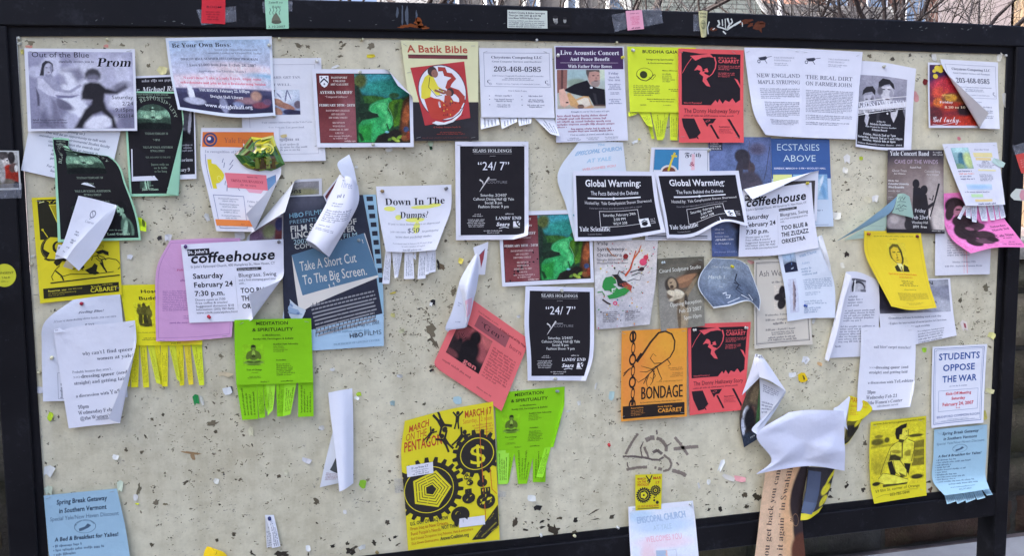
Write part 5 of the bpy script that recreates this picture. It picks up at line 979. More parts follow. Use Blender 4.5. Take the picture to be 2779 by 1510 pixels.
def d_urban(p):
    p.IMG(1, 2, 97, 52, '5a5a70', '9a9cb4', [(20, 50, 40, 60, 0, .7, '2c2a3c'), (70, 30, 40, 30, 20, .7, '8a8ca4'), (90, 80, 30, 20, 24, .7, 'b0b2c8'), (60, 70, 20, 8, 34, .6, 'c4c6da'), (80, 10, 30, 10, 0, .6, '9a9cb0')], .06, 1.2)
    p.T('URBAN', 48, 76, 9, 5.2, '2a2a36', 'b'); p.T('New Orleans, LA', 30, 80, 38, 4, '33333f', 'n')
    p.T('• Demolition & Home Rebuilding work each day', 12, 84, 60, 3, '5c5e76', 't'); p.T('• Explore the intersection of social justice & Christian', 12, 90, 67.5, 3, '5c5e76', 't'); p.T('spirituality each evening', 32, 68, 74, 3, '5c5e76', 't')
    for k, t in enumerate(('No religious background', 'needed (housing/meals)', 'DEADLINE: FEBRUARY 22', 'yale.edu for more info', 'rsvp@unc.org/home')): p.T(t, 52, 86 - k, 82 + k * 4.2, 2.4, '5c5e76' if k < 3 else '44465c', 't' if k < 2 else 's')
def d_arch(p):
    p.IMG(38, 8, 72, 24, 'a8a8bc', 'b4b4c8', [(50, 60, 44, 44, 0, .15, '3a3a48'), (52, 70, 34, 36, 0, .2, 'b8b8cc'), (50, 8, 60, 10, 0, .3, '5a5a6a'), (14, 60, 5, 50, 0, .3, '2a2a36'), (26, 60, 5, 50, 0, .3, 'e0e0f0'), (84, 90, 20, 12, 0, .5, '6a6a7c')], .08, .9)
    p.G(36, 28, 70, 42, 4, '8a8ca4', 'l'); p.G(33, 45, 90, 60, 5, '84869e'); p.G(30, 64, 92, 84, 7, '84869e'); p.G(26, 86, 40, 89, 1, '84869e')
def d_queer(p, head=True):
    C = '4a4c60'
    if head: p.T('why can’t I find queer', 34, 95, 27.5, 3.8, C, 't', -1.5); p.T('women at yale?', 53, 96, 33.6, 3.8, C, 't', -1.5)
    else: p.T('nail biter? carpet muncher?', 24, 92, 25, 3.6, '74768c', 't')
    if head: p.T('Probably because they aren’t...', 18, 72, 45.6, 2.8, '74768c', 't', -1.5)
    p.T('>>>', 18, 29, 51.4, 3.4, '74768c', 't', -1); p.T('dressing queer', 29.5, 73, 51, 3.7, '383a4c', 's', -1.5); p.T('(and', 75, 88, 50, 3.6, C, 't', -1.5); p.T('straight) and getting laid', 18, 87, 57.6, 3.7, C, 't', -1.5)
    p.T('a discussion with', 18, 64, 70.5, 3.3, C, 't', -1.5); p.T('Ya!Lesbians', 66, 103 if head else 98, 69.5, 4.2, C, 't', -1.5)
    for k, t in enumerate(('10pm', 'Wednesday Feb 21', '@the Women’s Center')): p.T(t, 18, (34, 74, 84)[k], 82 + k * 5.8, 3.8, C, 't', -1.5)
    p.T('refreshments served', 40, 78, 95.2 if head else 97, 2.6, '74768c', 't', -1.5)
def d_queer_r(p): d_queer(p, False)
def d_blue(p):
    p.T('Feeling Blue?', 38, 74, 16, 2.4, '50526a', 's', -2); p.T('If you’ve been feeling down lately, you can earn', 12, 92, 23.4, 2.0, '8a8ca4', 't', -3); p.T('$30', 52, 64, 28.4, 3, '6a6c84', 't')
    p.F(18, 72, 34, 98, .5, '9a9cb4'); p.G(20, 74, 33, 97, 3, '8a8ca4', vert=True, al='l')
def d_host(p):
    p.T('Host a', 26, 54, 14, 5.6, '3a3a1c', 'b'); p.T('Buddhist', 22, 62, 25.6, 5.8, '3a3a1c', 'b')
    p.IMG(14, 30, 38, 70, 'dad22a', 'dad22a', [(30, 14, 9, 9, 0, .3, '5a561f'), (56, 10, 9, 9, 0, .3, '4c481c'), (82, 20, 8, 8, 0, .3, '5a561f'), (32, 36, 20, 20, 0, .25, '6a6626'), (58, 34, 20, 24, 0, .25, '58541f'), (80, 44, 16, 20, 0, .25, '6a6626'), (28, 70, 12, 26, 6, .3, '4a461c'), (56, 74, 14, 24, 0, .3, '3a371a'), (78, 76, 10, 24, -8, .3, '55511f'), (56, 92, 30, 8, 0, .4, '4a461c')], .12, .9)
    p.G(14, 78, 60, 80, 1, '7a7430'); p.G(14, 87, 60, 92, 2, '7a7430', 'c'); p.IMG(66, 70, 98, 98, 'dad22a', 'd9cc2c', [(40, 50, 60, 50, 0, 1, 'dfae3e')], .01, 3); p.G(58, 95, 76, 98, 1, '5a5424')
def d_purple(p):
    p.F(3, 3, 97, 97, .5, 'a97ab4'); p.T('Pale pink', 24, 42, 33, 2.2, 'c05a90', 's'); p.G(30, 41, 44, 44, 1, 'a06aa8'); p.G(9, 52, 60, 72, 12, 'a47ab4'); p.G(36, 76, 62, 80, 2, 'a47ab4'); p.G(18, 82, 60, 84, 1, '9a6aaa')
def d_wposter(p):
    B = '2a281c'; Y = 'd4c428'
    p.R(6, 2.2, 99, 31, B); p.R(6, 31, 30, 40, B); p.T('YALE', 17, 42, 5.6, 2.4, Y, 'n'); p.L([(8, 5), (14, 4)], 1, 'e8e0a0')
    W_ = lambda o: [(19 + o, 7 + o * .6), (33 - o, 7 + o * .6), (38, 24), (43, 16), (52, 16), (57, 24), (62 + o, 7 + o * .6), (74 - o, 7 + o * .6), (63 - o, 31 - o * .6), (54, 31 - o * .6), (48, 22), (42, 31 - o * .6), (30 + o, 31 - o * .6)]
    p.PG(W_(0), 'e6d84a'); p.PG(W_(1.2), 'a8981e')
    p.E(20, 49, 14.5, 11.6, B, n=30); p.E(20, 49, 13.6, 10.9, '7a7222', n=30, inner=.95)
    p.PG([(13, 41), (18, 38), (29, 39), (33, 44), (33, 52), (28, 56), (26, 60), (12, 58), (16, 53), (9, 49), (10, 45)], Y); p.E(27, 48, 7.6, 6, B); p.E(28, 47.6, 5.4, 4.4, 'b8aa22'); p.L([(10, 31), (15, 38)], 1, Y); p.E(9.6, 30.6, 1.4, 1.1, Y)
    p.L([(9, 58), (14, 60), (26, 60.5)], 1.4, B)
def d_wlower(p):
    B = '2a281c'; Y = 'd4c428'
    p.G(56, 3, 92, 14, 3, '6a6428', 'r')
    def line(q, w=1): p.L(q, w, B)
    p.PG([(22, 36), (28, 28), (40, 27), (46, 30), (42, 36), (34, 35), (30, 42), (26, 44)], B); line([(46, 30), (48, 36), (46, 42), (40, 43)]); line([(30, 44), (24, 52), (18, 66), (20, 74)]); line([(40, 44), (48, 54), (56, 50), (62, 58)]); line([(24, 54), (32, 66), (34, 76)], 2); p.PG([(56, 50), (62, 45), (64, 52), (60, 56)], B)
    p.PG([(70, 18), (78, 17), (84, 22), (80, 30), (76, 24)], Y); p.PG([(64, 58), (74, 52), (78, 44), (82, 50), (80, 62), (84, 66), (78, 70), (70, 66)], B); line([(74, 38), (76, 30), (84, 28), (92, 34), (94, 40)]); line([(80, 34), (86, 42), (90, 36)])
    p.PG([(80, 20), (90, 16), (98, 22), (98, 30), (94, 28), (90, 24), (84, 26)], B); line([(82, 26), (84, 34), (88, 38), (98, 36)], 1.2); line([(98, 36), (108, 40), (116, 54), (110, 62)]); line([(88, 38), (90, 54), (94, 66)], 2); p.L([(86, 44), (92, 60)], 2.6, B)
    line([(30, 68), (44, 64), (60, 66), (80, 68), (104, 66)], .9); p.PG([(16, 78), (112, 73.5), (112, 76), (16, 80.6)], B)
def d_wfoot(p):
    p.R(3, 10, 99, 78, '2a281c'); p.T('Reservations:', 9, 32, 36, 13, 'd0c44a', 'b'); p.T('203.432.1566', 34, 52, 34, 10, 'b8ac3a', 'n'); p.T('or www.yalecabaret.org', 9, 44, 52, 10, 'b8ac3a', 'n'); p.G(9, 56, 36, 68, 1, '8a8230', 'l'); p.T('CABARET', 62, 97, 66, 30, 'd4c834', 'b'); p.G(78, 16, 97, 26, 1, 'c0b434'); p.T('Yale', 62, 76, 34, 14, 'd4c834', 'sbi')
def SUB(p, u0, v0, u1, v1, fn):
    q = Print(p.asp * (v1 - v0) / (u1 - u0)); fn(q)
    for uv, t, c, lay in q.it:
        p.it.append((uv * [(u1 - u0) / 100, (v1 - v0) / 100] + [u0, v0], t, c, p.lay + lay))
    p.lay += q.lay

# ------------------------------------------------------------------ the setting: ground, pavement, the low wall behind
m, nt, b = newmat('worn_brick_paving', 0.9, 0.2); M_ASPH = m
n = noise(nt, 14, 6, 0.7); n2 = noise(nt, 160, 2, 0.5)
r = ramp(nt, n.outputs[0], [(0.3, (0.12, 0.096, 0.088)), (0.7, (0.18, 0.145, 0.132))])
nt.links.new(r.outputs[0], b.inputs['Base Color']); bump(nt, b, n2.outputs[0], 0.5, 0.01)
m, nt, b = newmat('concrete_paving', 0.85, 0.2); M_CONC = m
n = noise(nt, 3, 7, 0.65); n2 = noise(nt, 120, 3, 0.6)
r = ramp(nt, n.outputs[0], [(0.3, (0.27, 0.27, 0.265)), (0.7, (0.4, 0.395, 0.38))])
nt.links.new(r.outputs[0], b.inputs['Base Color']); bump(nt, b, n2.outputs[0], 0.4, 0.004)

g = MB(); g.quad((-220, -220, 0), (220, -220, 0), (220, 260, 0), (-220, 260, 0), (1, 1, 1))
tag(g.build('ground', M_ASPH), kind='structure')
def on_ground(px, py):
    r = ray(px, py); return CAMP - r * (CAMP[2] / r[2])
YW = float(np.mean([on_ground(2640, 1480)[1], on_ground(2779, 1455)[1]]))
g = MB()
g.quad((-9, -0.55, 0.004), (14, -0.55, 0.004), (14, YW, 0.004), (-9, YW, 0.004), (1, 1, 1))
tag(g.build('pavement', M_CONC), kind='structure')

m, nt, b = newmat('rough_stone', 0.9, 0.15); M_STONE = m
at = nd(nt, 'ShaderNodeAttribute', attribute_name='ink')
n = noise(nt, 7, 7, 0.65); n2 = noise(nt, 40, 5, 0.7); n3 = noise(nt, 2.2, 4, 0.6)
r = ramp(nt, n.outputs[0], [(0.25, (0.5, 0.48, 0.44)), (0.75, (1.15, 1.12, 1.05))])
c = mixc(nt, at.outputs['Color'], r.outputs[0], 1.0, 'MULTIPLY')
mo = ramp(nt, n3.outputs[0], [(0.5, (0, 0, 0)), (0.66, (0.55,) * 3)])
c = mixc(nt, c, (0.045, 0.055, 0.02), mo.outputs[0])
nt.links.new(c, b.inputs['Base Color']); bump(nt, b, n2.outputs[0], 0.9, 0.02)

rg = random.Random(21)
wm = MB(); WX0, WX1, WZ = -5.0, 10.0, 1.27
wm.box((WX0, YW + 0.05, 0), (WX1, YW + 0.42, WZ - 0.03), (0.055, 0.05, 0.042))
z = 0.0
while z < WZ - 0.03:
    hgt = min(rg.uniform(0.17, 0.3), WZ - z)
    if WZ - z - hgt < 0.12: hgt = WZ - z
    x = WX0 + rg.uniform(0, 0.3)
    while x < WX1 - 0.2:
        w = rg.uniform(0.28, 0.75)
        col = np.array(rg.choice([(0.17, 0.14, 0.09), (0.14, 0.12, 0.08), (0.2, 0.17, 0.12), (0.16, 0.10, 0.07), (0.15, 0.14, 0.12)])) * rg.uniform(0.36, 0.6)
        if z + hgt > WZ - 0.3: col = col * 1.7 + 0.03  # light falling on the top course is put into its stone colour
        x1 = min(x + w, WX1)
        nx, nz = 8, 6
        U, V = np.meshgrid(np.linspace(0, 1, nx), np.linspace(0, 1, nz))
        edge = np.minimum(np.minimum(U, 1 - U) * (x1 - x), np.minimum(V, 1 - V) * hgt) / 0.05
        dep = smooth(edge) * 0.05 + np.array([[rg.uniform(-0.008, 0.008) for _ in range(nx)] for _ in range(nz)])
        T = np.stack([x + 0.012 + U * (x1 - x - 0.024), YW + 0.05 - dep, z + hgt - 0.012 - V * (hgt - 0.024)], 2)
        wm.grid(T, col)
        x = x1
    z += hgt
wm.box((WX0, YW - 0.02, WZ), (WX1, YW + 0.46, WZ + 0.05), (0.3, 0.28, 0.25))
tag(wm.build('stone_wall', M_STONE, center=(2, YW, 0)), 'low dark stone wall standing on the pavement behind the notice board', 'stone wall')

# ------------------------------------------------------------------ buildings across the street
m, nt, b = newmat('roof_shingles', 0.85, 0.2); M_ROOF = m
at = nd(nt, 'ShaderNodeAttribute', attribute_name='ink'); tc = nd(nt, 'ShaderNodeTexCoord')
mp = nd(nt, 'ShaderNodeMapping'); mp.inputs['Rotation'].default_value = (rad(90), 0, 0)
nt.links.new(tc.outputs['Object'], mp.inputs[0])
br = nd(nt, 'ShaderNodeTexBrick'); br.inputs['Scale'].default_value = 1.0
br.inputs['Brick Width'].default_value = 0.42; br.inputs['Row Height'].default_value = 0.14; br.inputs['Mortar Size'].default_value = 0.016
br.inputs['Color1'].default_value = (1, 1, 1, 1); br.inputs['Color2'].default_value = (0.62, 0.64, 0.62, 1); br.inputs['Mortar'].default_value = (0.3, 0.3, 0.3, 1)
nt.links.new(mp.outputs[0], br.inputs['Vector'])
nt.links.new(mixc(nt, at.outputs['Color'], br.outputs['Color'], 1.0, 'MULTIPLY'), b.inputs['Base Color'])
m, nt, b = newmat('masonry', 0.9, 0.15); M_MAS = m
at = nd(nt, 'ShaderNodeAttribute', attribute_name='ink'); tc = nd(nt, 'ShaderNodeTexCoord')
vo = nd(nt, 'ShaderNodeTexVoronoi', feature='DISTANCE_TO_EDGE'); vo.inputs['Scale'].default_value = 2.6
vc = nd(nt, 'ShaderNodeTexVoronoi'); vc.inputs['Scale'].default_value = 2.6
nt.links.new(tc.outputs['Object'], vo.inputs['Vector']); nt.links.new(tc.outputs['Object'], vc.inputs['Vector'])
jo = ramp(nt, vo.outputs['Distance'], [(0.02, (0.35, 0.3, 0.26)), (0.07, (1, 1, 1))])
hs = nd(nt, 'ShaderNodeHueSaturation'); nt.links.new(vc.outputs['Color'], hs.inputs['Color']); hs.inputs['Saturation'].default_value = 0.12; hs.inputs['Value'].default_value = 1.3
c = mixc(nt, at.outputs['Color'], jo.outputs[0], 1.0, 'MULTIPLY'); c = mixc(nt, c, hs.outputs[0], 0.6, 'MULTIPLY')
nt.links.new(c, b.inputs['Base Color'])
m, nt, b = newmat('window_glass', 0.08, 0.6); M_GLASS = m
b.inputs['Base Color'].default_value = (0.1, 0.14, 0.2, 1)

def house(name, label, px0, px1, y, eave, ridge, depth, wallc, roofc, wins=()):
    x0, x1 = PY(px0, 10, y)[0], PY(px1, 10, y)[0]
    h = empty(name, ((x0 + x1) / 2, y, 0)); tag(h, label, 'building', 'buildings across the street')
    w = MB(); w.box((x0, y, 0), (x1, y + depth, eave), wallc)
    for xx in (x0, x1):
        a, b_, c_ = (xx, y, eave), (xx, y + depth, eave), (xx, y + depth / 2, ridge - 0.1)
        w.add([a, b_, c_], [[0, 1, 2]], wallc)
    w.build('wall', M_PLAIN, h)
    rf = MB(); o = 0.35
    rf.add([(x0 - o, y - o, eave - .05), (x1 + o, y - o, eave - .05), (x1 + o, y + depth / 2, ridge), (x0 - o, y + depth / 2, ridge), (x0 - o, y + depth + o, eave - .05), (x1 + o, y + depth + o, eave - .05)],
           [[0, 1, 2], [0, 2, 3], [3, 2, 5], [3, 5, 4]], roofc)
    rf.build('roof', M_ROOF, h)
    for xx in (x0 - o, x1 + o):
        for sy in (0, 1):
            tr_ = MB()
            ya = y - o if sy == 0 else y + depth + o
            s0 = np.array((xx - .07, ya, eave - .3)); s1 = np.array((xx - .07, y + depth / 2, ridge - .25))
            v = [s0, s1, s1 + (0, 0, .3), s0 + (0, 0, .3)]
            v2 = [q + (.14, 0, 0) for q in v]
            tr_.quad(*v, (0.13, 0.13, 0.125)); tr_.quad(*v2[::-1], (0.13, 0.13, 0.125)); tr_.quad(v[3], v[2], v2[2], v2[3], (0.13, 0.13, 0.125))
            tr_.build('bargeboard', M_PLAIN, h)
    for (a, b_, z0, z1) in wins:
        xa, xb = PY(a, 10, y)[0], PY(b_, 10, y)[0]
        f = MB()
        for q in ((xa - .08, z0 - .08, xb + .08, z0), (xa - .08, z1, xb + .08, z1 + .08), (xa - .08, z0, xa, z1), (xb, z0, xb + .08, z1)): f.box((q[0], y - .06, q[1]), (q[2], y - .002, q[3]), (0.7, 0.7, 0.68))
        fo = f.build('window', M_PLAIN, h)
        gl = MB(); gl.quad((xa, y - .02, z0), (xb, y - .02, z0), (xb, y - .02, z1), (xa, y - .02, z1), (1, 1, 1)); gl.build('pane', M_GLASS, fo)
    return h
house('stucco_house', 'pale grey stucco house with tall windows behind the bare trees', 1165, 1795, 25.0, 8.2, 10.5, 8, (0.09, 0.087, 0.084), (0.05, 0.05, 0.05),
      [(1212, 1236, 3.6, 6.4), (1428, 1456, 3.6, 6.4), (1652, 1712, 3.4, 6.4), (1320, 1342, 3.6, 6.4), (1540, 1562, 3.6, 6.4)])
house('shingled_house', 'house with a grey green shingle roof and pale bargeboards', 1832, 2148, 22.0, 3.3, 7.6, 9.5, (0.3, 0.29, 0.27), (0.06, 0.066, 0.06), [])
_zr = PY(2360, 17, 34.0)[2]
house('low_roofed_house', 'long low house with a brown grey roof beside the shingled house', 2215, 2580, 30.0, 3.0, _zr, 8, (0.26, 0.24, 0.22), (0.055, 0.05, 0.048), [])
def slab(name, label, p0, p1, depth, h, col, mat, wins=0):
    a, b_ = np.array([*p0, 0]), np.array([*p1, 0])
    d = (b_ - a) / np.linalg.norm(b_ - a); nrm = np.array([-d[1], d[0], 0])
    e = empty(name, tuple((a + b_) / 2)); tag(e, label, 'building', 'buildings across the street')
    w = MB(); up = np.array([0, 0, h]); c_, d_ = b_ + nrm * depth, a + nrm * depth
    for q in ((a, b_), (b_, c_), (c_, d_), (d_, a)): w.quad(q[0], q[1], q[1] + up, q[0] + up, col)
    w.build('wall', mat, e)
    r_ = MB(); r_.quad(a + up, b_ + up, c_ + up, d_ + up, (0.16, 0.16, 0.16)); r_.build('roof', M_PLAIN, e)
    L = np.linalg.norm(b_ - a); nw = wins
    for k in range(nw):
        for zz in (1.2, 4.2, 7.2):
            if zz + 1.7 > h: continue
            s = a + d * (L * (k + .5) / nw - .5) - nrm * 0.03 + np.array([0, 0, zz])
            f = MB(); q = [s - d * .08 - (0, 0, .08), s + d * 1.08 - (0, 0, .08), s + d * 1.08 + (0, 0, 1.78), s - d * .08 + (0, 0, 1.78)]
            f.quad(*q, (0.6, 0.6, 0.58)); fo = f.build('window', M_PLAIN, e)
            gl = MB(); q = [s - nrm * .02, s + d - nrm * .02, s + d - nrm * .02 + (0, 0, 1.7), s - nrm * .02 + (0, 0, 1.7)]; gl.quad(*q, (1, 1, 1)); gl.build('pane', M_GLASS, fo)
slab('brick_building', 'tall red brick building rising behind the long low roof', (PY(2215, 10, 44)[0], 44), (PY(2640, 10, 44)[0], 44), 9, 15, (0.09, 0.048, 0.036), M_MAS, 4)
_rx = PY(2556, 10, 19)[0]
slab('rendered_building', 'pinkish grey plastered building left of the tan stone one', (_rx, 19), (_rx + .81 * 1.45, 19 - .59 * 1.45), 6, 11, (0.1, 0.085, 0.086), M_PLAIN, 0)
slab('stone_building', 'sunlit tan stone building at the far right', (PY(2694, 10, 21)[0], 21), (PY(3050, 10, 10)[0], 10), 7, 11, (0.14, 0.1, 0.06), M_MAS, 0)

slab('added_shade_building', 'tall unseen block added left of the board to keep it in shade', (-17.0, 5.5), (-17.0, -24.0), -9, 23.0, (0.42, 0.35, 0.28), M_MAS, 6)  # out of view, added only to block the sun from the board

# ------------------------------------------------------------------ bare trees beyond the wall
def bare_tree(name, label, px, y, seed, hgt=5.5, r0=0.09, lean=(0, 0), stems=1, dense=1.0):
    base = PY(px, 40, y); base = np.array([base[0], y, 0.0])
    rg = random.Random(seed)
    tk, cr = MB(), MB()
    bark = np.array((0.05, 0.04, 0.036)); twig = np.array((0.11, 0.098, 0.09))
    def grow(p, d, ln, r, lev):
        n = 4 if lev < 2 else 3
        pts = [p]; dd = np.array(d, float)
        for k in range(n):
            dd = dd + np.array([rg.gauss(0, .13), rg.gauss(0, .13), rg.gauss(0.03, .08)]); dd /= np.linalg.norm(dd)
            pts.append(pts[-1] + dd * ln / n)
        rads = [r * (1 - .45 * k / n) for k in range(n + 1)]
        (tk if lev == 0 else cr).tube(pts, rads, bark if lev < 2 else (bark + twig) / 2 if lev == 2 else twig, 7 if lev < 2 else 4 if lev < 3 else 3, cap=lev == 0)
        if lev >= 4: return
        kids = {0: rg.randint(3, 4), 1: rg.randint(3, 5), 2: rg.randint(2, 4), 3: rg.randint(1, 3)}[lev]
        for k in range(int(kids * dense + .5)):
            t = rg.uniform(.35, 1) if lev else rg.uniform(.55, 1)
            i = min(int(t * n), n - 1); q = pts[i] + (pts[i + 1] - pts[i]) * (t * n - i)
            a = rg.uniform(0, 6.28); sp = rg.uniform(.45, 1.05)
            ax = np.cross(dd, (math.cos(a), math.sin(a), .3)); ax /= np.linalg.norm(ax)
            nd_ = dd * math.cos(sp) + ax * math.sin(sp)
            if lev > 1: nd_ = nd_ + (0, 0, .12)
            grow(q, nd_ / np.linalg.norm(nd_), ln * rg.uniform(.45, .72), max(r * rg.uniform(.38, .55), .0035), lev + 1)
    for k in range(stems):
        d0 = np.array([lean[0] + (rg.uniform(-.3, .3) if stems > 1 else 0), lean[1] + (rg.uniform(-.2, .2) if stems > 1 else 0), 1.0])
        grow(base + (rg.uniform(-.1, .1) * (stems > 1), 0, 0), d0 / np.linalg.norm(d0), hgt * .62, r0, 0)
    e = empty(name, tuple(base)); tag(e, label, 'tree', 'bare trees beyond the wall')
    tk.build('trunk', M_BARK, e); cr.build('crown', M_BARK, e)
bare_tree('bare_tree', 'thin bare tree in front of the open sky, farthest left', 985, 11, 5, 5.6, .06, stems=2, dense=1.1)
bare_tree('bare_tree', 'bare tree with a rust brown trunk left of the grey stucco house', 1100, 12, 8, 6, .08, stems=1)
bare_tree('bare_tree', 'slender bare tree in front of the stucco house windows', 1395, 13, 12, 6, .05, stems=2)
bare_tree('bare_tree', 'stout dark trunked bare tree before the stucco house', 1596, 13, 15, 9, .085, stems=1)
bare_tree('bare_tree', 'bushy bare tree between the stucco house and the shingle roof', 1800, 10, 23, 4.6, .045, stems=3, dense=1.2)
bare_tree('bare_tree', 'forked bare tree in front of the grey green shingle roof', 2070, 9, 27, 4.4, .07, stems=1)
bare_tree('bare_tree', 'twiggy bare tree in front of the long low roof', 2350, 9, 33, 4.6, .05, stems=3, dense=1.1)
bare_tree('bare_tree', 'many stemmed bare tree with pale twigs before the low roof', 2460, 10, 39, 4.8, .045, stems=3, dense=1.2)
bare_tree('bare_tree', 'upright bare tree with two trunks before the plastered building', 2565, 8, 44, 5.2, .06, stems=2)
bare_tree('bare_tree', 'leaning dark bare tree in front of the tan stone building', 2680, 7.5, 51, 5.2, .085, lean=(-.22, 0), stems=1, dense=1.1)
lp = PY(2118, 40, 14.0)
e = empty('lamp_post', (lp[0], 14, 0)); tag(e, 'pale grey lamp post beside the shingle roof', 'lamp post')
q = MB(); q.tube([(lp[0], 14, 0), (lp[0], 14, .5), (lp[0], 14, 5.2)], [.09, .055, .05], (0.5, 0.5, 0.52), 10); q.build('post', M_PLAIN, e)
q = MB(); q.tube([(lp[0], 14, 5.2), (lp[0], 14, 5.3), (lp[0], 14, 5.65), (lp[0], 14, 5.75)], [.06, .16, .2, .05], (0.6, 0.6, 0.6), 12); q.build('lantern', M_PLAIN, e)

# ------------------------------------------------------------------ the notice board
TOPL = [(47, 98), (300, 98.5), (550, 99.5), (880, 102), (1100, 104), (1300, 108), (1500, 111), (1650, 114.5), (1900, 122), (2179, 130.5), (2450, 138.5), (2730, 147)]
BOTL = [(136, 1604), (500, 1562), (800, 1530), (1107, 1496), (1354, 1467), (1500, 1454), (1700, 1433), (1887, 1410), (2059, 1392), (2230, 1370), (2362, 1354), (2512, 1338), (2677, 1322)]
LEFT = [(47, 98), (60, 380), (81, 740), (109, 1140), (124, 1400), (136, 1604)]
RIGHT = [(2730, 147), (2720, 400), (2706, 740), (2688, 1130), (2677, 1322)]
tp = np.array([P(*q) for q in TOPL]); bp = np.array([P(*q) for q in BOTL]); lf = np.array([P(*q) for q in LEFT]); rt = np.array([P(*q) for q in RIGHT])
ft = np.polyfit(tp[:, 0], tp[:, 2], 3); fb = np.polyfit(bp[:, 0], bp[:, 2], 2)
ztop = lambda x: np.polyval(ft, x); zbot = lambda x: np.polyval(fb, x)
fl_ = np.polyfit(lf[:, 2], lf[:, 0], 2); fr_ = np.polyfit(rt[:, 2], rt[:, 0], 2)
xleft = lambda z: np.polyval(fl_, z); xright = lambda z: np.polyval(fr_, z)
XL, XR = float(lf[:, 0].mean()), float(rt[:, 0].mean())
board = empty('notice_board', ((XL + XR) / 2, 0.03, 0))
tag(board, 'big cream painted notice board in a black steel frame, crowded with flyers', 'notice board')
pm = MB(); NX, NZ = 90, 50
t_, s_ = np.meshgrid(np.linspace(0, 1, NZ), np.linspace(0, 1, NX), indexing='ij')
zz = 2.063 - t_ * 1.463
X = xleft(zz) + (xright(zz) - xleft(zz)) * s_
Zt, Zb = ztop(X), zbot(X)
Tb = np.stack([X, np.zeros_like(X), Zt * (1 - t_) + Zb * t_], 2)
CREAM = K('d2ccc0')
pm.grid(Tb, CREAM)
back = Tb.copy(); back[..., 1] = 0.02
pm.grid(back[:, ::-1], CREAM)
rim = np.concatenate([Tb[0], Tb[1:, -1], Tb[-1, ::-1][1:], Tb[::-1, 0][1:]]); rim2 = rim.copy(); rim2[:, 1] = 0.02
pm.grid(np.stack([rim2, rim]), CREAM)
# chips, staple holes, scratches and rust marks in the paint
rg = random.Random(99)
def chip(px, py, rw, rh, ang, col, jag=.5, n=None, dd=.0004):
    n = n or rg.randint(5, 9); pts = []
    for k in range(n):
        a = 2 * math.pi * k / n + rg.uniform(-.25, .25); f = 1 + rg.uniform(-jag, jag)
        x, y = rw * f * math.cos(a), rh * f * math.sin(a); r = rad(ang)
        pts.append((px + x * math.cos(r) - y * math.sin(r), py + x * math.sin(r) + y * math.cos(r)))
    w = [P(x, y, dd + rg.uniform(0, .0002)) for x, y in pts]
    cx = P(px, py, dd + .0001)
    pm.add(w + [cx], [[k, n, (k + 1) % n] for k in range(n)], col)
def inside(px, py): return 55 + py * .052 < px < 2722 - py * .036 and py > 104 + max(0, px - 900) * .025 and py < 1610 - px * .112
DK = [K('6a6056'), K('7a7064'), K('5a5248'), K('8c8476'), K('4c463e'), K('9a9284')]
hot = [(800, 150, 160), (950, 450, 160), (1140, 480, 120), (1420, 480, 90), (1330, 600, 90), (420, 540, 120), (1130, 900, 130), (1200, 820, 120), (560, 1250, 260), (1000, 1250, 260), (1560, 1380, 160), (2300, 500, 120), (2640, 900, 90), (2280, 1050, 150), (2140, 1000, 100), (700, 1420, 250), (1640, 1150, 150), (1750, 660, 80), (2380, 1250, 70), (1000, 960, 130), (560, 1150, 150), (1990, 1330, 120)]
cnt = 0
while cnt < 3800:
    if rg.random() < .6:
        h = rg.choice(hot); px, py = rg.gauss(h[0], h[2] * .7), rg.gauss(h[1], h[2] * .6)
    else: px, py = rg.uniform(50, 2720), rg.uniform(105, 1505)
    if not inside(px, py): continue
    u = rg.random(); s = (2.1 if py > 1050 else 2.4) * (1.0 + px / 2779 * -.3)
    if u < .72: chip(px, py, rg.uniform(.5, 1.1) * s, rg.uniform(.35, .8) * s, rg.gauss(-8, 40), rg.choice(DK), .45, 5)
    elif u < .9:
        for _ in range(rg.randint(2, 4)): chip(px + rg.gauss(0, 4), py + rg.gauss(0, 3), rg.uniform(1, 2.6) * s * .8, rg.uniform(.5, 1.2) * s * .8, rg.gauss(-10, 45), rg.choice(DK), .6)
        chip(px - 2, py - 3, 2.2 * s, .5 * s, rg.gauss(-15, 20), K('d8d4c6'), .4, 6, .0003)
    elif u < .965: chip(px, py, rg.uniform(2, 5) * s, rg.uniform(.25, .45) * s, rg.gauss(-15, 35), rg.choice(DK[2:]), .3, 8)
    else:
        chip(px, py, rg.uniform(1.6, 3) * s, rg.uniform(1, 2) * s, rg.uniform(-60, 60), rg.choice(DK[:4]), .6, 11)
        chip(px + rg.uniform(-4, 4), py - 4, 3 * s, 1 * s, rg.gauss(0, 25), K('dad6c8'), .4, 7, .0003)
    cnt += 1
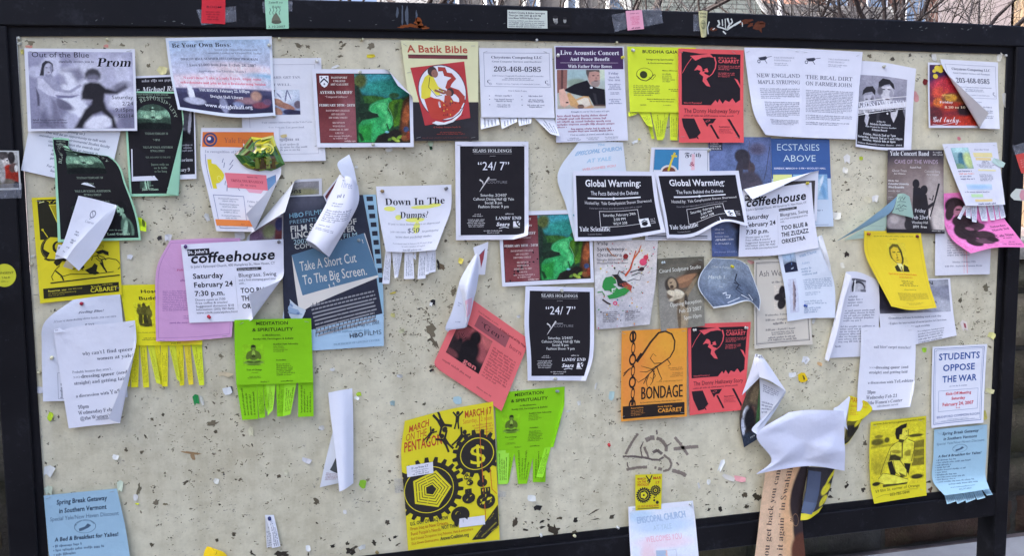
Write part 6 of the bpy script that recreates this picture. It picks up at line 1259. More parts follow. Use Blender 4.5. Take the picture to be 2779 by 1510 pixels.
for (px, py, a, b_, an, c) in [(1170, 895, 20, 14, 70, '6a6256'), (1178, 930, 22, 8, 60, '5e564c'), (1234, 790, 9, 14, 20, '6e665a'), (1200, 725, 14, 9, 20, '6a5a4a'), (1190, 718, 5, 14, -10, '2c2826'), (1505, 1440, 19, 16, 10, '3a332c'), (1557, 1447, 14, 8, -25, '4c453c'), (860, 1362, 11, 10, 20, '5a5348'), (1052, 1420, 9, 7, -40, '443e38'), (1398, 1418, 7, 18, 8, '463e36'), (1424, 1384, 3, 2, 0, '504840'), (1612, 1390, 20, 3, -30, '4c443c'), (952, 1496, 18, 12, -20, '2f2a26'), (764, 1505, 22, 10, 0, '3a342e'), (1015, 1475, 10, 6, 40, '3a342e'), (2055, 1350, 12, 14, -30, '3c362e'), (2025, 1376, 8, 6, -40, '3c362e'), (2020, 1345, 9, 9, 20, '4c443a'), (2250, 1330, 9, 8, 20, '332f2c'), (2254, 1350, 8, 5, 0, '3a3632'), (2343, 1330, 6, 9, 10, '3a3632'), (2297, 691, 10, 8, 20, '322a28'), (2347, 1203, 8, 8, 30, '5a544c'), (2675, 780, 11, 12, 30, '6a6458'), (2606, 815, 6, 11, 20, '5a544a'), (2526, 1330, 8, 9, 10, '5a4438'), (576, 1150, 18, 9, -10, '6a6256'), (585, 1172, 6, 6, 20, '5a5248'), (413, 1138, 7, 6, 0, '645c50'), (377, 1328, 7, 16, 14, '6a6458'), (424, 1364, 11, 7, -10, '6e665c'), (450, 1370, 8, 4, 0, '78705f'), (504, 1310, 9, 6, -30, '5a5248'), (342, 1222, 6, 6, 0, '5a5248'), (384, 1228, 8, 5, 0, '645c50'), (412, 1480, 7, 7, -30, '544c42'), (590, 1468, 6, 6, 10, '544c42'), (757, 1295, 7, 7, 20, '564e44'), (634, 1450, 7, 6, 20, '4e463c'), (590, 1468, 5, 4, 0, '443c34'), (1006, 124, 11, 10, -40, '746c60'), (932, 122, 9, 5, -30, '665e52'), (924, 132, 7, 3, 0, '5a5248'), (923, 152, 8, 4, -10, '6a6256'), (812, 123, 14, 6, 20, '6a6256'), (835, 126, 9, 5, 30, '746c60'), (85, 116, 12, 7, 0, '7c7466'), (330, 121, 9, 6, 0, '7c7466'), (404, 178, 6, 6, 0, '6e6658'), (764, 482, 8, 7, 20, '6a6256'), (746, 507, 6, 4, -20, '6a6256'), (2360, 152, 7, 6, 0, '6c645a'), (2422, 160, 8, 8, 10, '544e48'), (2470, 150, 7, 6, 20, '5c5650'), (2527, 150, 5, 7, 0, '6c645a')]:
    chip(px, py, a * .8, b_ * .8, an, K(c) * 1.25, .5, 14, .0006)
for k in range(60):       # ragged paint along the lower edge
    px = rg.uniform(150, 2640); py = 1610 - px * .1118 - rg.uniform(8, 34)
    chip(px, py, rg.uniform(2, 9), rg.uniform(1.5, 6), rg.uniform(-50, 30), K(rg.choice(['2f2b28', '3a342e', '4a443c', '5a5248'])), .6, 9, .0007)
for (px, py, a, b_, an, c, ) in [(521, 1231, 26, 3, 8, 'a98a6a'), (522, 1240, 10, 6, 60, 'a88c70'), (1148, 160, 5, 26, 4, 'c0a080'), (1160, 118, 30, 5, 2, 'a8927a'), (2485, 262, 8, 13, -14, 'dc9ca4'), (2602, 376, 5, 5, 0, 'e08aa0'), (78, 126, 9, 4, 0, 'dc9a94'), (288, 124, 8, 4, 0, 'dc9a98'), (2040, 712, 7, 4, 20, 'd89aa0'), (1652, 500, 5, 5, 0, '7c7a44')]:
    chip(px, py, a, b_, an, K(c), .3, 10, .0005)
def stroke(pts, w, col, d=.0008, jit=.9, dash=1.0):
    """a marker stroke on the board, worn through in places"""
    for i in range(len(pts) - 1):
        a, b_ = np.array(pts[i], float), np.array(pts[i + 1], float)
        L_ = np.hypot(*(b_ - a)); k = max(1, int(L_ / 5)); dv = (b_ - a) / L_; nv_ = np.array([-dv[1], dv[0]]); w_ = w * .85
        for j in range(k):
            if rg.random() > min(1, dash + .12): continue
            p0, p1 = a + (b_ - a) * j / k, a + (b_ - a) * (j + 1.06) / k
            w0, w1, w2, w3 = [w_ / 2 + rg.uniform(-jit, jit) for _ in range(4)]
            q_ = [p0 + nv_ * w0, p1 + nv_ * w1, p1 - nv_ * w2, p0 - nv_ * w3]
            pm.quad(*[P(*z_, d) for z_ in q_], col)
GC = K('8e8280'); GC2 = K('7c7072')
stroke([(1697, 1234), (1716, 1200), (1731, 1178)], 8, GC, dash=.92); stroke([(1690, 1240), (1720, 1240), (1750, 1243), (1772, 1249), (1790, 1249), (1801, 1242)], 6, GC2)
stroke([(1742, 1240), (1738, 1218), (1746, 1200)], 4, GC2); stroke([(1748, 1214), (1756, 1232), (1760, 1246)], 7, GC); stroke([(1752, 1196), (1764, 1190), (1776, 1189)], 15, GC, dash=.85); stroke([(1782, 1190), (1796, 1196), (1808, 1212), (1808, 1226)], 11, GC, dash=.9); stroke([(1808, 1212), (1822, 1204)], 4, GC2)
stroke([(1772, 1230), (1784, 1222), (1796, 1234)], 10, GC2, dash=.8); stroke([(1801, 1236), (1818, 1248), (1822, 1262), (1816, 1276), (1800, 1280)], 7, GC); stroke([(1700, 1276), (1730, 1270), (1756, 1269)], 9, GC, dash=.85); stroke([(1776, 1270), (1796, 1276)], 10, GC, dash=.7); stroke([(1824, 1278), (1844, 1283), (1862, 1292)], 12, GC, dash=.95); stroke([(1702, 1256), (1705, 1270)], 4, GC2); stroke([(1782, 1168), (1783, 1180)], 5, GC2)
stroke([(1831, 1188), (1848, 1208), (1866, 1236)], 9, GC); stroke([(1828, 1220), (1860, 1216), (1895, 1213)], 11, GC, dash=.93); stroke([(1836, 1256), (1842, 1264)], 5, GC2)
pm.build('panel', M_BOARD, board)

LIP, LIPS, FR, RH, DEP = 0.029, 0.02, 0.022, 0.086, 0.06
xo_l = float(P(2, 1140, FR)[0]); xo_r = float(np.mean([P(2768, 780, FR)[0], P(2752, 1110, FR)[0], P(2724, 1495, FR)[0]]))
xi_l, xi_r = XL - LIPS, XR + LIPS
def rail(name, zf0, zf1, x0, x1, yf, yb, n=60):
    m_ = MB(); xs = np.linspace(x0, x1, n); b0 = 0.003
    prof = lambda x: [(yf + b0, zf0(x)), (yf, zf0(x) + b0), (yf, zf1(x) - b0), (yf + b0, zf1(x)), (yb, zf1(x)), (yb, zf0(x)), (yf + b0, zf0(x))]
    T = np.array([[(x, y_, z_) for (y_, z_) in prof(x)] for x in xs])
    m_.grid(np.swapaxes(T, 0, 1), (1, 1, 1), False)
    for T0, fl in ((T[0], 1), (T[-1], 0)):
        t = [[0, k + 1, k] if fl else [0, k, k + 1] for k in range(1, 5)]
        m_.add(T0[:6], t, (1, 1, 1))
    return m_
_tt = np.array([P(*q, FR) for q in [(880, 0), (1100, 6), (1400, 13.5), (1650, 21), (1900, 33), (2179, 43), (2450, 55), (2779, 70)]])
_tb = np.array([P(*q, FR) for q in [(60, 70), (650, 74), (1400, 85), (1650, 94), (1900, 100), (2179, 107), (2450, 115), (2700, 122)]])
frt, frb = np.polyfit(_tt[:, 0], _tt[:, 2], 2), np.polyfit(_tb[:, 0], _tb[:, 2], 2)
rtop, rbot = lambda x: np.polyval(frt, x), lambda x: np.polyval(frb, x)
rm = rail('top_rail', rbot, rtop, xo_l, xo_r, -FR, DEP)
def rust(px, py, rw, rh, ang, c, n=11, jag=.5, d=FR + .0006):
    pts = []
    for k in range(n):
        a = 2 * math.pi * k / n; f = 1 + rg.uniform(-jag, jag); x, y = rw * f * math.cos(a), rh * f * math.sin(a); r = rad(ang)
        pts.append(P(px + x * math.cos(r) - y * math.sin(r), py + x * math.sin(r) + y * math.cos(r), d))
    rm.add(pts + [P(px, py, d)], [[k, n, (k + 1) % n] for k in range(n)], c, False, 1)
RU = K('7a3f1c'); RU2 = K('5a3020')
for q in [(1135, 58, 9, 9, 0), (1120, 70, 26, 5, 0), (1150, 74, 14, 4, 0), (1096, 72, 14, 3, 0), (1140, 66, 12, 8, 30)]: rust(*q, RU)
for q in [(2026, 58, 18, 7, -10), (2060, 72, 14, 14, 0), (2036, 66, 8, 6, 0), (1936, 78, 8, 5, 0), (2068, 60, 8, 4, 0)]: rust(*q, RU2)
for q in [(1092, 40, 3, 24, 2), (1104, 44, 4, 26, 0), (1130, 40, 3, 20, 0), (1078, 34, 3, 14, 4)]: rust(*q, K('50586a'), 9, .4)
for k in range(34): rust(rg.uniform(2400, 2690) if k < 14 else rg.uniform(100, 2300), (76 if k < 14 else 60) + rg.uniform(-6, 6), rg.uniform(1, 4), rg.uniform(.6, 1.6), rg.uniform(-40, 40), K('5c6068'), 6, .4)
WG = K('c8ccd4')
def rstroke(pts, w, c=WG):
    for i in range(len(pts) - 1):
        a, b_ = np.array(pts[i], float), np.array(pts[i + 1], float); dv = (b_ - a) / np.hypot(*(b_ - a)); n_ = np.array([-dv[1], dv[0]]) * w / 2
        q_ = [P(*z_, FR + .0009) for z_ in (a + n_, b_ + n_ * rg.uniform(.6, 1), b_ - n_ * rg.uniform(.6, 1), a - n_)]
        rm.add(q_, [[0, 1, 2], [0, 2, 3]], c, False, 1)
for q, w in (([(1949, 54), (1953, 64), (1946, 72)], 5), ([(1960, 52), (1961, 70)], 3), ([(1968, 50), (1969, 80)], 2.4), ([(1974, 49), (1980, 66), (1972, 80)], 5), ([(1984, 50), (1988, 58), (1982, 66)], 4), ([(1972, 80), (1992, 68), (2011, 57)], 6), ([(1948, 72), (1962, 76), (1972, 80)], 4), ([(1925, 58), (1920, 74), (1922, 92)], 3), ([(1962, 84), (1970, 92)], 4), ([(2014, 60), (2015, 72)], 2), ([(1934, 80), (1940, 76)], 3)): rstroke(q, w)
rm.build('top_rail', [M_STEEL, M_PAPER], board)
brm = rail('bottom_rail', lambda x: zbot(x) - .022 - .08, lambda x: zbot(x) - .022, xi_l - .001, xi_r + .001, -FR + .002, DEP - .004); brm.build('bottom_rail', M_STEEL, board)
def post(x0, x1, z1f):
    m_ = MB(); b0 = .003
    y0, y1 = -FR - .0015, DEP + .002
    zt_ = z1f
    prof = [(x0, y1), (x0, y0 + b0), (x0 + b0, y0), (x1 - b0, y0), (x1, y0 + b0), (x1, y1), (x0, y1)]
    T = np.array([[(x, y, z_) for (x, y) in prof] for z_ in (0, .5, 1.0, 1.5, zt_)])
    m_.grid(T[::-1], (1, 1, 1), False)
    m_.box((x0 - .03, y0 - .03, .004), (x1 + .03, y1 + .03, .016), (1, 1, 1))
    return m_.build('post', M_STEEL, board)
post(xo_l, xi_l, float(rbot(XL)) - .0015); post(xi_r, xo_r, float(rbot(XR)) - .0015)
def strip(f0, f1, horizontal, yv=-.006):
    m_ = MB()
    if horizontal:
        xs = np.linspace(xi_l - .004, xi_r + .004, 50)
        T = np.array([[(x, yv, f1(x)) for x in xs], [(x, yv, f0(x)) for x in xs], [(x, .004, f0(x)) for x in xs]])
        if f1(0) < f0(0) : T = T
    else:
        zs = np.linspace(2.1, .56, 40)
        T = np.array([[(f0(z_), yv, z_), (f1(z_), yv, z_)] for z_ in zs])
        T = np.concatenate([T, ], 1)
    m_.grid(T, (1, 1, 1), False)
    return m_.build('retaining_strip', M_STEEL, board)
strip(lambda x: ztop(x), lambda x: ztop(x) + LIP + .01, True)
strip(lambda x: zbot(x) - .03, lambda x: zbot(x), True, -.0075)
strip(lambda z_: xleft(z_) - LIPS - .01, lambda z_: xleft(z_), False, -.0068)
strip(lambda z_: xright(z_), lambda z_: xright(z_) + LIPS + .01, False, -.0072)
# ------------------------------------------------------------------ the sheets, row by row
G_ = lambda s: s
def wposter(p): d_wposter(p); SUB(p, 0, 46, 88, 91, d_wlower); SUB(p, 2, 85, 98, 99, d_wfoot)
sheet('flyer', 'white discussion flyer with slanting blue print, half under the prom flyer', 'flyer', Q((86, 312), (330, 345), (292, 516), (58, 462)), 1, 'dcdff5', d_enviro, .74, short='slanting blue print flyer')
sheet('poster', 'black lecture poster with a grey portrait, beneath the sky blue flyer', 'poster', Q((352, 207), (527, 200), (533, 485), (358, 492)), 1, WHITE, d_michael, 1.5, short='black portrait poster')
sheet('poster', 'black and mint lecture poster with one corner folded back', 'poster', Q((335, 247), (490, 249), (524, 531), (352, 533)), 2, 'a3d8bf', d_blackresp, 1.28, 'black and mint lecture posters', lift=(0, 0, 2, 4), curls=[((492, 366), (481, 540), 3.5, 165)], short='folded mint lecture poster')
sheet('flyer', 'grey prom flyer with two blurred dancers, top left of the board', 'flyer', Q((66, 131), (366, 133), (373, 355), (77, 356)), 3, 'd9daf2', d_prom, .77, short='prom flyer')
sheet('flyer', 'small white internship flyer with a photo of an arm, behind the sky blue flyer', 'flyer', Q((648, 158), (871, 157), (883, 436), (662, 441)), 1, 'd9daef', d_tan, 1.26, short='arm photo flyer')
sheet('flyer', 'sky blue fellowship flyer with a dark town along its foot', 'flyer', [[(449, 103), (590, 100), (737, 98)], [(462, 200), (603, 200), (741, 205)], [(483, 297, 6), (632, 318, 18), (747, 314, 3)]], 2, 'd6dcf4', d_boss, .76, short='sky blue flyer')
sheet('poster', 'yellow cabaret poster with a cartoon head and people drawn at a table', 'poster', Q((86, 537), (318, 528), (331, 801), (110, 823)), 0, 'dccd2e', wposter, 1.24, short='yellow cartoon poster')
sheet('poster', 'black and mint lecture poster with its top corner torn off, left edge of the board', 'poster', [[(143, 374), (166, 374), (188, 376)], [(145, 404), (172, 405), (197, 410, 3)], [(147, 424), (222, 424), (299, 425, 9)], [(151, 510), (247, 510), (345, 508, 12)], [(155, 590), (264, 592), (374, 592, 6)], [(158, 657), (270, 654), (383, 651)]], 2, 'a3d8bf', d_blackresp, 1.28, 'black and mint lecture posters', vs=(0, .1, .18, .5, .78, 1), short='torn mint lecture poster')
sheet('flyer', 'orange and white trivia flyer with a cartoon plug, its right side curling forward', 'flyer', [[(546, 347), (650, 347), (757, 347)], [(545, 437), (655, 440), (762, 446)], [(566, 530, 3), (670, 536, 2), (768, 545)], [(587, 627, 8), (680, 629, 6), (776, 627)]], 2, 'dcdcf2', lambda p: (SUB(p, 0, 0, 100, 100, d_engin), SUB(p, 0, 87, 100, 97, d_enginfoot)), 1.26, curls=[((766, 440), (674, 636), 9, 128)], vs=(0, .33, .67, 1), short='orange trivia flyer')
sheet('flyer', 'plum and green art gallery flyer with a curled corner, top row', 'flyer', Q((847, 187), (1119, 188), (1121, 399), (860, 400)), 3, 'd9daf2', d_ayesha, .77, 'plum and green gallery flyers', curls=[((1022, 178), (1126, 292), 11, 112)], short='upper gallery flyer')
sheet('poster', 'cream and black poster with a red batik picture of a mother and child', 'poster', Q((1087, 109), (1297, 113), (1297, 381), (1123, 383)), 2, 'd6d4b2', d_batik, 1.4, mat=M_GLOSS, short='batik poster')
sheet('flyer', 'white computer service flyer with torn tabs, right of the batik poster', 'flyer', [[(1299, 130), (1497, 131)], [(1302, 225), (1500, 228)], [(1304, 318), (1503, 320)]], 1, 'd8d9f0', d_chry, .96, 'computer service flyers', short='left computer flyer',
      tabs=[([(1304, 318), (1352, 318), (1356, 338), (1305, 351)], 16), ([(1357, 318), (1402, 318), (1403, 330), (1362, 350)], 16), ([(1405, 318), (1443, 318), (1441, 334), (1409, 342)], 15), ([(1449, 319), (1503, 320), (1519, 370), (1494, 363)], 24)])
sheet('flyer', 'purple headed concert flyer with a photo of a man playing guitar', 'flyer', Q((1504, 124), (1691, 126), (1701, 381), (1507, 387)), 1, 'd6d7f2', d_acoustic, 1.36, short='guitar concert flyer')
sheet('flyer', 'yellow green flyer with torn tabs, half covered by a coral red poster', 'flyer', [[(1701, 126), (1887, 129)], [(1704, 215), (1888, 218)], [(1707, 304), (1889, 306)]], 1, 'd3e33c', d_gaia, 1.0, short='yellow green tabbed flyer',
      tabs=[([(1705, 304), (1733, 306), (1722, 312), (1706, 316)], 10), ([(1731, 303), (1764, 305), (1772, 345), (1756, 340)], 14), ([(1753, 320), (1766, 318), (1776, 376), (1769, 378)], 3), ([(1766, 303), (1808, 304), (1799, 380), (1783, 380)], 6), ([(1797, 304), (1816, 304), (1802, 376), (1790, 372)], 5), ([(1817, 304), (1842, 304), (1838, 381), (1819, 380)], 5)], tabw='7c8a30')
CAB = 'coral red cabaret posters'
sheet('poster', 'coral red poster of a man in a cap, top row beside the yellow green flyer', 'poster', Q((1840, 131), (2017, 136), (2015, 387), (1840, 387)), 3, 'ee5a62', d_hathaway, 1.41, CAB, wav=1.2, short='upper coral poster')
sheet('flyer', 'white maple syrup flyer with its left edge bent inwards', 'flyer', [[(2018, 129), (2098, 130), (2177, 132)], [(2034, 255, 5), (2106, 256, 3), (2174, 257)], [(2046, 315, 14), (2110, 318, 6), (2173, 320)], [(2074, 366, 10), (2122, 370, 4), (2171, 373)]], 2, 'dbdcf6', d_maple, 1.5, vs=(0, .5, .75, 1), short='maple syrup flyer')
sheet('flyer', 'white farming film flyer between the maple syrup and two men flyers', 'flyer', Q((2173, 131), (2339, 141), (2317, 378), (2170, 373)), 2, 'dbdcf6', d_farmer, 1.44, short='farming film flyer')
sheet('poster', 'grey theatre flyer showing two men under a slanting banner', 'flyer', [[(2330, 164), (2400, 170), (2484, 186, 12)], [(2326, 280), (2400, 284), (2476, 290, 5)], [(2318, 398), (2392, 407), (2468, 407)]], 1, 'd8d9f2', d_gross, 1.62, short='two men theatre flyer')
sheet('poster', 'dark red and purple nightlife poster under a computer service flyer', 'poster', Q((2517, 169), (2686, 172), (2684, 347), (2516, 347)), 1, 'd4d4ec', d_lucky, 1.02, mat=M_GLOSS, short='nightlife poster')
sheet('flyer', 'white computer service flyer with its left side curled, top right corner', 'flyer', Q((2550, 160), (2706, 169), (2708, 350), (2604, 347)), 3, 'd9daf0', d_chry, 1.18, 'computer service flyers', curls=[((2668, 372), (2552, 176), 10, 120)], short='right computer flyer')

# second row
sheet('flyer', 'faded church flyer with washed out blue lettering above the global warming flyers', 'flyer', [[(1569, 386), (1628, 384), (1689, 386)], [(1513, 472, 6), (1604, 470, 2), (1698, 466)], [(1535, 560), (1620, 562), (1706, 560)], [(1557, 654), (1634, 654), (1712, 652)]], 1, 'd3daf2', lambda p: SUB(p, 8, 0, 100, 36, d_episc), 1.36, group='faded church flyers', vs=(0, .33, .66, 1), short='upper faded church flyer')
sheet('flyer', 'blue and white flyer with gothic lettering, peeping out above the global warming flyers', 'flyer', Q((1767, 400), (1923, 401), (1927, 652), (1748, 652)), 1, 'd8d9f0', lambda p: (SUB(p, 0, 0, 100, 30, d_faith), p.R(4, 95, 94, 96, '4a4c60'), p.R(4, 97, 94, 97.6, '4a4c60')), 1.4, short='gothic lettering flyer')
sheet('poster', 'dark blue drama poster showing a figure with bound hair in profile', 'poster', Q((1921, 372), (2090, 372), (2094, 694), (1929, 697)), 0, '5f6da2', d_drama, 1.9, mat=M_GLOSS, short='blue drama poster')
sheet('poster', 'royal blue concert poster with tall pale lettering', 'poster', Q((2091, 376), (2249, 378), (2258, 614), (2096, 619)), 0, 'c0cdea', d_ecst, 1.44, mat=M_GLOSS, short='royal blue concert poster')
sheet('flyer', 'black fashion show flyer headed 24/7, the higher one', 'flyer', [[(1235, 384), (1335, 384), (1434, 384)], [(1236, 520), (1335, 520), (1434, 520)], [(1237, 652), (1334, 651), (1434, 650)]], 3, 'dcdcf4', d_247, 1.3, 'black fashion show flyers', curls=[((1438, 596), (1368, 660), 8, 66)], wav=1, lift=(0, 0, 2, 2), short='upper fashion show flyer')
sheet('flyer', 'torn white flyer rolled at one side with part of a photo, over the film poster', 'flyer', Q((674, 494), (873, 484), (876, 648), (668, 662)), -.3, 'cfd0e4', lambda p: (p.IMG(30, 4, 96, 26, '8a8792', '85838e', [(20, 60, 30, 40, 0, 1, '6a6a70'), (70, 80, 30, 30, 0, 1, '8c8a70')], .06, 1.2), p.T('lions', 50, 72, 22, 8, '26262e', 'b'), p.IMG(4, 60, 46, 97, '8a7a80', '7c6f7c', [(60, 60, 20, 30, 20, .7, '8c9070'), (90, 80, 12, 60, 0, .3, '6a3a40'), (92, 30, 14, 30, 0, .4, '40406a'), (20, 80, 20, 30, 0, .8, '7a6080')], .07, 1.2)), .78, curls=[((664, 668), (826, 478), 12, 108)], lift=(0, 0, 0, 0), short='rolled photo flyer')
sheet('poster', 'tall dark film competition poster with a blue card and film strip edge', 'poster', [[(770, 535), (895, 531), (1019, 528)], [(768, 660), (898, 655), (1030, 650, 3)], [(768, 800, 2), (900, 795), (1039, 790)], [(776, 955), (906, 948), (1040, 938)]], 1.5, '23263a', d_hbo, 1.62, vs=(0, .31, .64, 1), mat=M_GLOSS, short='film competition poster')
sheet('flyer', 'white flyer rolled into a loose tube hanging over the film poster', 'flyer', [[(921, 474, 18), (940, 478, 42), (958, 486, 48), (972, 505, 26)], [(884, 555, 22), (914, 562, 52), (950, 560, 56), (974, 545, 30)], [(854, 610, 26), (886, 618, 58), (925, 622, 60), (955, 590, 34)], [(830, 651, 30), (852, 662, 60), (874, 682, 62), (893, 698, 40)]], 4, 'dcddf7',
      lambda p: (p.T('Three', 22, 66, 12, 8, '8a93b8', 'l', 0), p.G(24, 18, 62, 24, 1, '8a8ca8', 'l'), p.G(18, 28, 60, 34, 2, '8a8ca8', 'l'), p.G(10, 38, 74, 58, 6, '84869e'), p.G(10, 63, 46, 66, 1, '84869e', 'l'), p.G(8, 69, 62, 74, 2, '84869e', 'l')), 1.9, wav=.5, lift=(0, 0, 0, 0), short='rolled white tube flyer',
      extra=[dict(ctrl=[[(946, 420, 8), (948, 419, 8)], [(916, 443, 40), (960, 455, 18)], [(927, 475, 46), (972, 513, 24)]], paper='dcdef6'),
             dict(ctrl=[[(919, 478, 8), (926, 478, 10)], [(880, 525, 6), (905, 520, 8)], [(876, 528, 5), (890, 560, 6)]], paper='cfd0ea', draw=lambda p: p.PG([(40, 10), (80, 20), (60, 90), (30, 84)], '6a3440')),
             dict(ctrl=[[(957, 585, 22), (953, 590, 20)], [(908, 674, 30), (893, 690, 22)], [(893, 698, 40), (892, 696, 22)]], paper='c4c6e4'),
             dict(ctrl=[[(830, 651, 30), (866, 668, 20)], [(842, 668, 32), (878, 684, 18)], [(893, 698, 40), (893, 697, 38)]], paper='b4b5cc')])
sheet('flyer', 'white flyer with fringe tabs and yellow highlighter marks', 'flyer', [[(1020, 506), (1122, 504), (1224, 501)], [(1026, 572, 1), (1124, 572, 1), (1223, 566, 2)], [(1035, 625, 3), (1118, 627, 2), (1204, 620, 8)], [(1046, 683, 8), (1114, 684, 6), (1181, 678, 14)]], 2, 'dcddf4', d_dumps, .92, vs=(0, .36, .67, 1), short='highlighted fringe flyer',
      tabs=[([(1046, 683), (1062, 684), (1057, 771), (1037, 771)], 8), ([(1064, 684), (1078, 684), (1079, 752), (1071, 756)], 14), ([(1078, 684), (1092, 684), (1080, 754), (1073, 752)], 8), ([(1098, 685), (1121, 686), (1124, 757), (1096, 758)], 10), ([(1123, 685), (1130, 685), (1128, 706), (1122, 700)], 14), ([(1138, 684), (1157, 682), (1155, 756), (1133, 758)], 9), ([(1158, 682), (1170, 680), (1164, 744), (1154, 746)], 12), ([(1170, 680), (1182, 678), (1182, 738), (1163, 742)], 8)])
sheet('flyer', 'plum and green art gallery flyer below the higher fashion show flyer', 'flyer', Q((1352, 575), (1605, 568), (1609, 766), (1361, 778)), 1, 'd9daf2', d_ayesha, .77, 'plum and green gallery flyers', short='lower gallery flyer')
sheet('flyer', 'black global warming flyer with a white border, left of its twin', 'flyer', [[(1554, 464), (1664, 464), (1776, 466)], [(1557, 560, 2), (1670, 562, 2), (1787, 552, 4)], [(1558, 654), (1680, 650, 4), (1803, 630, 10)]], 3, 'd9daf4', d_warming, .77, 'black global warming flyers', wav=1.2, short='left global warming flyer')
sheet('flyer', 'black global warming flyer with a wavy lower edge, right of its twin', 'flyer', [[(1776, 466), (1852, 465), (1928, 464), (2003, 463)], [(1787, 520, 3), (1862, 520, 2), (1936, 518, 2), (2012, 514, 4)], [(1800, 588, 6), (1872, 585, 3), (1945, 566, 9), (2021, 560, 14)], [(1807, 646, 4), (1880, 642, 4), (1962, 602, 30), (2027, 614, 18)]], 4, 'd9daf4', d_warming, .77, 'black global warming flyers', wav=.8, vs=(0, .3, .66, 1), short='right global warming flyer')
sheet('flyer', 'folded white flyer with part of a dark photo behind the right coffeehouse flyer', 'flyer', Q((2013, 470), (2221, 462), (2216, 600), (2013, 600)), 2, 'd6d8f0', lambda p: p.IMG(55, 20, 96, 90, '4a4648', '3a3638', [(60, 30, 14, 20, 0, .5, '8a8684'), (80, 30, 10, 30, 0, .5, '6a6664'), (30, 50, 10, 40, 0, .5, '5a5654')], .12, 1.1), .66, lift=(0, 0, 0, 0), curls=[((2010, 520), (2240, 462), 7, 140)], short='folded photo flyer')
sheet('flyer', 'white coffeehouse music flyer tilted and hung right of the global warming flyers', 'flyer', [[(2010, 520), (2105, 508), (2200, 495)], [(2006, 610), (2110, 600), (2208, 585)], [(2001, 697), (2110, 692), (2218, 672)]], 3, 'dcddf6', d_coffee, .82, 'coffeehouse music flyers', short='right coffeehouse flyer')
sheet('flyer', 'lilac flyer pinned behind the left coffeehouse flyer', 'flyer', [[(462, 652), (560, 647), (652, 646)], [(426, 725, 4), (540, 720), (646, 716)], [(422, 826), (530, 822), (637, 812)], [(424, 926), (526, 924), (628, 914)]], 2, 'cc9ccf', d_purple, 1.3, vs=(0, .28, .65, 1), short='lilac flyer')
sheet('flyer', 'white coffeehouse music flyer with a curled corner, pinned over the lilac flyer', 'flyer', [[(491, 664), (630, 656), (769, 649)], [(503, 772), (640, 766), (772, 760)], [(514, 877), (650, 872), (786, 868)]], 4, 'dcddf8', d_coffee, .78, 'coffeehouse music flyers', curls=[((780, 708), (646, 892), 13, 138)], lift=(0, 0, 0, 1), short='left coffeehouse flyer')
sheet('flyer', 'bright yellow flyer with a long fringe of tabs, half under the lilac flyer', 'flyer', [[(323, 774), (430, 772), (541, 770)], [(338, 855), (440, 853), (545, 850)], [(352, 937), (450, 938), (549, 935)]], 0, 'e0d828', d_host, .84, short='yellow fringed flyer', tabw='8a8428',
      tabs=[([(346, 937), (366, 937), (352, 1050), (346, 1050)], 3), ([(357, 937), (378, 937), (375, 1052), (356, 1052)], 8), ([(379, 938), (398, 938), (405, 1052), (389, 1053)], 8, 'e0da30'), ([(400, 938), (418, 938), (436, 1044), (424, 1040)], 18, 'cfd63a'), ([(419, 938), (434, 938), (442, 1046), (432, 1044)], 6), ([(436, 938), (456, 938), (455, 1050), (440, 1050)], 10), ([(458, 938), (476, 938), (490, 1040), (480, 1030)], 18, 'cfd63a'), ([(477, 937), (497, 937), (500, 1046), (488, 1048)], 8), ([(499, 937), (517, 937), (525, 1044), (512, 1046)], 10, 'e4cc3c'), ([(519, 936), (548, 935), (554, 1046), (541, 1047)], 14, 'cfdc34')])
sheet('flyer', 'white flyer with a red pin and crumpled shoulder, under the yellow cartoon poster', 'flyer', [[(198, 814), (262, 805), (326, 799)], [(122, 874, 14), (228, 868, 4), (333, 866)], [(114, 940, 5), (226, 940), (338, 936)], [(118, 1089), (232, 1086), (347, 1077)]], 2, 'd3d6f0', d_blue, 1.25, vs=(0, .22, .46, 1), short='red pinned white flyer')
QG = 'white discussion flyers'
sheet('flyer', 'white discussion flyer with its right edge rolled, over the red pinned flyer', 'flyer', [[(146, 905, 4), (205, 886), (285, 880), (366, 870)], [(153, 950, 2), (220, 945), (290, 940), (372, 934)], [(170, 1060), (232, 1055), (300, 1050), (376, 1042)], [(187, 1163), (250, 1156), (314, 1150), (380, 1142)]], 4, 'dbdcf5', d_queer, 1.32, QG, vs=(0, .2, .62, 1), curls=[((372, 880), (314, 1168), 8, 140)], lift=(0, 0, 0, 2), short='rolled discussion flyer',
      extra=[dict(ctrl=[[(147, 895, 10), (162, 890, 8)], [(147, 903, 12), (180, 902, 6)]], draw=lambda p: p.T('21 F', 10, 50, 60, 40, '55576a', 't'))])

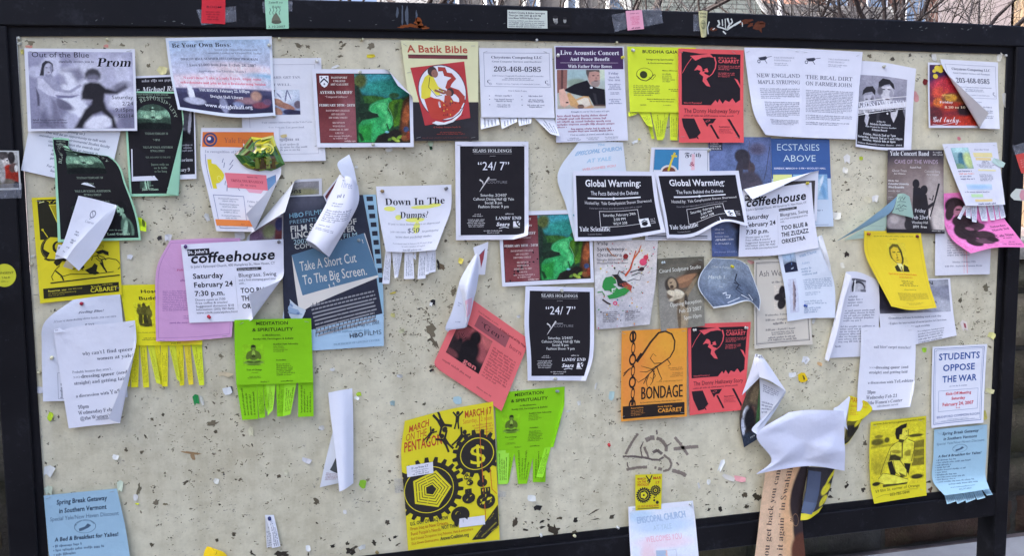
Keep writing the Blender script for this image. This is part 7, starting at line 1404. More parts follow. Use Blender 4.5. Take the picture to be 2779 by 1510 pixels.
sheet('flyer', 'white course leaflet with a rolled side, stuck across the torn mint lecture poster', 'flyer', [[(213, 531, 6), (262, 542, 10), (316, 557, 14)], [(195, 588, 10), (240, 600, 14), (284, 612, 24)], [(171, 660, 14), (198, 672, 18), (226, 684, 34)], [(150, 690, 12), (172, 700, 16), (196, 712, 36)]], 4, 'd6d8f2', lambda p: (p.E(54, 22, 8, 6, '7c7e96', inner=.7), p.L([(50, 18), (58, 26), (50, 30)], 1.6, '7c7e96'), p.T('Courses', 42, 68, 36, 4, '8a8ca4', 't'), p.G(28, 50, 46, 58, 2, '7c7e96', 'l'), p.G(26, 63, 46, 71, 2, '7c7e96', 'l'), p.G(24, 76, 44, 80, 1, '7c7e96', 'l'), p.G(22, 86, 40, 90, 1, '7c7e96', 'l')), 1.5, vs=(0, .33, .75, 1), wav=.5, lift=(0, 0, 0, 0), short='rolled course leaflet',
      extra=[dict(ctrl=[[(314, 556, 16), (317, 560, 20)], [(262, 606, 34), (300, 608, 22)], [(205, 668, 46), (262, 676, 30)], [(180, 704, 44), (214, 735, 34)]], paper='dddff8'),
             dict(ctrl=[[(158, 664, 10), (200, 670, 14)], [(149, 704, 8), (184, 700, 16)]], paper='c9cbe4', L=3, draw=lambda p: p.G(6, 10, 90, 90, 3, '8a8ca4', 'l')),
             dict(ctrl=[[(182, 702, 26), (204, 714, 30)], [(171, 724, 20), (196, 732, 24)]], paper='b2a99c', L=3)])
# third row
sheet('flyer', 'blue and white flyer torn to a fan shape with pale lettering', 'flyer', [[(2110, 691), (2170, 664), (2228, 638, 8)], [(2119, 735, 2), (2180, 726), (2248, 714, 10)], [(2128, 790, 3), (2192, 782), (2263, 778, 4)], [(2133, 872), (2196, 864), (2263, 862)]], 2, 'd4dbf5', d_actors, 1.36, vs=(0, .3, .6, 1), short='pale actors flyer', extra=[dict(ctrl=[[(2222, 640, 12), (2232, 642, 20)], [(2224, 664, 14), (2250, 705, 22)], [(2250, 735, 12), (2256, 738, 14)]], paper='dfe2f8')])
sheet('poster', 'cream chapel service poster with a thin border, below the right coffeehouse flyer', 'poster', Q((2046, 706), (2190, 700), (2201, 934), (2044, 947)), 1, 'cdc6c4', d_ash, 1.5, short='cream chapel poster')
sheet('poster', 'taupe sculpture studio poster with a bronze figure', 'poster', Q((1781, 703), (1909, 696), (1909, 884), (1791, 899)), 1, '6a665c', d_sculpt, 1.62, mat=M_GLOSS, short='sculpture poster')
sheet('poster', 'pale orchestra poster with colourful splashes and a green figure', 'poster', [[(1611, 653), (1698, 652), (1784, 650)], [(1613, 775), (1695, 773), (1777, 768, 4)], [(1616, 894), (1690, 888), (1760, 880, 6)]], 1, 'ccc8d4', d_symph, 1.42, mat=M_GLOSS, short='orchestra poster')
sheet('flyer', 'crumpled steel grey notice with torn wavy edges and a yellow pin', 'notice', [[(1934, 700), (1968, 703), (2002, 705), (2030, 722)], [(1900, 745, 8), (1955, 742, 2), (2006, 748, 4), (2050, 772, 14)], [(1896, 785, 6), (1955, 795, 10), (2012, 790, 8), (2062, 812, 22)], [(1934, 837, 4), (1978, 830, 20), (2030, 817, 14), (2058, 843, 16)]], 3, 'd6dcf0',
      lambda p: (p.IMG(1.5, 1, 98.5, 97, '7c87a0', '5f6c8a', [(30, 30, 30, 30, 0, 1, '8490a8'), (80, 70, 30, 30, 0, 1, '56627e')], .1, 1.0), p.T('Chair a Forum on', 12, 60, 20, 5, 'c4cad8', 'n', 2), p.T('March 1.', 14, 44, 42, 7, 'd4dae6', 'n', 0), p.L([(62, 30), (58, 44), (64, 52), (58, 62), (66, 74), (60, 80), (76, 84)], 2.4, '2c3244', 1.4), p.L([(56, 48), (68, 54), (60, 58), (68, 66)], 1.8, '2c3244'),
                 p.L([(36, 68), (42, 66), (40, 72), (46, 74), (42, 80), (38, 78)], 1.6, 'd8def0'), p.L([(34, 92), (52, 88), (56, 86)], 1.4, 'c8d0e4'), p.L([(62, 78), (72, 92)], 1.8, 'd8def0'), p.L([(78, 70), (82, 84), (80, 88)], 1.6, 'd8def0'), p.L([(32, 54), (38, 56)], 1, 'a8b0c4')), .8, vs=(0, .32, .66, 1), short='grey crumpled notice', wav=.6)
sheet('flyer', 'coral pink flyer turned on its corner with a dark photo of a hand', 'flyer', Q((1262, 800), (1437, 923), (1359, 1115), (1172, 992)), 1, 'e26e76', d_gen, 1.0, curls=[((1212, 1026), (1164, 950), 10, 62)], short='tilted coral flyer')
sheet('flyer', 'white flyer rolled to a narrow cone over the tilted coral flyer', 'flyer', [[(1290, 690, 16), (1296, 694, 24), (1300, 742, 14)], [(1247, 765, 22), (1272, 772, 50), (1292, 790, 24)], [(1252, 800, 24), (1268, 806, 52), (1286, 812, 24)], [(1262, 850, 26), (1268, 856, 44), (1278, 850, 20)], [(1264, 888, 24), (1265, 888, 26), (1267, 888, 18)]], 4, 'd6d9f6', lambda p: (p.PG([(30, 62), (86, 54), (90, 62), (86, 80), (40, 84)], 'e6b4d4'), p.PG([(40, 66), (60, 64), (50, 80)], 'dcd0ec')), 2.4, wav=.4, lift=(0, 0, 0, 0), vs=(0, .35, .55, .8, 1), us=(0, .5, 1), short='white cone flyer',
      extra=[dict(ctrl=[[(1284, 672, 20), (1306, 664, 14), (1325, 656, 8)], [(1292, 710, 20), (1306, 705, 16), (1321, 700, 10)], [(1296, 745, 18), (1306, 746, 12), (1316, 746, 8)]], paper='dcdcf2', draw=lambda p: (p.PG([(34, 34), (78, 20), (70, 50), (46, 78)], '9a4450'), p.L([(30, 34), (80, 19)], 3, '6a6a80'))),
             dict(ctrl=[[(1247, 765, 20), (1256, 800, 30)], [(1228, 840, 12), (1262, 845, 26)], [(1209, 889, 6), (1265, 888, 22)], [(1216, 902, 3), (1222, 892, 6)]], paper='c6cbea', draw=lambda p: (p.G(36, 20, 70, 28, 2, '8a92b4'), p.G(40, 52, 80, 56, 1, '8a92b4')))])
sheet('flyer', 'black fashion show flyer headed 24/7, the lower one above a lime flyer', 'flyer', [[(1426, 777), (1518, 779), (1611, 781)], [(1423, 883, 4), (1516, 884), (1612, 883, 4)], [(1430, 968, 2), (1516, 968), (1609, 968, 10)], [(1432, 1034), (1510, 1034), (1590, 1034, 6)]], 3, 'd6d8f4', d_247, 1.3, 'black fashion show flyers', vs=(0, .4, .74, 1), curls=[((1616, 930), (1560, 1046), 9, 50)], wav=1, lift=(0, 0, 0, 0), short='lower fashion show flyer')
LM = 'lime meditation flyers'
sheet('flyer', 'lime green meditation flyer with many tabs, left of the film poster foot', 'flyer', [[(636, 869, 4), (740, 866, 4), (844, 864, 4)], [(637, 955), (742, 953), (847, 950)], [(641, 1044), (745, 1042), (849, 1037)]], 4, '86c71a', d_medit, .86, LM, short='left lime flyer', tabw='4c6a14',
      tabs=[([(642, 1044), (697, 1043), (701, 1138), (657, 1141)], 6), ([(697, 1043), (713, 1042), (720, 1134), (703, 1136)], 9), ([(713, 1042), (722, 1042), (728, 1100), (722, 1120)], 12), ([(722, 1042), (748, 1042), (741, 1112), (726, 1130)], 16, '9ad83a'), ([(749, 1041), (773, 1040), (769, 1131), (752, 1132)], 8), ([(772, 1040), (806, 1034), (788, 1126), (768, 1131)], 14, '94d430'), ([(809, 1034), (850, 1037), (851, 1131), (809, 1133)], 5)])
sheet('flyer', 'lime green meditation flyer with a folded right edge, below the lower fashion show flyer', 'flyer', [[(1342, 1068), (1438, 1058), (1532, 1050)], [(1345, 1146), (1434, 1140), (1528, 1132)], [(1349, 1224), (1424, 1219), (1506, 1214)]], 0, '86c71a', d_medit, .86, LM, short='right lime flyer', tabw='4c6a14', curls=[((1538, 1040), (1474, 1290), 6, 150)], lift=(0, 0, 0, 0),
      tabs=[([(1347, 1223), (1382, 1221), (1378, 1315), (1352, 1316)], 6, 'a0e04e'), ([(1372, 1222), (1398, 1220), (1380, 1312), (1372, 1310)], 4), ([(1394, 1219), (1452, 1217), (1430, 1314), (1406, 1315)], 7), ([(1446, 1217), (1484, 1214), (1480, 1310), (1446, 1310)], 6), ([(1478, 1216), (1495, 1215), (1473, 1298), (1455, 1296)], 22, '94d832')])
sheet('flyer', 'folded white sheet hanging loose on bare board, left of the march poster', 'flyer', [[(891, 1067, 4), (924, 1060, 8), (956, 1055, 2)], [(896, 1120, 8), (928, 1112, 16), (958, 1110, 4)], [(909, 1220, 20), (934, 1218, 26), (959, 1212, 8)], [(921, 1336, 34), (938, 1328, 34), (959, 1313, 14)]], 2, 'd9dcf6', None, 3.4, wav=.4, lift=(0, 0, 0, 0), vs=(0, .22, .6, 1), short='folded hanging sheet',
      extra=[dict(ctrl=[[(904, 1168, 8), (912, 1176, 14)], [(882, 1258, 5), (918, 1270, 12)], [(868, 1324, 3), (921, 1312, 8)]], paper='cfd3ea', L=1, draw=lambda p: (p.PG([(70, 40), (96, 30), (98, 66), (40, 60)], '4c5058'), p.G(20, 66, 94, 86, 5, 'a88a98')))])
sheet('poster', 'yellow antiwar march poster with black gears and red lettering', 'poster', [[(1098, 1143), (1216, 1112), (1337, 1090)], [(1088, 1232), (1216, 1210), (1343, 1190)], [(1098, 1365), (1222, 1345), (1349, 1325)], [(1106, 1493), (1230, 1478), (1354, 1464)]], 2, 'd8cb28', d_pentagon, 1.5, vs=(0, .24, .62, 1), mat=M_GLOSS, short='yellow march poster')
sheet('poster', 'orange poster of a chain and a whip, left of the lower coral poster', 'poster', Q((1687, 899), (1864, 890), (1861, 1130), (1683, 1144)), 2, 'e8963e', d_bondage, 1.37, short='orange chain poster', wav=1)
sheet('poster', 'coral red poster of a man in a cap, lower down beside the orange chain poster', 'poster', Q((1866, 880), (2036, 874), (2018, 1112), (1869, 1127)), 1, 'ea5a62', d_hathaway, 1.41, CAB, wav=1, short='lower coral poster')
sheet('flyer', 'white sheet folded to a point over dark photo, right of the lower coral poster', 'flyer', [[(2056, 1026, 3), (2061, 1026, 6)], [(2022, 1080, 3), (2062, 1080, 5)], [(2007, 1140, 4), (2061, 1140, 6)], [(2019, 1216, 10), (2054, 1194, 10)]], 3, '4a4048',
      lambda p: (p.IMG(0, 0, 100, 100, '5a4a3c', '26262e', [(60, 24, 30, 14, 0, .6, '6a5a48'), (92, 50, 8, 60, 4, .3, '3a5a38'), (30, 52, 16, 10, 0, .5, 'c8cce0'), (24, 66, 10, 10, 0, .5, 'b4b8d0'), (60, 52, 16, 10, 0, .5, '8a5a50'), (50, 60, 30, 20, 0, .6, '1c1a20'), (14, 74, 8, 16, 0, .5, 'b8bcd8'), (40, 94, 60, 14, 0, .4, '2c3448')], .14, .9), p.T('PER', 52, 84, 92, 3, 'c4cce0', 'n', -10)), 3.2, vs=(0, .3, .6, 1), short='pointed photo sheet', wav=.5, lift=(0, 0, 0, 0),
      extra=[dict(ctrl=[[(2061, 1026, 4), (2131, 1060, 4)], [(2063, 1080, 4), (2114, 1098, 4)], [(2063, 1162, 4), (2088, 1140, 4)]], paper='d4d5ec', draw=lambda p: (p.G(14, 12, 80, 34, 4, '7c7e96'), p.G(8, 54, 70, 78, 4, '7c7e96'))),
             dict(ctrl=[[(2050, 961, 4), (2059, 963, 8), (2067, 965, 6)], [(2046, 985, 10), (2070, 985, 24), (2092, 1000, 12)], [(2060, 1024, 22), (2090, 1035, 30), (2133, 1062, 16)]], paper='dcdcf6', draw=lambda p: p.IMG(10, 2, 90, 20, '5a5e6c', 'b0b2c4', [(50, 40, 20, 30, 0, .5, 'd0d2e4')], .1, 4)),
             dict(ctrl=[[(2049, 964, 4), (2052, 970, 10)], [(2034, 1015, 6), (2058, 1010, 24)], [(2013, 1074, 6), (2061, 1026, 20)]], paper='ccceea'),
             dict(ctrl=[[(2132, 1062, 14), (2133, 1064, 12)], [(2098, 1110, 22), (2112, 1100, 6)], [(2052, 1166, 40), (2092, 1130, 8)]], paper='d6d8f4')])
sheet('flyer', 'big crumpled white sheet bulging from the board above a tan strip', 'flyer', [[(2136, 1118, 34), (2185, 1112, 40), (2235, 1112, 40), (2285, 1114, 34)], [(2050, 1178, 36), (2130, 1170, 42), (2215, 1162, 42), (2287, 1160, 36)], [(2088, 1246, 26), (2150, 1222, 34), (2222, 1226, 34), (2287, 1220, 30)], [(2046, 1285, 26), (2120, 1272, 26), (2200, 1264, 26), (2288, 1277, 24)]], 5, 'cfd2f2', None, 1.0, vs=(0, .36, .7, 1), short='crumpled white sheet', wav=5, lift=(0, 0, 0, 0),
      extra=[dict(ctrl=[[(2094, 1116, 8), (2098, 1118, 8)], [(2042, 1162, 30), (2070, 1164, 24)], [(2052, 1180, 40), (2056, 1180, 36)]], paper='d2d5f2'),
             dict(ctrl=[[(2305, 1076, 6), (2307, 1080, 8)], [(2276, 1102, 14), (2300, 1118, 12)], [(2262, 1114, 24), (2296, 1140, 20)], [(2284, 1150, 26), (2300, 1168, 14)]], paper='d6d9f4')])
sheet('poster', 'torn strip of a yellow march poster hanging right of the crumpled white sheet', 'poster', [[(2305, 1074, 4), (2330, 1082, 4), (2354, 1092, 6)], [(2303, 1110, 5), (2334, 1112, 6), (2367, 1113, 8)], [(2298, 1150, 6), (2318, 1150, 12), (2340, 1140, 10)], [(2288, 1212, 10), (2304, 1200, 12), (2330, 1162, 10)]], 3, 'd3c726', lambda p: (p.T('MARCH 17', 6, 92, 13, 12, 'b04a24', 'n'), p.T('Saturday, 12 noon', 6, 80, 23, 7, 'c47a2c', 'n'), p.G(8, 26, 60, 40, 4, 'c48a34', 'l'), p.IMG(0, 52, 96, 98, '6a6220', '2b2826', [(50, 50, 40, 30, 20, .5, '23201f'), (80, 20, 20, 20, 0, .5, 'c8bc2a'), (20, 30, 14, 12, 0, .4, '2b2826')], .1, 3)), 1.7, vs=(0, .27, .57, 1), short='torn march strip', wav=.5, lift=(0, 0, 0, 0))
sheet('poster', 'tan poster strip with sideways lettering hanging below the crumpled sheet', 'poster', [[(2079, 1270, 14), (2140, 1266, 18), (2196, 1262, 16)], [(2066, 1360, 16), (2122, 1360, 16), (2178, 1360, 14)], [(2056, 1450, 26), (2118, 1452, 26), (2180, 1454, 24)], [(2042, 1560, 32), (2116, 1562, 32), (2192, 1560, 28)]], 3, 'c9a98c',
      lambda p: (p.IMG(0, 0, 100, 100, 'cdab94', 'd4b4a0', [(70, 40, 20, 60, 0, 1, 'd2a684'), (96, 20, 26, 34, 6, .25, '2a2126'), (100, 50, 20, 24, 10, .25, '2c2328'), (98, 80, 26, 18, 0, .3, '5a3428'), (100, 96, 24, 10, 0, .4, '6a4030')], .04, 1.3), p.T('you get back you can', 27, 27 + 196, 88, 5.6, '4c3a38', 't', -88), p.T('do it again” in Swahili', 54, 54 + 206, 91, 5.6, '4c3a38', 't', -88), p.E(84, 50, 7, 6, '8a6a56', inner=.9), p.T('DO', 80, 88, 52, 4, '3a2c2c', 'b', -80)), 2.3, vs=(0, .32, .64, 1), short='tan strip poster', wav=.5, lift=(0, 0, 0, 0), mat=M_GLOSS)
sheet('poster', 'curled yellow and black poster end hanging beside the tan strip', 'poster', [[(2192, 1268, 20), (2226, 1270, 22), (2266, 1271, 14)], [(2186, 1330, 24), (2222, 1330, 30), (2254, 1322, 18)], [(2176, 1380, 30), (2212, 1378, 40), (2240, 1362, 26)], [(2172, 1414, 36), (2196, 1410, 44), (2222, 1392, 36)]], 3, 'c9bd26',
      lambda p: (p.IMG(0, 0, 100, 86, '26242c', '2e2c30', [(80, 50, 20, 12, -40, .4, 'c8bc2a'), (84, 80, 18, 14, 0, .4, 'c8bc2a'), (92, 20, 5, 30, 30, .4, 'd0c42c')], .08, 2), p.PG([(4, 6), (54, 8), (50, 90), (0, 84)], '414a66'), p.PG([(2, 62), (52, 66), (50, 90), (0, 84)], '4c5878')), 1.5, vs=(0, .4, .75, 1), short='curled yellow poster end', wav=.5, lift=(0, 0, 0, 0), mat=M_GLOSS)

# right-hand columns
sheet('flyer', 'white meeting flyer with pink drips, below the candy pink poster', 'flyer', Q((2540, 552), (2696, 548), (2680, 744), (2533, 748)), 1, 'd6d6ec', d_julie, 1.36, short='pink dripped flyer')
sheet('poster', 'grey and black band concert poster with a bassoon player silhouette', 'poster', Q((2408, 406), (2559, 407), (2559, 634), (2402, 631)), 2, '3a343e', d_band, 1.5, mat=M_GLOSS, short='band concert poster')
sheet('poster', 'candy pink nightclub poster jutting out over the right post', 'poster', [[(2560, 525), (2625, 522), (2690, 518)], [(2561, 600, 3), (2636, 596, 6), (2722, 588, 14)], [(2584, 650, 16), (2662, 640, 22), (2752, 628, 30)], [(2634, 688, 40), (2704, 672, 42), (2786, 672, 46)]], 2, 'e87ac0', d_pink, 1.2, vs=(0, .42, .72, 1), short='candy pink poster', wav=.6, lift=(0, 0, 0, 0))
sheet('flyer', 'rain streaked flyer with multicoloured print and ragged tabs, over the candy pink poster', 'flyer', [[(2556, 391), (2628, 388), (2702, 386)], [(2572, 440, 3), (2642, 438, 2), (2710, 440, 4)], [(2594, 500, 8), (2656, 500, 6), (2717, 500, 8)], [(2616, 558, 14), (2668, 558, 10), (2722, 555, 12)]], 4, 'd4d5ee', d_ragged, 1.3, vs=(0, .3, .65, 1), short='rain streaked flyer', tabw='4c5074',
      tabs=[([(2616, 558), (2624, 560), (2606, 596), (2598, 592)], 22), ([(2620, 558), (2634, 558), (2634, 594), (2622, 590)], 18), ([(2634, 558), (2652, 558), (2650, 604), (2638, 602)], 14), ([(2654, 558), (2676, 557), (2680, 600), (2664, 600)], 12), ([(2678, 557), (2694, 556), (2700, 598), (2688, 598)], 12), ([(2696, 556), (2708, 556), (2713, 594), (2704, 596)], 12), ([(2709, 556), (2722, 555), (2729, 590), (2716, 594)], 14)])
sheet('flyer', 'pale blue sheet folded diagonally with marker writing, left of the band poster', 'flyer', [[(2436, 527, 10), (2452, 525, 16), (2468, 533, 12)], [(2428, 560, 8), (2450, 562, 12), (2476, 570, 10)], [(2420, 578, 4), (2446, 584, 8), (2479, 592, 8)]], 3, 'a0bfbc', lambda p: (p.L([(12, 20), (24, 10), (30, 26), (40, 12), (52, 22), (64, 10)], 3, '2c3440'), p.L([(14, 48), (30, 40), (36, 54), (52, 42), (70, 44)], 3, '2c3440'), p.L([(10, 70), (26, 62), (36, 76), (56, 66)], 3, '2c3440'), p.L([(8, 30), (66, 28)], 1.6, '2c3440'), p.L([(8, 60), (70, 56)], 1.6, '2c3440')), 1.2, short='folded blue sheet', wav=.4, lift=(0, 0, 0, 0),
      extra=[dict(ctrl=[[(2434, 533, 12), (2434, 534, 12)], [(2390, 570, 20), (2420, 572, 8)], [(2330, 615, 18), (2380, 600, 6)], [(2270, 655, 6), (2276, 652, 4)]], paper='8fb4d6'),
             dict(ctrl=[[(2425, 574, 3), (2446, 584, 4)], [(2370, 604, 2), (2408, 612, 3)], [(2290, 652, 1), (2398, 642, 2)]], L=2, paper='a6bcb6', draw=lambda p: (p.L([(8, 60), (80, 56)], 1, '7a8c8c'), p.L([(10, 76), (86, 74)], 1, '7a8c8c'), p.L([(20, 88), (90, 88)], 1, '7a8c8c')))])
sheet('flyer', 'white rolled flyer with a photo of an arch, left of the yellow portrait flyer', 'flyer', [[(2272, 740), (2326, 738), (2380, 760, 3)], [(2258, 810), (2320, 806), (2386, 806, 4)], [(2236, 890), (2310, 888), (2384, 886)], [(2219, 974), (2300, 970), (2382, 966)]], 1, 'd4d5ee', d_arch, 1.7, vs=(0, .3, .66, 1), curls=[((2234, 990), (2300, 720), 9, 150)], lift=(0, 0, 0, 0), short='arch photo flyer')
sheet('flyer', 'white volunteering flyer with a grey photo, behind the yellow portrait flyer', 'flyer', [[(2382, 760), (2480, 758), (2576, 755)], [(2384, 848), (2482, 846), (2584, 842)], [(2392, 950), (2486, 934), (2591, 910)]], 1, 'd7d8f0', d_urban, .92, short='grey photo flyer')
sheet('flyer', 'golden yellow flyer with a printed portrait of a man in a suit', 'flyer', [[(2345, 627), (2420, 627), (2498, 627)], [(2348, 690, 4), (2428, 694, 2), (2508, 696, 3)], [(2382, 762, 14), (2450, 765, 10), (2521, 768, 10)], [(2419, 832, 28), (2472, 842, 26), (2542, 836, 22)]], 3, 'e9c836', d_portrait, 1.35, vs=(0, .3, .65, 1), short='yellow portrait flyer', wav=.8, lift=(0, 0, 0, 0))
sheet('flyer', 'white discussion flyer with faded print, over the arch and grey photo flyers', 'flyer', [[(2336, 890), (2408, 888), (2482, 886)], [(2334, 965, 2), (2408, 966), (2483, 968, 4)], [(2326, 1050), (2400, 1050), (2477, 1046, 8)], [(2322, 1116), (2390, 1112), (2466, 1104, 10)]], 3, 'd9daf2', d_queer_r, 1.5, QG, vs=(0, .34, .74, 1), short='faded discussion flyer', extra=[dict(ctrl=[[(2478, 1040, 12), (2483, 1032, 20)], [(2470, 1072, 14), (2478, 1068, 24)], [(2462, 1106, 12), (2468, 1104, 20)]], paper='dfe0f6')])
sheet('flyer', 'white antiwar meeting flyer with a blue border and heading', 'flyer', Q((2530, 942), (2677, 934), (2664, 1147), (2524, 1162)), 2, 'd9dbf4', d_students, 1.4, wav=1, short='blue bordered antiwar flyer')
sheet('flyer', 'yellow yoga flyer with a picture of a kneeling man', 'flyer', [[(2362, 1146), (2437, 1138), (2512, 1129)], [(2358, 1230, 3), (2434, 1222), (2511, 1214)], [(2360, 1320, 2), (2436, 1308), (2510, 1298)], [(2369, 1367, 8), (2440, 1356, 4), (2510, 1344)]], 2, 'd3c72c', d_yoga, 1.45, vs=(0, .4, .8, 1), short='yellow yoga flyer')
SG = 'light blue spring break flyers'
sheet('flyer', 'light blue spring break flyer with stubby tabs bent forward over the right corner', 'flyer', [[(2535, 1167), (2606, 1160), (2679, 1153)], [(2533, 1240), (2604, 1233), (2677, 1226)], [(2531, 1306, 2), (2602, 1300, 4), (2674, 1292, 2)], [(2563, 1346, 30), (2624, 1338, 34), (2685, 1328, 30)]], 2, '9cbddb', lambda p: SUB(p, 0, 0, 100, 100, d_spring), 1.3, SG, vs=(0, .4, .77, 1), short='right spring break flyer', tabw='6a7f9c', wav=.8, lift=(0, 0, 0, 0),
      tabs=[([(2563, 1346), (2586, 1343), (2594, 1362), (2570, 1370)], 36), ([(2586, 1342), (2612, 1340), (2620, 1360), (2598, 1369)], 38), ([(2613, 1340), (2640, 1336), (2648, 1356), (2622, 1366)], 38), ([(2640, 1336), (2664, 1332), (2674, 1352), (2652, 1358)], 36), ([(2666, 1331), (2685, 1328), (2694, 1344), (2678, 1346)], 34)])
sheet('flyer', 'light blue spring break flyer at the bottom left, running down over the frame', 'flyer', [[(119, 1346), (218, 1336), (317, 1326)], [(128, 1450), (232, 1440, 1), (340, 1430, 4)], [(140, 1570, 10), (246, 1560, 10), (358, 1552, 12)], [(150, 1650, 30), (256, 1644, 30), (366, 1636, 32)]], 2, '98b8d8', d_spring, 1.45, SG, vs=(0, .35, .74, 1), short='left spring break flyer')
sheet('flyer', 'faded church flyer hanging over the bottom rail', 'flyer', [[(1704, 1376), (1792, 1368), (1879, 1359)], [(1706, 1430, 8), (1797, 1424, 8), (1886, 1416, 8)], [(1710, 1510, 26), (1802, 1508, 26), (1894, 1504, 26)], [(1716, 1600, 30), (1806, 1600, 30), (1902, 1596, 30)]], 2, 'dadcf4', d_episc2, 1.2, group='faded church flyers', vs=(0, .25, .62, 1), short='lower faded church flyer')
sheet('flyer', 'small yellow march handbill with gears, over the lower faded church flyer', 'handbill', Q((1724, 1290), (1797, 1287), (1794, 1383), (1724, 1387)), 3, 'd3c726', d_pent_small, 1.32, wav=.6, lift=(0, 0, 1, 1), short='small march handbill', mat=M_GLOSS)
sheet('flyer', 'folded golden yellow sheet on the bottom edge of the board', 'flyer', [[(562, 1484, 6), (572, 1486, 14), (582, 1490, 10)], [(553, 1504, 10), (584, 1500, 24), (612, 1504, 14)], [(546, 1560, 30), (590, 1556, 40), (640, 1552, 30)]], 2, 'e4bd1e', lambda p: p.L([(52, 8), (44, 40), (60, 46), (50, 58)], 2, '8a6a1c'), 1.3, short='golden folded sheet', wav=.5)
sheet('flyer', 'pair of narrow white paper slips held by a navy pin', 'paper slips', [[(719, 1399), (731, 1399), (743, 1399)], [(733, 1444, 6), (743, 1442, 8), (752, 1440, 6)], [(738, 1489, 9), (750, 1487, 9), (761, 1484, 9)]], 2, 'd6d8ee', lambda p: p.G(20, 26, 86, 96, 3, '7c7e90', vert=True, al='l', fill=1), 2.6, short='white paper slips', wav=.3, lift=(0, 0, 0, 0), extra=[dict(ctrl=[[(719, 1401), (734, 1401)], [(724, 1488, 3), (742, 1484, 4)]], L=1, paper='c8cade', draw=lambda p: p.G(10, 30, 80, 96, 3, '8a8c9e', vert=True, al='l', fill=1))])
sheet('card', 'torn pale plastic card tucked behind the left lime flyer', 'card', [[(784, 811, 3), (806, 830, 5), (830, 842, 3)], [(772, 830, 2), (800, 850, 5), (824, 856, 3)], [(766, 866, 0), (792, 868, 1), (818, 866, 0)]], 2, 'c0cbe2', lambda p: (p.PG([(8, 40), (60, 20), (80, 40), (30, 70)], '8ea6cc'), p.L([(10, 70), (90, 44)], 4, '7c92b8'), p.E(66, 44, 8, 8, '6a82b4'), p.E(24, 22, 9, 8, '8098c4')), .7, 'torn remnants on the board', mat=M_GLOSS, short='torn plastic card', wav=.5)
sheet('sticker_note', 'folded lime sticky note beside the torn mint lecture poster', 'sticky note', [[(374, 590, 3), (384, 592, 6), (397, 604, 6)], [(367, 622, 3), (384, 626, 10), (397, 629, 4)]], 1, 'c4e02a', lambda p: (p.PG([(30, 10), (56, 50), (92, 40), (92, 60), (40, 66)], '98b420'), p.E(70, 30, 18, 30, '5a6a20')), .9, 'torn remnants on the board', short='lime sticky note', wav=.3)

# crumpled snack wrapper held under the trivia flyer's pin
wr = MB(); rgw = random.Random(5)
outl = [(636, 419), (660, 398), (681, 371), (710, 374), (741, 367), (750, 394), (762, 420), (773, 446), (752, 458), (736, 464), (720, 462), (703, 465), (687, 461), (670, 456), (656, 446)]
cx_, cy_ = np.mean(outl, 0); NR = 9; rows = []
for k in range(NR + 1):
    f = k / NR; row = []
    for (x, y) in outl + [outl[0]]:
        px, py = cx_ + (x - cx_) * f, cy_ + (y - cy_) * f
        row.append((px, py, 16 + 12 * (1 - f * f) + (rgw.uniform(-4, 4) if 0 < k < NR else 0)))
    row[-1] = row[0]; rows.append(row)
Tw = np.array([[P(a, b_, c_ / 1000) for a, b_, c_ in r] for r in rows])
wcol = [K(h) for h in ('7d8a2a', 'd8cc3a', '4f7a30', '2f5a26', 'c8c070', '8a9a50', '5a4428', 'e6dc60', '3c6a34')]
for i in range(NR):
    for j in range(len(outl)):
        px, py = rows[i][j][:2]
        s_ = (px - 640) * .34 + (py - 367) * .94
        if s_ < 40: c_ = wcol[[0, 5, 1, 4, 7, 1][(i * 3 + j) % 6]]
        elif s_ < 66: c_ = wcol[[1, 7, 1, 0, 4][(i + j * 2) % 5]] if px > 690 else wcol[[5, 2, 6][(i + j) % 3]]
        elif s_ < 80: c_ = wcol[[3, 8, 2][(i + j) % 3]]
        else: c_ = wcol[[0, 6, 2, 0, 3, 6][(int((px - 640) / 13) + (j % 2)) % 6]]
        q = [Tw[i, j], Tw[i, j + 1], Tw[i + 1, j + 1], Tw[i + 1, j]]
        wr.quad(*q, c_)
Tb2 = Tw.copy(); Tb2[..., 1] = Tb2[..., 1] * .25 - .006; Tb2[-1] = Tw[-1]; wr.grid(Tb2[:, ::-1], K('8a8c90'), False)
for (x, y, r_, a0, a1, c_) in [(724, 405, 20, -120, 60, 'e8e070'), (724, 405, 13, -120, 70, 'd8d040'), (712, 398, 26, 150, 260, '3f6a30'), (726, 412, 8, -90, 90, '6a7a2a')]:
    th = np.linspace(rad(a0), rad(a1), 12); pts = [P(x + r_ * math.cos(t), y + r_ * .8 * math.sin(t), .0335) for t in th]; pt2 = [P(x + (r_ - 4) * math.cos(t), y + (r_ - 4) * .8 * math.sin(t), .034) for t in th]
    wr.grid(np.array([pts, pt2]), K(c_), False)
for k in range(4):
    x = 692 + k * 15; wr.grid(np.array([[P(x, 428 + k, .031), P(x + 9, 427 + k, .032)], [P(x + 1, 458, .024), P(x + 12, 457, .025)]]), K(('6f7f34', '4a3c24', '86924a', '5a4a28')[k]), False)
wo = wr.build('snack_wrapper', M_FOIL); tag(wo, 'crumpled shiny green and yellow snack wrapper on the orange trivia flyer', 'wrapper')
SHEETS.append((wo, 'snack wrapper', (636, 367, 773, 465)))

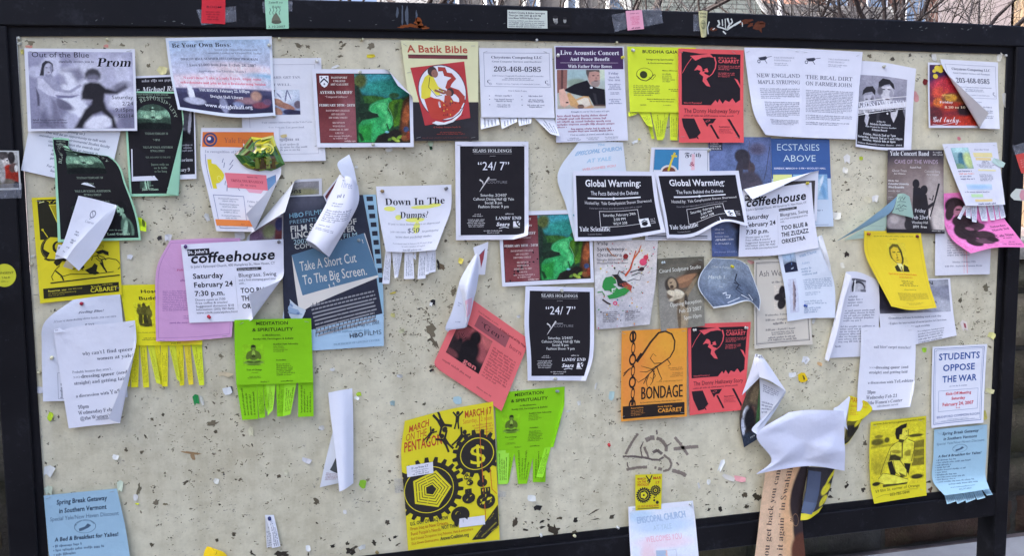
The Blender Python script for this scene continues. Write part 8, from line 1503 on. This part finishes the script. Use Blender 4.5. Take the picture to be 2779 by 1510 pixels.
# ------------------------------------------------------------------ cards, stickers and tape on the frame
FS = FR * 1000 + 2.2
def onframe(name, label, cat, pts, paper, draw=None, asp=1.0, mat=None, extra_d=0, group='stickers and cards on the frame'):
    m_ = MB(); rows_ = [[(*p[:2], FS + extra_d + (p[2] if len(p) > 2 else 0)) for p in r] for r in pts]
    C_ = [[P(a, b_, c_ / 1000) for a, b_, c_ in r] for r in rows_]
    T = hermite(hermite(np.array(C_), 14, 0), 14, 1); pr = None
    if draw: pr = Print(asp); draw(pr)
    put(m_, T, pr, paper, 8); o = m_.build(name, mat or M_PAPER)
    tag(o, label, cat, group); SHEETS.append((o, cat, (min(p[0] for r in pts for p in r), 0, max(p[0] for r in pts for p in r), 90))); return o
onframe('card', 'red card taped to the top rail', 'card', Q((549, -40), (612, -40), (611, 65), (546, 62)), 'c9303f', lambda p: (p.T('ROOM', 20, 84, 59, 6, '7a2030', 'b'), p.G(14, 66, 80, 92, 4, '9a2634', 'c')), 1.6)
onframe('card', 'mint green card with a drawing of a steaming heap on the top rail', 'card', Q((717, -24), (781, -24), (784, 77), (723, 78)), '9fd0bc', lambda p: (p.T('Smell ya', 16, 76, 32, 6, '4a5a52', 'si'), p.T('Right', 30, 66, 44, 6, '4a5a52', 'si'), p.PG([(24, 84), (26, 74), (34, 64), (46, 56), (54, 64), (62, 72), (66, 82), (46, 86)], '6e7066'), p.E(46, 82, 22, 5, '5a5c54'), *[p.L([(u, 62), (u - 3, 56), (u + 3, 50), (u, 44)], 2, '3c443e') for u in (20, 34, 48, 62)], p.T('2.10.2007', 8, 84, 97, 6, '3c4a44', 'n')), 1.55, extra_d=.4)
onframe('sticker', 'white sticker with rows of black print on the top rail', 'sticker', Q((1377, 26), (1485, 29), (1486, 77), (1377, 75)), 'c8d0d4', lambda p: (*[p.T(t, 3, e, 19 + k * 15, 9.5, '2c3038', 'b') for k, (t, e) in enumerate((('Robert Crotty & Bobo Lavorgna', 94), ('Thurs Jan 18th 2007 @ 6:00 PM', 84), ('Live Blues WPKN Radio Show', 80)))], p.T('hosted by WPKN’s own Blues Wail Shapiro', 3, 92, 63, 6, '4a4e58', 'b'), p.G(3, 66, 94, 97, 3, '5a5e68')), .46)
onframe('sticker', 'black sticker with two pale faces beside the white sticker', 'sticker', Q((1490, 28), (1551, 30), (1551, 77), (1490, 76)), '17161a', lambda p: (p.E(28, 48, 10, 17, 'a8a8ac'), p.E(30, 62, 9, 14, '8a8a90'), p.E(70, 55, 7, 14, '98989c'), p.E(28, 36, 12, 10, '26242a'), p.E(70, 42, 9, 8, '26242a'), p.E(28, 70, 6, 4, '4a4a50'), p.L([(6, 80), (90, 84)], 8, '201e24')), .8)
onframe('card', 'pink card taped flat to the top rail', 'card', Q((1698, 29), (1742, 26), (1748, 78), (1703, 82)), 'e8a0c0', lambda p: (p.G(16, 12, 84, 20, 1, '9a4a70', 'c'), p.G(18, 30, 84, 74, 6, 'd0648c', 'c'), p.T('all week', 26, 78, 94, 8, '6a2a48', 'b')), 1.2, extra_d=1.4)
onframe('sticker', 'curled sticker printed like a banknote with a face, top rail', 'sticker', [[(1896, 30, 6), (1908, 28, 9), (1920, 30, 6)], [(1898, 64, 3), (1908, 64, 8), (1918, 64, 3)], [(1903, 100, 1), (1910, 101, 6), (1917, 98, 1)]], 'c0bc98', lambda p: (p.T('Think', 12, 88, 14, 7, '3c3c34', 'b'), p.T('Cruise', 14, 86, 26, 7, '3c3c34', 'b'), p.E(50, 54, 36, 18, '8c8a6c'), p.E(46, 50, 22, 12, 'a8a684'), p.E(38, 48, 6, 3, '4a4a3c'), p.E(60, 48, 6, 3, '4a4a3c'), p.L([(50, 50), (54, 58), (48, 60)], 5, '5a5a48'), p.L([(38, 66), (60, 66)], 5, '5a5a48'), p.E(46, 78, 20, 8, 'b4b08c')), 3.0, extra_d=.6)
onframe('sticker', 'photo sticker of two people on the left post', 'sticker', Q((-40, 408), (51, 409), (57, 515), (-36, 517)), 'c0c2cc', lambda p: (p.IMG(3, 3, 95, 95, 'b4b4bc', '5a5450', [(60, 20, 14, 14, 0, .3, 'c8c4cc'), (54, 10, 18, 12, 0, .4, '4a4448'), (80, 16, 12, 18, 0, .4, '2c282c'), (62, 30, 10, 12, 0, .4, 'd4ccd2'), (66, 24, 3, 2, 0, .4, '3a3438'), (74, 60, 22, 26, -20, .25, '9a2c20'), (88, 70, 14, 24, 0, .3, '8a2a20'), (84, 44, 12, 14, 30, .4, '5a4444'), (60, 86, 30, 12, 0, .5, '6a625c'), (92, 92, 10, 10, 0, .4, '2a262a'), (48, 60, 10, 26, 0, .5, 'a8a4ac'), (94, 46, 6, 10, 0, .4, 'd0d0d8')], .14, 1.3)), 1.1)
m_ = MB(); th = np.linspace(0, 2 * math.pi, 37)[:-1]
m_.add([P(12 + 31.5 * math.cos(t), 748 + 31.5 * math.sin(t), FR + .0022) for t in th] + [P(12, 748, FR + .0022)], [[k, 36, (k + 1) % 36] for k in range(36)], K('c6c638'))
Ts = np.array([[P(x, y, FR + .0022) for x in np.linspace(-20, 44, 8)] for y in np.linspace(716, 780, 8)])
pr = Print(1.0); pr.T('CONSENT', 10, 90, 45, 10, '3a3a20', 'n', -2); pr.T('2 TALK', 24, 76, 64, 9, '5a5a28', 'n', -2); pr.G(28, 72, 74, 80, 1, '8a8a30', 'c')
m_ = MB(); m_.add([P(12 + 31.5 * math.cos(t), 748 + 31.5 * math.sin(t), FR + .0022) for t in th] + [P(12, 748, FR + .0022)], [[k, 36, (k + 1) % 36] for k in range(36)], K('c6c638'))
Ns = normals(Ts)
for uv, t, c_, lay in pr.it: m_.add(lookup(Ts, uv) + lookup(Ns, uv) * .0004, t, c_)
tag(m_.build('sticker', M_PAPER), 'round yellow sticker with black lettering on the left post', 'sticker', 'stickers and cards on the frame')
onframe('sticker', 'torn red sticker with grey tape high on the right post', 'sticker', [[(2756, 420), (2784, 414)], [(2762, 440), (2786, 432)], [(2772, 470), (2790, 470)]], 'c04a48', lambda p: p.G(30, 40, 70, 80, 4, 'd08080'), 1.3)
onframe('sticker', 'ragged white sticker with pink print on the right post', 'sticker', [[(2757, 512), (2784, 514)], [(2742, 530), (2784, 530)], [(2752, 543), (2784, 546)]], 'bfc4c8', lambda p: p.PG([(58, 6), (90, 6), (90, 92), (60, 96)], 'c890a4'), .9)
def tape(label, pts, near, d=0.0016, on=FR):
    m_ = MB(); T = np.array([[P(x, y, on + d) for x, y in r] for r in pts]); T = hermite(hermite(T, 8, 0), 8, 1); m_.grid(T, (1, 1, 1))
    tag(m_.build('clear_tape', M_TAPE), label, 'tape', 'strips of clear tape')
tape('strip of clear tape across the red card on the top rail', Q((533, 26), (640, 16), (642, 58), (546, 68)), 'red card')
tape('strip of clear tape at the top of the mint card', Q((712, 4), (794, 2), (793, 30), (714, 34)), 'mint card', .0022)
tape('strip of clear tape on the left of the pink card', Q((1660, 40), (1702, 31), (1706, 76), (1668, 87)), 'pink', .0012)
tape('strip of clear tape on the right of the pink card', Q((1742, 26), (1793, 19), (1800, 62), (1748, 72)), 'pink', .0014)
tape('strip of clear tape left of the banknote sticker', Q((1882, 38), (1902, 36), (1902, 84), (1881, 84)), 'note', .0011)
tape('strip of clear tape under the photo sticker on the left post', Q((-20, 502), (60, 496), (58, 538), (-20, 540)), 'photo', .0026)
tape('strip of grey tape over the torn red sticker on the right post', Q((2746, 396), (2784, 386), (2788, 420), (2757, 424)), 'red', .0018)
tape('strip of clear tape at the left edge of the yellow march poster', Q((1070, 1300), (1104, 1298), (1106, 1336), (1072, 1340)), 'march', .010, 0)
tape('strip of clear tape at the right edge of the yellow march poster', Q((1340, 1330), (1374, 1336), (1372, 1350), (1342, 1352)), 'march', .011, 0)

# ------------------------------------------------------------------ pins and scraps, put where a line of sight meets the board or a sheet
bpy.context.view_layer.update()
DG = bpy.context.evaluated_depsgraph_get()
def hit(px, py):
    d = Vector(ray(px, py)).normalized()
    ok, loc, nrm, idx, ob, _ = SC.ray_cast(DG, Vector(CAMP), d)
    if not ok: return P(px, py), None
    while ob.parent is not None: ob = ob.parent
    return np.array(loc), ob
def nearest(px, py, skip=None, nth=0):
    L_ = []
    for o, s, (x0, y0, x1, y1) in SHEETS:
        if 'card' in s or 'sticker' in s: 
            if s in ('card', 'sticker'): continue
        dx = max(x0 - px, 0, px - x1); dy = max(y0 - py, 0, py - y1)
        c_ = math.hypot(px - (x0 + x1) / 2, py - (y0 + y1) / 2)
        L_.append((math.hypot(dx, dy) + c_ * .08, s, (x0, y0, x1, y1)))
    L_.sort(key=lambda a: a[0]); return L_[nth]
used = {}
def where(px, py, ob):
    nm = next((s for o, s, bb in SHEETS if o is ob), None)
    if nm and nm not in ('card', 'sticker'):
        x0, y0, x1, y1 = next(bb for o, s, bb in SHEETS if o is ob)
        v = 'top' if py < y0 + (y1 - y0) * .36 else 'foot' if py > y0 + (y1 - y0) * .64 else 'middle'
        h = 'left' if px < x0 + (x1 - x0) * .36 else 'right' if px > x0 + (x1 - x0) * .64 else 'centre'
        return f'on the {v} {h} of the {nm}'
    def side(bb):
        x0, y0, x1, y1 = bb; dx, dy = px - (x0 + x1) / 2, py - (y0 + y1) / 2
        if abs(dx) / (x1 - x0 + 1) > abs(dy) / (y1 - y0 + 1): return 'left of' if dx < 0 else 'right of'
        return 'above' if dy < 0 else 'below'
    return [f'{side(a[2])} the {a[1]}' for a in (nearest(px, py, nth=k) for k in range(6))]
def unique(head, px, py, ob):
    w = where(px, py, ob)
    if isinstance(w, list):
        c_ = [f'{head} {w[0]}, {w[k]}' for k in range(1, 6)] + [f'{head} {w[1]}, {w[k]}' for k in range(2, 6)]
    else:
        n_ = nearest(px, py, nth=1)[1]; c_ = [f'{head} {w}', f'{head} {w}, towards the {n_}', f'{head} {w}, facing the {nearest(px, py, nth=2)[1]}']
    for l in c_:
        if l not in used and len(l.split()) <= 16: used[l] = 1; return l
    return c_[0]
pinmesh = {}
def pin(px, py, colname, hexc):
    loc, ob = hit(px, py)
    lab = unique(f'{colname} push pin', px, py, ob)
    if hexc not in pinmesh:
        m_ = MB(); pr_ = [(0, .0006), (.0006, .0046), (.002, .0048), (.0026, .003), (.0062, .0026), (.0078, .0036), (.0094, .0042), (.0104, .0032), (.0106, .0004)]
        m_.tube([(0.0002 * i, -a, 0.0001 * i) for i, (a, r_) in enumerate(pr_)], [r_ for a, r_ in pr_], K(hexc), 12, cap=False)
        o = m_.build('push_pin', M_PIN, center=(0, 0, 0)); pinmesh[hexc] = o
    else:
        o = pinmesh[hexc].copy(); COL.objects.link(o)
    o.location = loc; r_ = random.Random(int(px * 7 + py)); o.rotation_euler = (r_.uniform(-.25, .35), 0, r_.uniform(-.35, .35))
    tag(o, lab, 'push pin', 'push pins in the board')
def_pins = [(52, 105, 'clear', 'b4b4b0'), (53, 118, 'clear', 'b4b4b0'), (290, 107, 'cream', 'c9c4ac'), (759, 104, 'cream', 'c9c4ac'), (980, 109, 'cream', 'c9c4ac'), (1454, 111, 'white', 'd0d0d8'), (1670, 117, 'cream', 'c9c4ac'), (1716, 135, 'white', 'd0d0d8'), (859, 165, 'white', 'd0d0d8'), (977, 196, 'clear', 'b4b4b0'), (1012, 392, 'clear', 'b4b4b0'), (1514, 151, 'white', 'd0d0d8'), (1688, 156, 'yellow', 'd0c850'), (2397, 181, 'clear', 'b4b4b0'), (2727, 152, 'white', 'd0d0d8'), (503, 669, 'purple', '4a2c6a'), (757, 657, 'grey', '6a6a70'), (565, 859, 'red', 'b01e34'), (222, 825, 'red', 'a01c38'), (141, 971, 'cream', 'c9c4ac'), (1036, 519, 'brass', '8a7250'), (1209, 513, 'grey', '6a6a70'), (973, 652, 'grey', '8a929c'), (1524, 788, 'clear', 'b4b4b0'), (1505, 1028, 'clear', 'b4b4b0'), (2189, 498, 'yellow', 'c0b020'), (1985, 723, 'yellow', 'c8bc20'), (1797, 714, 'clear', 'b8c4d4'), (2183, 830, 'blue', '2c4ca0'), (1882, 897, 'white', 'd0d0d8'), (2022, 890, 'white', 'd0d0d8'), (731, 1407, 'navy', '1e2c6a'), (2355, 634, 'orange', 'b0601c'), (2488, 641, 'dark red', '6a1c20'), (2058, 968, 'white', 'c8ccd8'), (1652, 1207, 'red', 'c03038'), (744, 316, 'clear', 'b4b4b0'), (107, 1010, 'cream', 'c9c4ac'), (1558, 1455, 'cream', 'c9c4ac'), (1466, 1452, 'white', 'd0d0d8'), (1674, 1432, 'white', 'd0d0d8'), (1022, 1500, 'brass', '8a7a54'), (1922, 409, 'clear', 'b4b4b0'), (1873, 1369, 'clear', 'b8bcc8'), (730, 122, 'clear', 'b4b4b0'), (1510, 1063, 'grey', '8a929c'), (85, 715, 'clear', 'b8b4a4')]
for q in def_pins: pin(*q)
stm = []
def staple(px, py):
    loc, ob = hit(px, py)
    lab = unique('metal staple', px, py, ob)
    if not stm:
        m_ = MB(); m_.tube([(-.006, .001, 0), (-.006, -.0007, 0), (.006, -.0007, 0), (.006, .001, 0)], [.0005] * 4, K('9a9ca4'), 6); o = m_.build('staple', M_PIN, center=(0, 0, 0)); stm.append(o)
    else: o = stm[0].copy(); COL.objects.link(o)
    o.location = loc; r_ = random.Random(int(px + py * 5)); o.rotation_euler = (0, r_.uniform(-.5, .5), 0)
    tag(o, lab, 'staple', 'staples in the flyers')
for q in [(1848, 141), (1991, 142), (1853, 371), (2000, 371), (1317, 140), (1480, 141), (1693, 906), (1855, 899), (1690, 1132), (1852, 1121), (2541, 953), (2666, 946), (350, 138), (86, 140), (478, 114), (2374, 1156), (2498, 1142), (2500, 1330), (1100, 122), (1284, 124), (1136, 373), (1284, 373), (357, 886), (2350, 899), (2470, 897), (2421, 416), (2546, 416), (1741, 1298), (1720, 1386), (2060, 716), (2056, 938), (1622, 662), (1900, 706), (860, 395), (1110, 196), (1247, 394), (1422, 394), (1250, 640), (656, 878), (832, 874), (132, 1353), (304, 1336), (2549, 1177), (2664, 1164), (1720, 1382), (2700, 395), (2568, 400), (2030, 140), (2164, 140), (2186, 142), (2328, 150), (440, 925), (610, 912), (98, 800), (320, 782), (104, 546)]: staple(*q)
def scrap(px, py, w, h, colname, hexc, ang=None, extra=None):
    r_ = random.Random(int(px * 13 + py * 3)); loc, ob = hit(px, py)
    dd = max(.0012, -loc[1] + .0008)
    size = 'small' if w * h < 260 else 'larger'
    lab = unique(f'{size} {colname} paper scrap', px, py, ob)
    m_ = MB(); n = r_.randint(5, 7); a0 = rad(ang if ang is not None else r_.uniform(-25, 25)); pts = []
    if r_.random() < .6: base = [(-.5, -.5), (.1, -.56), (.5, -.45), (.52, .3), (.2, .5), (-.3, .42), (-.55, .1)]
    else: base = [(-.5, -.3), (0, -.55), (.5, -.35), (.3, .5), (-.1, .3), (-.4, .5)]
    fold = r_.uniform(-.6, .6); lift_ = r_.uniform(.003, .011)
    for (x, y) in base:
        x, y = x * w + r_.uniform(-.08, .08) * w, y * h + r_.uniform(-.08, .08) * h
        X_, Y_ = x * math.cos(a0) - y * math.sin(a0), x * math.sin(a0) + y * math.cos(a0)
        s_ = max(0, (x / w) * math.cos(fold) + (y / h) * math.sin(fold) + .1)
        pts.append(P(px + X_, py + Y_, dd + lift_ * s_ * 1.6))
    c_ = P(px, py, dd + lift_ * .15); k = len(pts)
    m_.add(pts + [c_], [[i, k, (i + 1) % k] for i in range(k)], K(hexc))
    if extra:
        q = [c_ + (p_ - c_) * .5 - np.array([0, .0008, 0]) for p_ in pts[1:5]]; m_.add(q, [[0, 1, 2], [0, 2, 3]], K(extra))
    o = m_.build('paper_scrap', M_PAPER); tag(o, lab, 'paper scrap', 'torn paper scraps on the board')
for q in [(60, 141, 10, 14, 'pale yellow', 'd0c880'), (440, 192, 24, 22, 'pale yellow', 'cfc9a0'), (1007, 152, 20, 9, 'yellow', 'd8c840'), (457, 646, 20, 22, 'white', 'd4d5e8'), (433, 647, 14, 12, 'black', '38343a'), (563, 590, 14, 26, 'white', 'c9cbd8'), (352, 698, 16, 14, 'white', 'd4d5e8'), (88, 696, 14, 7, 'white', 'd0cfd4'), (967, 454, 10, 9, 'white', 'd8dae8'), (1057, 406, 18, 12, 'white', 'd4d4dc'), (652, 642, 24, 24, 'white', 'd0d2e4'), (1250, 709, 14, 15, 'yellow', 'cfc060'), (1168, 390, 14, 14, 'mint', 'b8c8b8'), (1170, 402, 8, 9, 'dark green', '2a4a34'), (1176, 822, 14, 18, 'black', '25242a'), (1170, 826, 8, 12, 'white', 'd4d4e0'), (1242, 1088, 22, 20, 'light blue', 'a8c4d8'), (1172, 1006, 14, 7, 'black', '24242a'), (1408, 860, 10, 8, 'white', 'd4d5e4'), (1659, 1075, 14, 24, 'light blue', 'a9c2cf'), (1572, 1095, 10, 14, 'white', 'd8d9e2'), (1543, 1117, 14, 6, 'white', 'd4d5de'), (1617, 1049, 6, 20, 'white', 'd4d4dc'), (1066, 857, 11, 11, 'cream', 'cdc890'), (1066, 796, 16, 5, 'yellow', 'b8a850'), (903, 1004, 13, 9, 'white', 'd4d5e4'), (1090, 900, 16, 12, 'cream', 'c4c4ac'), (974, 1071, 15, 12, 'lime', 'a0c040'), (968, 1082, 16, 10, 'white', 'd0d2de'), (1066, 1096, 14, 14, 'light blue', '9ab4c4'), (1085, 1022, 14, 8, 'white', 'cdcfde'), (612, 1017, 42, 13, 'tan', 'c6b8a4'), (617, 1063, 24, 20, 'white', 'd0d4e4'), (627, 1060, 10, 20, 'dark', '3c4450'), (533, 1086, 18, 30, 'green', '2c8a50'), (548, 1088, 9, 26, 'white', 'd4d6de'), (136, 1134, 14, 24, 'lime', 'b4d03c'), (313, 1243, 15, 14, 'white', 'dcdde8'), (133, 1280, 32, 30, 'white', 'cfd2de'), (326, 1322, 18, 32, 'pale green', 'c0ccc4'), (132, 1332, 24, 24, 'pale green', 'bcc8c0'), (368, 1353, 12, 16, 'white', 'd0d0dc'), (372, 1369, 10, 5, 'yellow green', 'b8c03c'), (587, 1308, 12, 16, 'white', 'ccccd0'), (681, 1173, 14, 24, 'cream', 'd0cdbc'), (873, 1163, 13, 11, 'white', 'd2d2dc'), (832, 1252, 24, 14, 'lavender', 'ccccdf'), (777, 1285, 10, 15, 'cream', 'ccc9bc'), (984, 1316, 16, 22, 'lime', '86b83c'), (936, 1392, 10, 11, 'white', 'd4d4e0'), (836, 1491, 12, 18, 'white', 'd6d8e8'), (984, 1487, 22, 12, 'white', 'cfd2dc'), (1442, 1355, 22, 18, 'white', 'd4d6e0'), (1459, 1380, 24, 14, 'black', '2c2a2c'), (1958, 1265, 12, 36, 'white', 'd0d3e4'), (1923, 1310, 10, 14, 'white', 'dadcea'), (1978, 1299, 34, 14, 'white', 'd4d0d4'), (2008, 1302, 32, 16, 'pink', 'e0a0ae'), (1897, 1320, 6, 18, 'white', 'c8c8d4'), (2186, 979, 20, 20, 'white', 'd4d6e8'), (2150, 1019, 20, 13, 'white', 'd6d8ea'), (2178, 1027, 22, 24, 'yellow', 'd4b41c'), (2208, 872, 8, 16, 'white', 'd0d0da'), (2224, 989, 14, 9, 'tan', 'c8a888'), (2508, 951, 12, 13, 'lime', 'a0cc48'), (2617, 885, 18, 28, 'white', 'd4ccd2'), (2692, 912, 24, 17, 'cream', 'c8c48c'), (2687, 1063, 22, 13, 'cream', 'ccc8a4'), (2671, 1130, 14, 26, 'yellow', 'c8c070'), (2299, 431, 18, 24, 'white', 'd6d4dc'), (2294, 463, 14, 14, 'white', 'd4d2d8'), (2272, 587, 22, 20, 'white', 'd8d6d8'), (2355, 545, 18, 18, 'cream', 'cfc8b8'), (2376, 539, 18, 20, 'white', 'd2d0dc'), (2337, 430, 11, 10, 'yellow green', 'b0bc48'), (2287, 722, 10, 16, 'white', 'd4d0d0'), (2708, 443, 34, 16, 'pale blue', 'b4ccd4'), (2511, 223, 12, 15, 'dark red', '6a2428'), (2536, 156, 12, 18, 'white', 'd6d4dc'), (2712, 156, 12, 24, 'white', 'd8d6dc'), (2728, 272, 12, 40, 'white', 'c8c6cc'), (1724, 385, 18, 9, 'white', 'd4d6e4'), (1410, 400, 0.1, 0.1, 'x', 'd4d6e4'), (106, 1061, 26, 18, 'lavender', 'cdd0ea'), (2036, 712, 16, 8, 'pink', 'd8a4ac'), (1735, 378, 8, 5, 'yellow', 'd4cc60'), (910, 181, 20, 7, 'white', 'd4d4e0'), (770, 370, 16, 9, 'cream', 'c8b890'), (2284, 690, 6, 6, 'x', 'd4d6e4')]:
    if q[4] == 'x': continue
    scrap(*q, extra={2178: '6a5a20', 2617: '9a5060', 2186: 'b8bacc'}.get(q[0]))
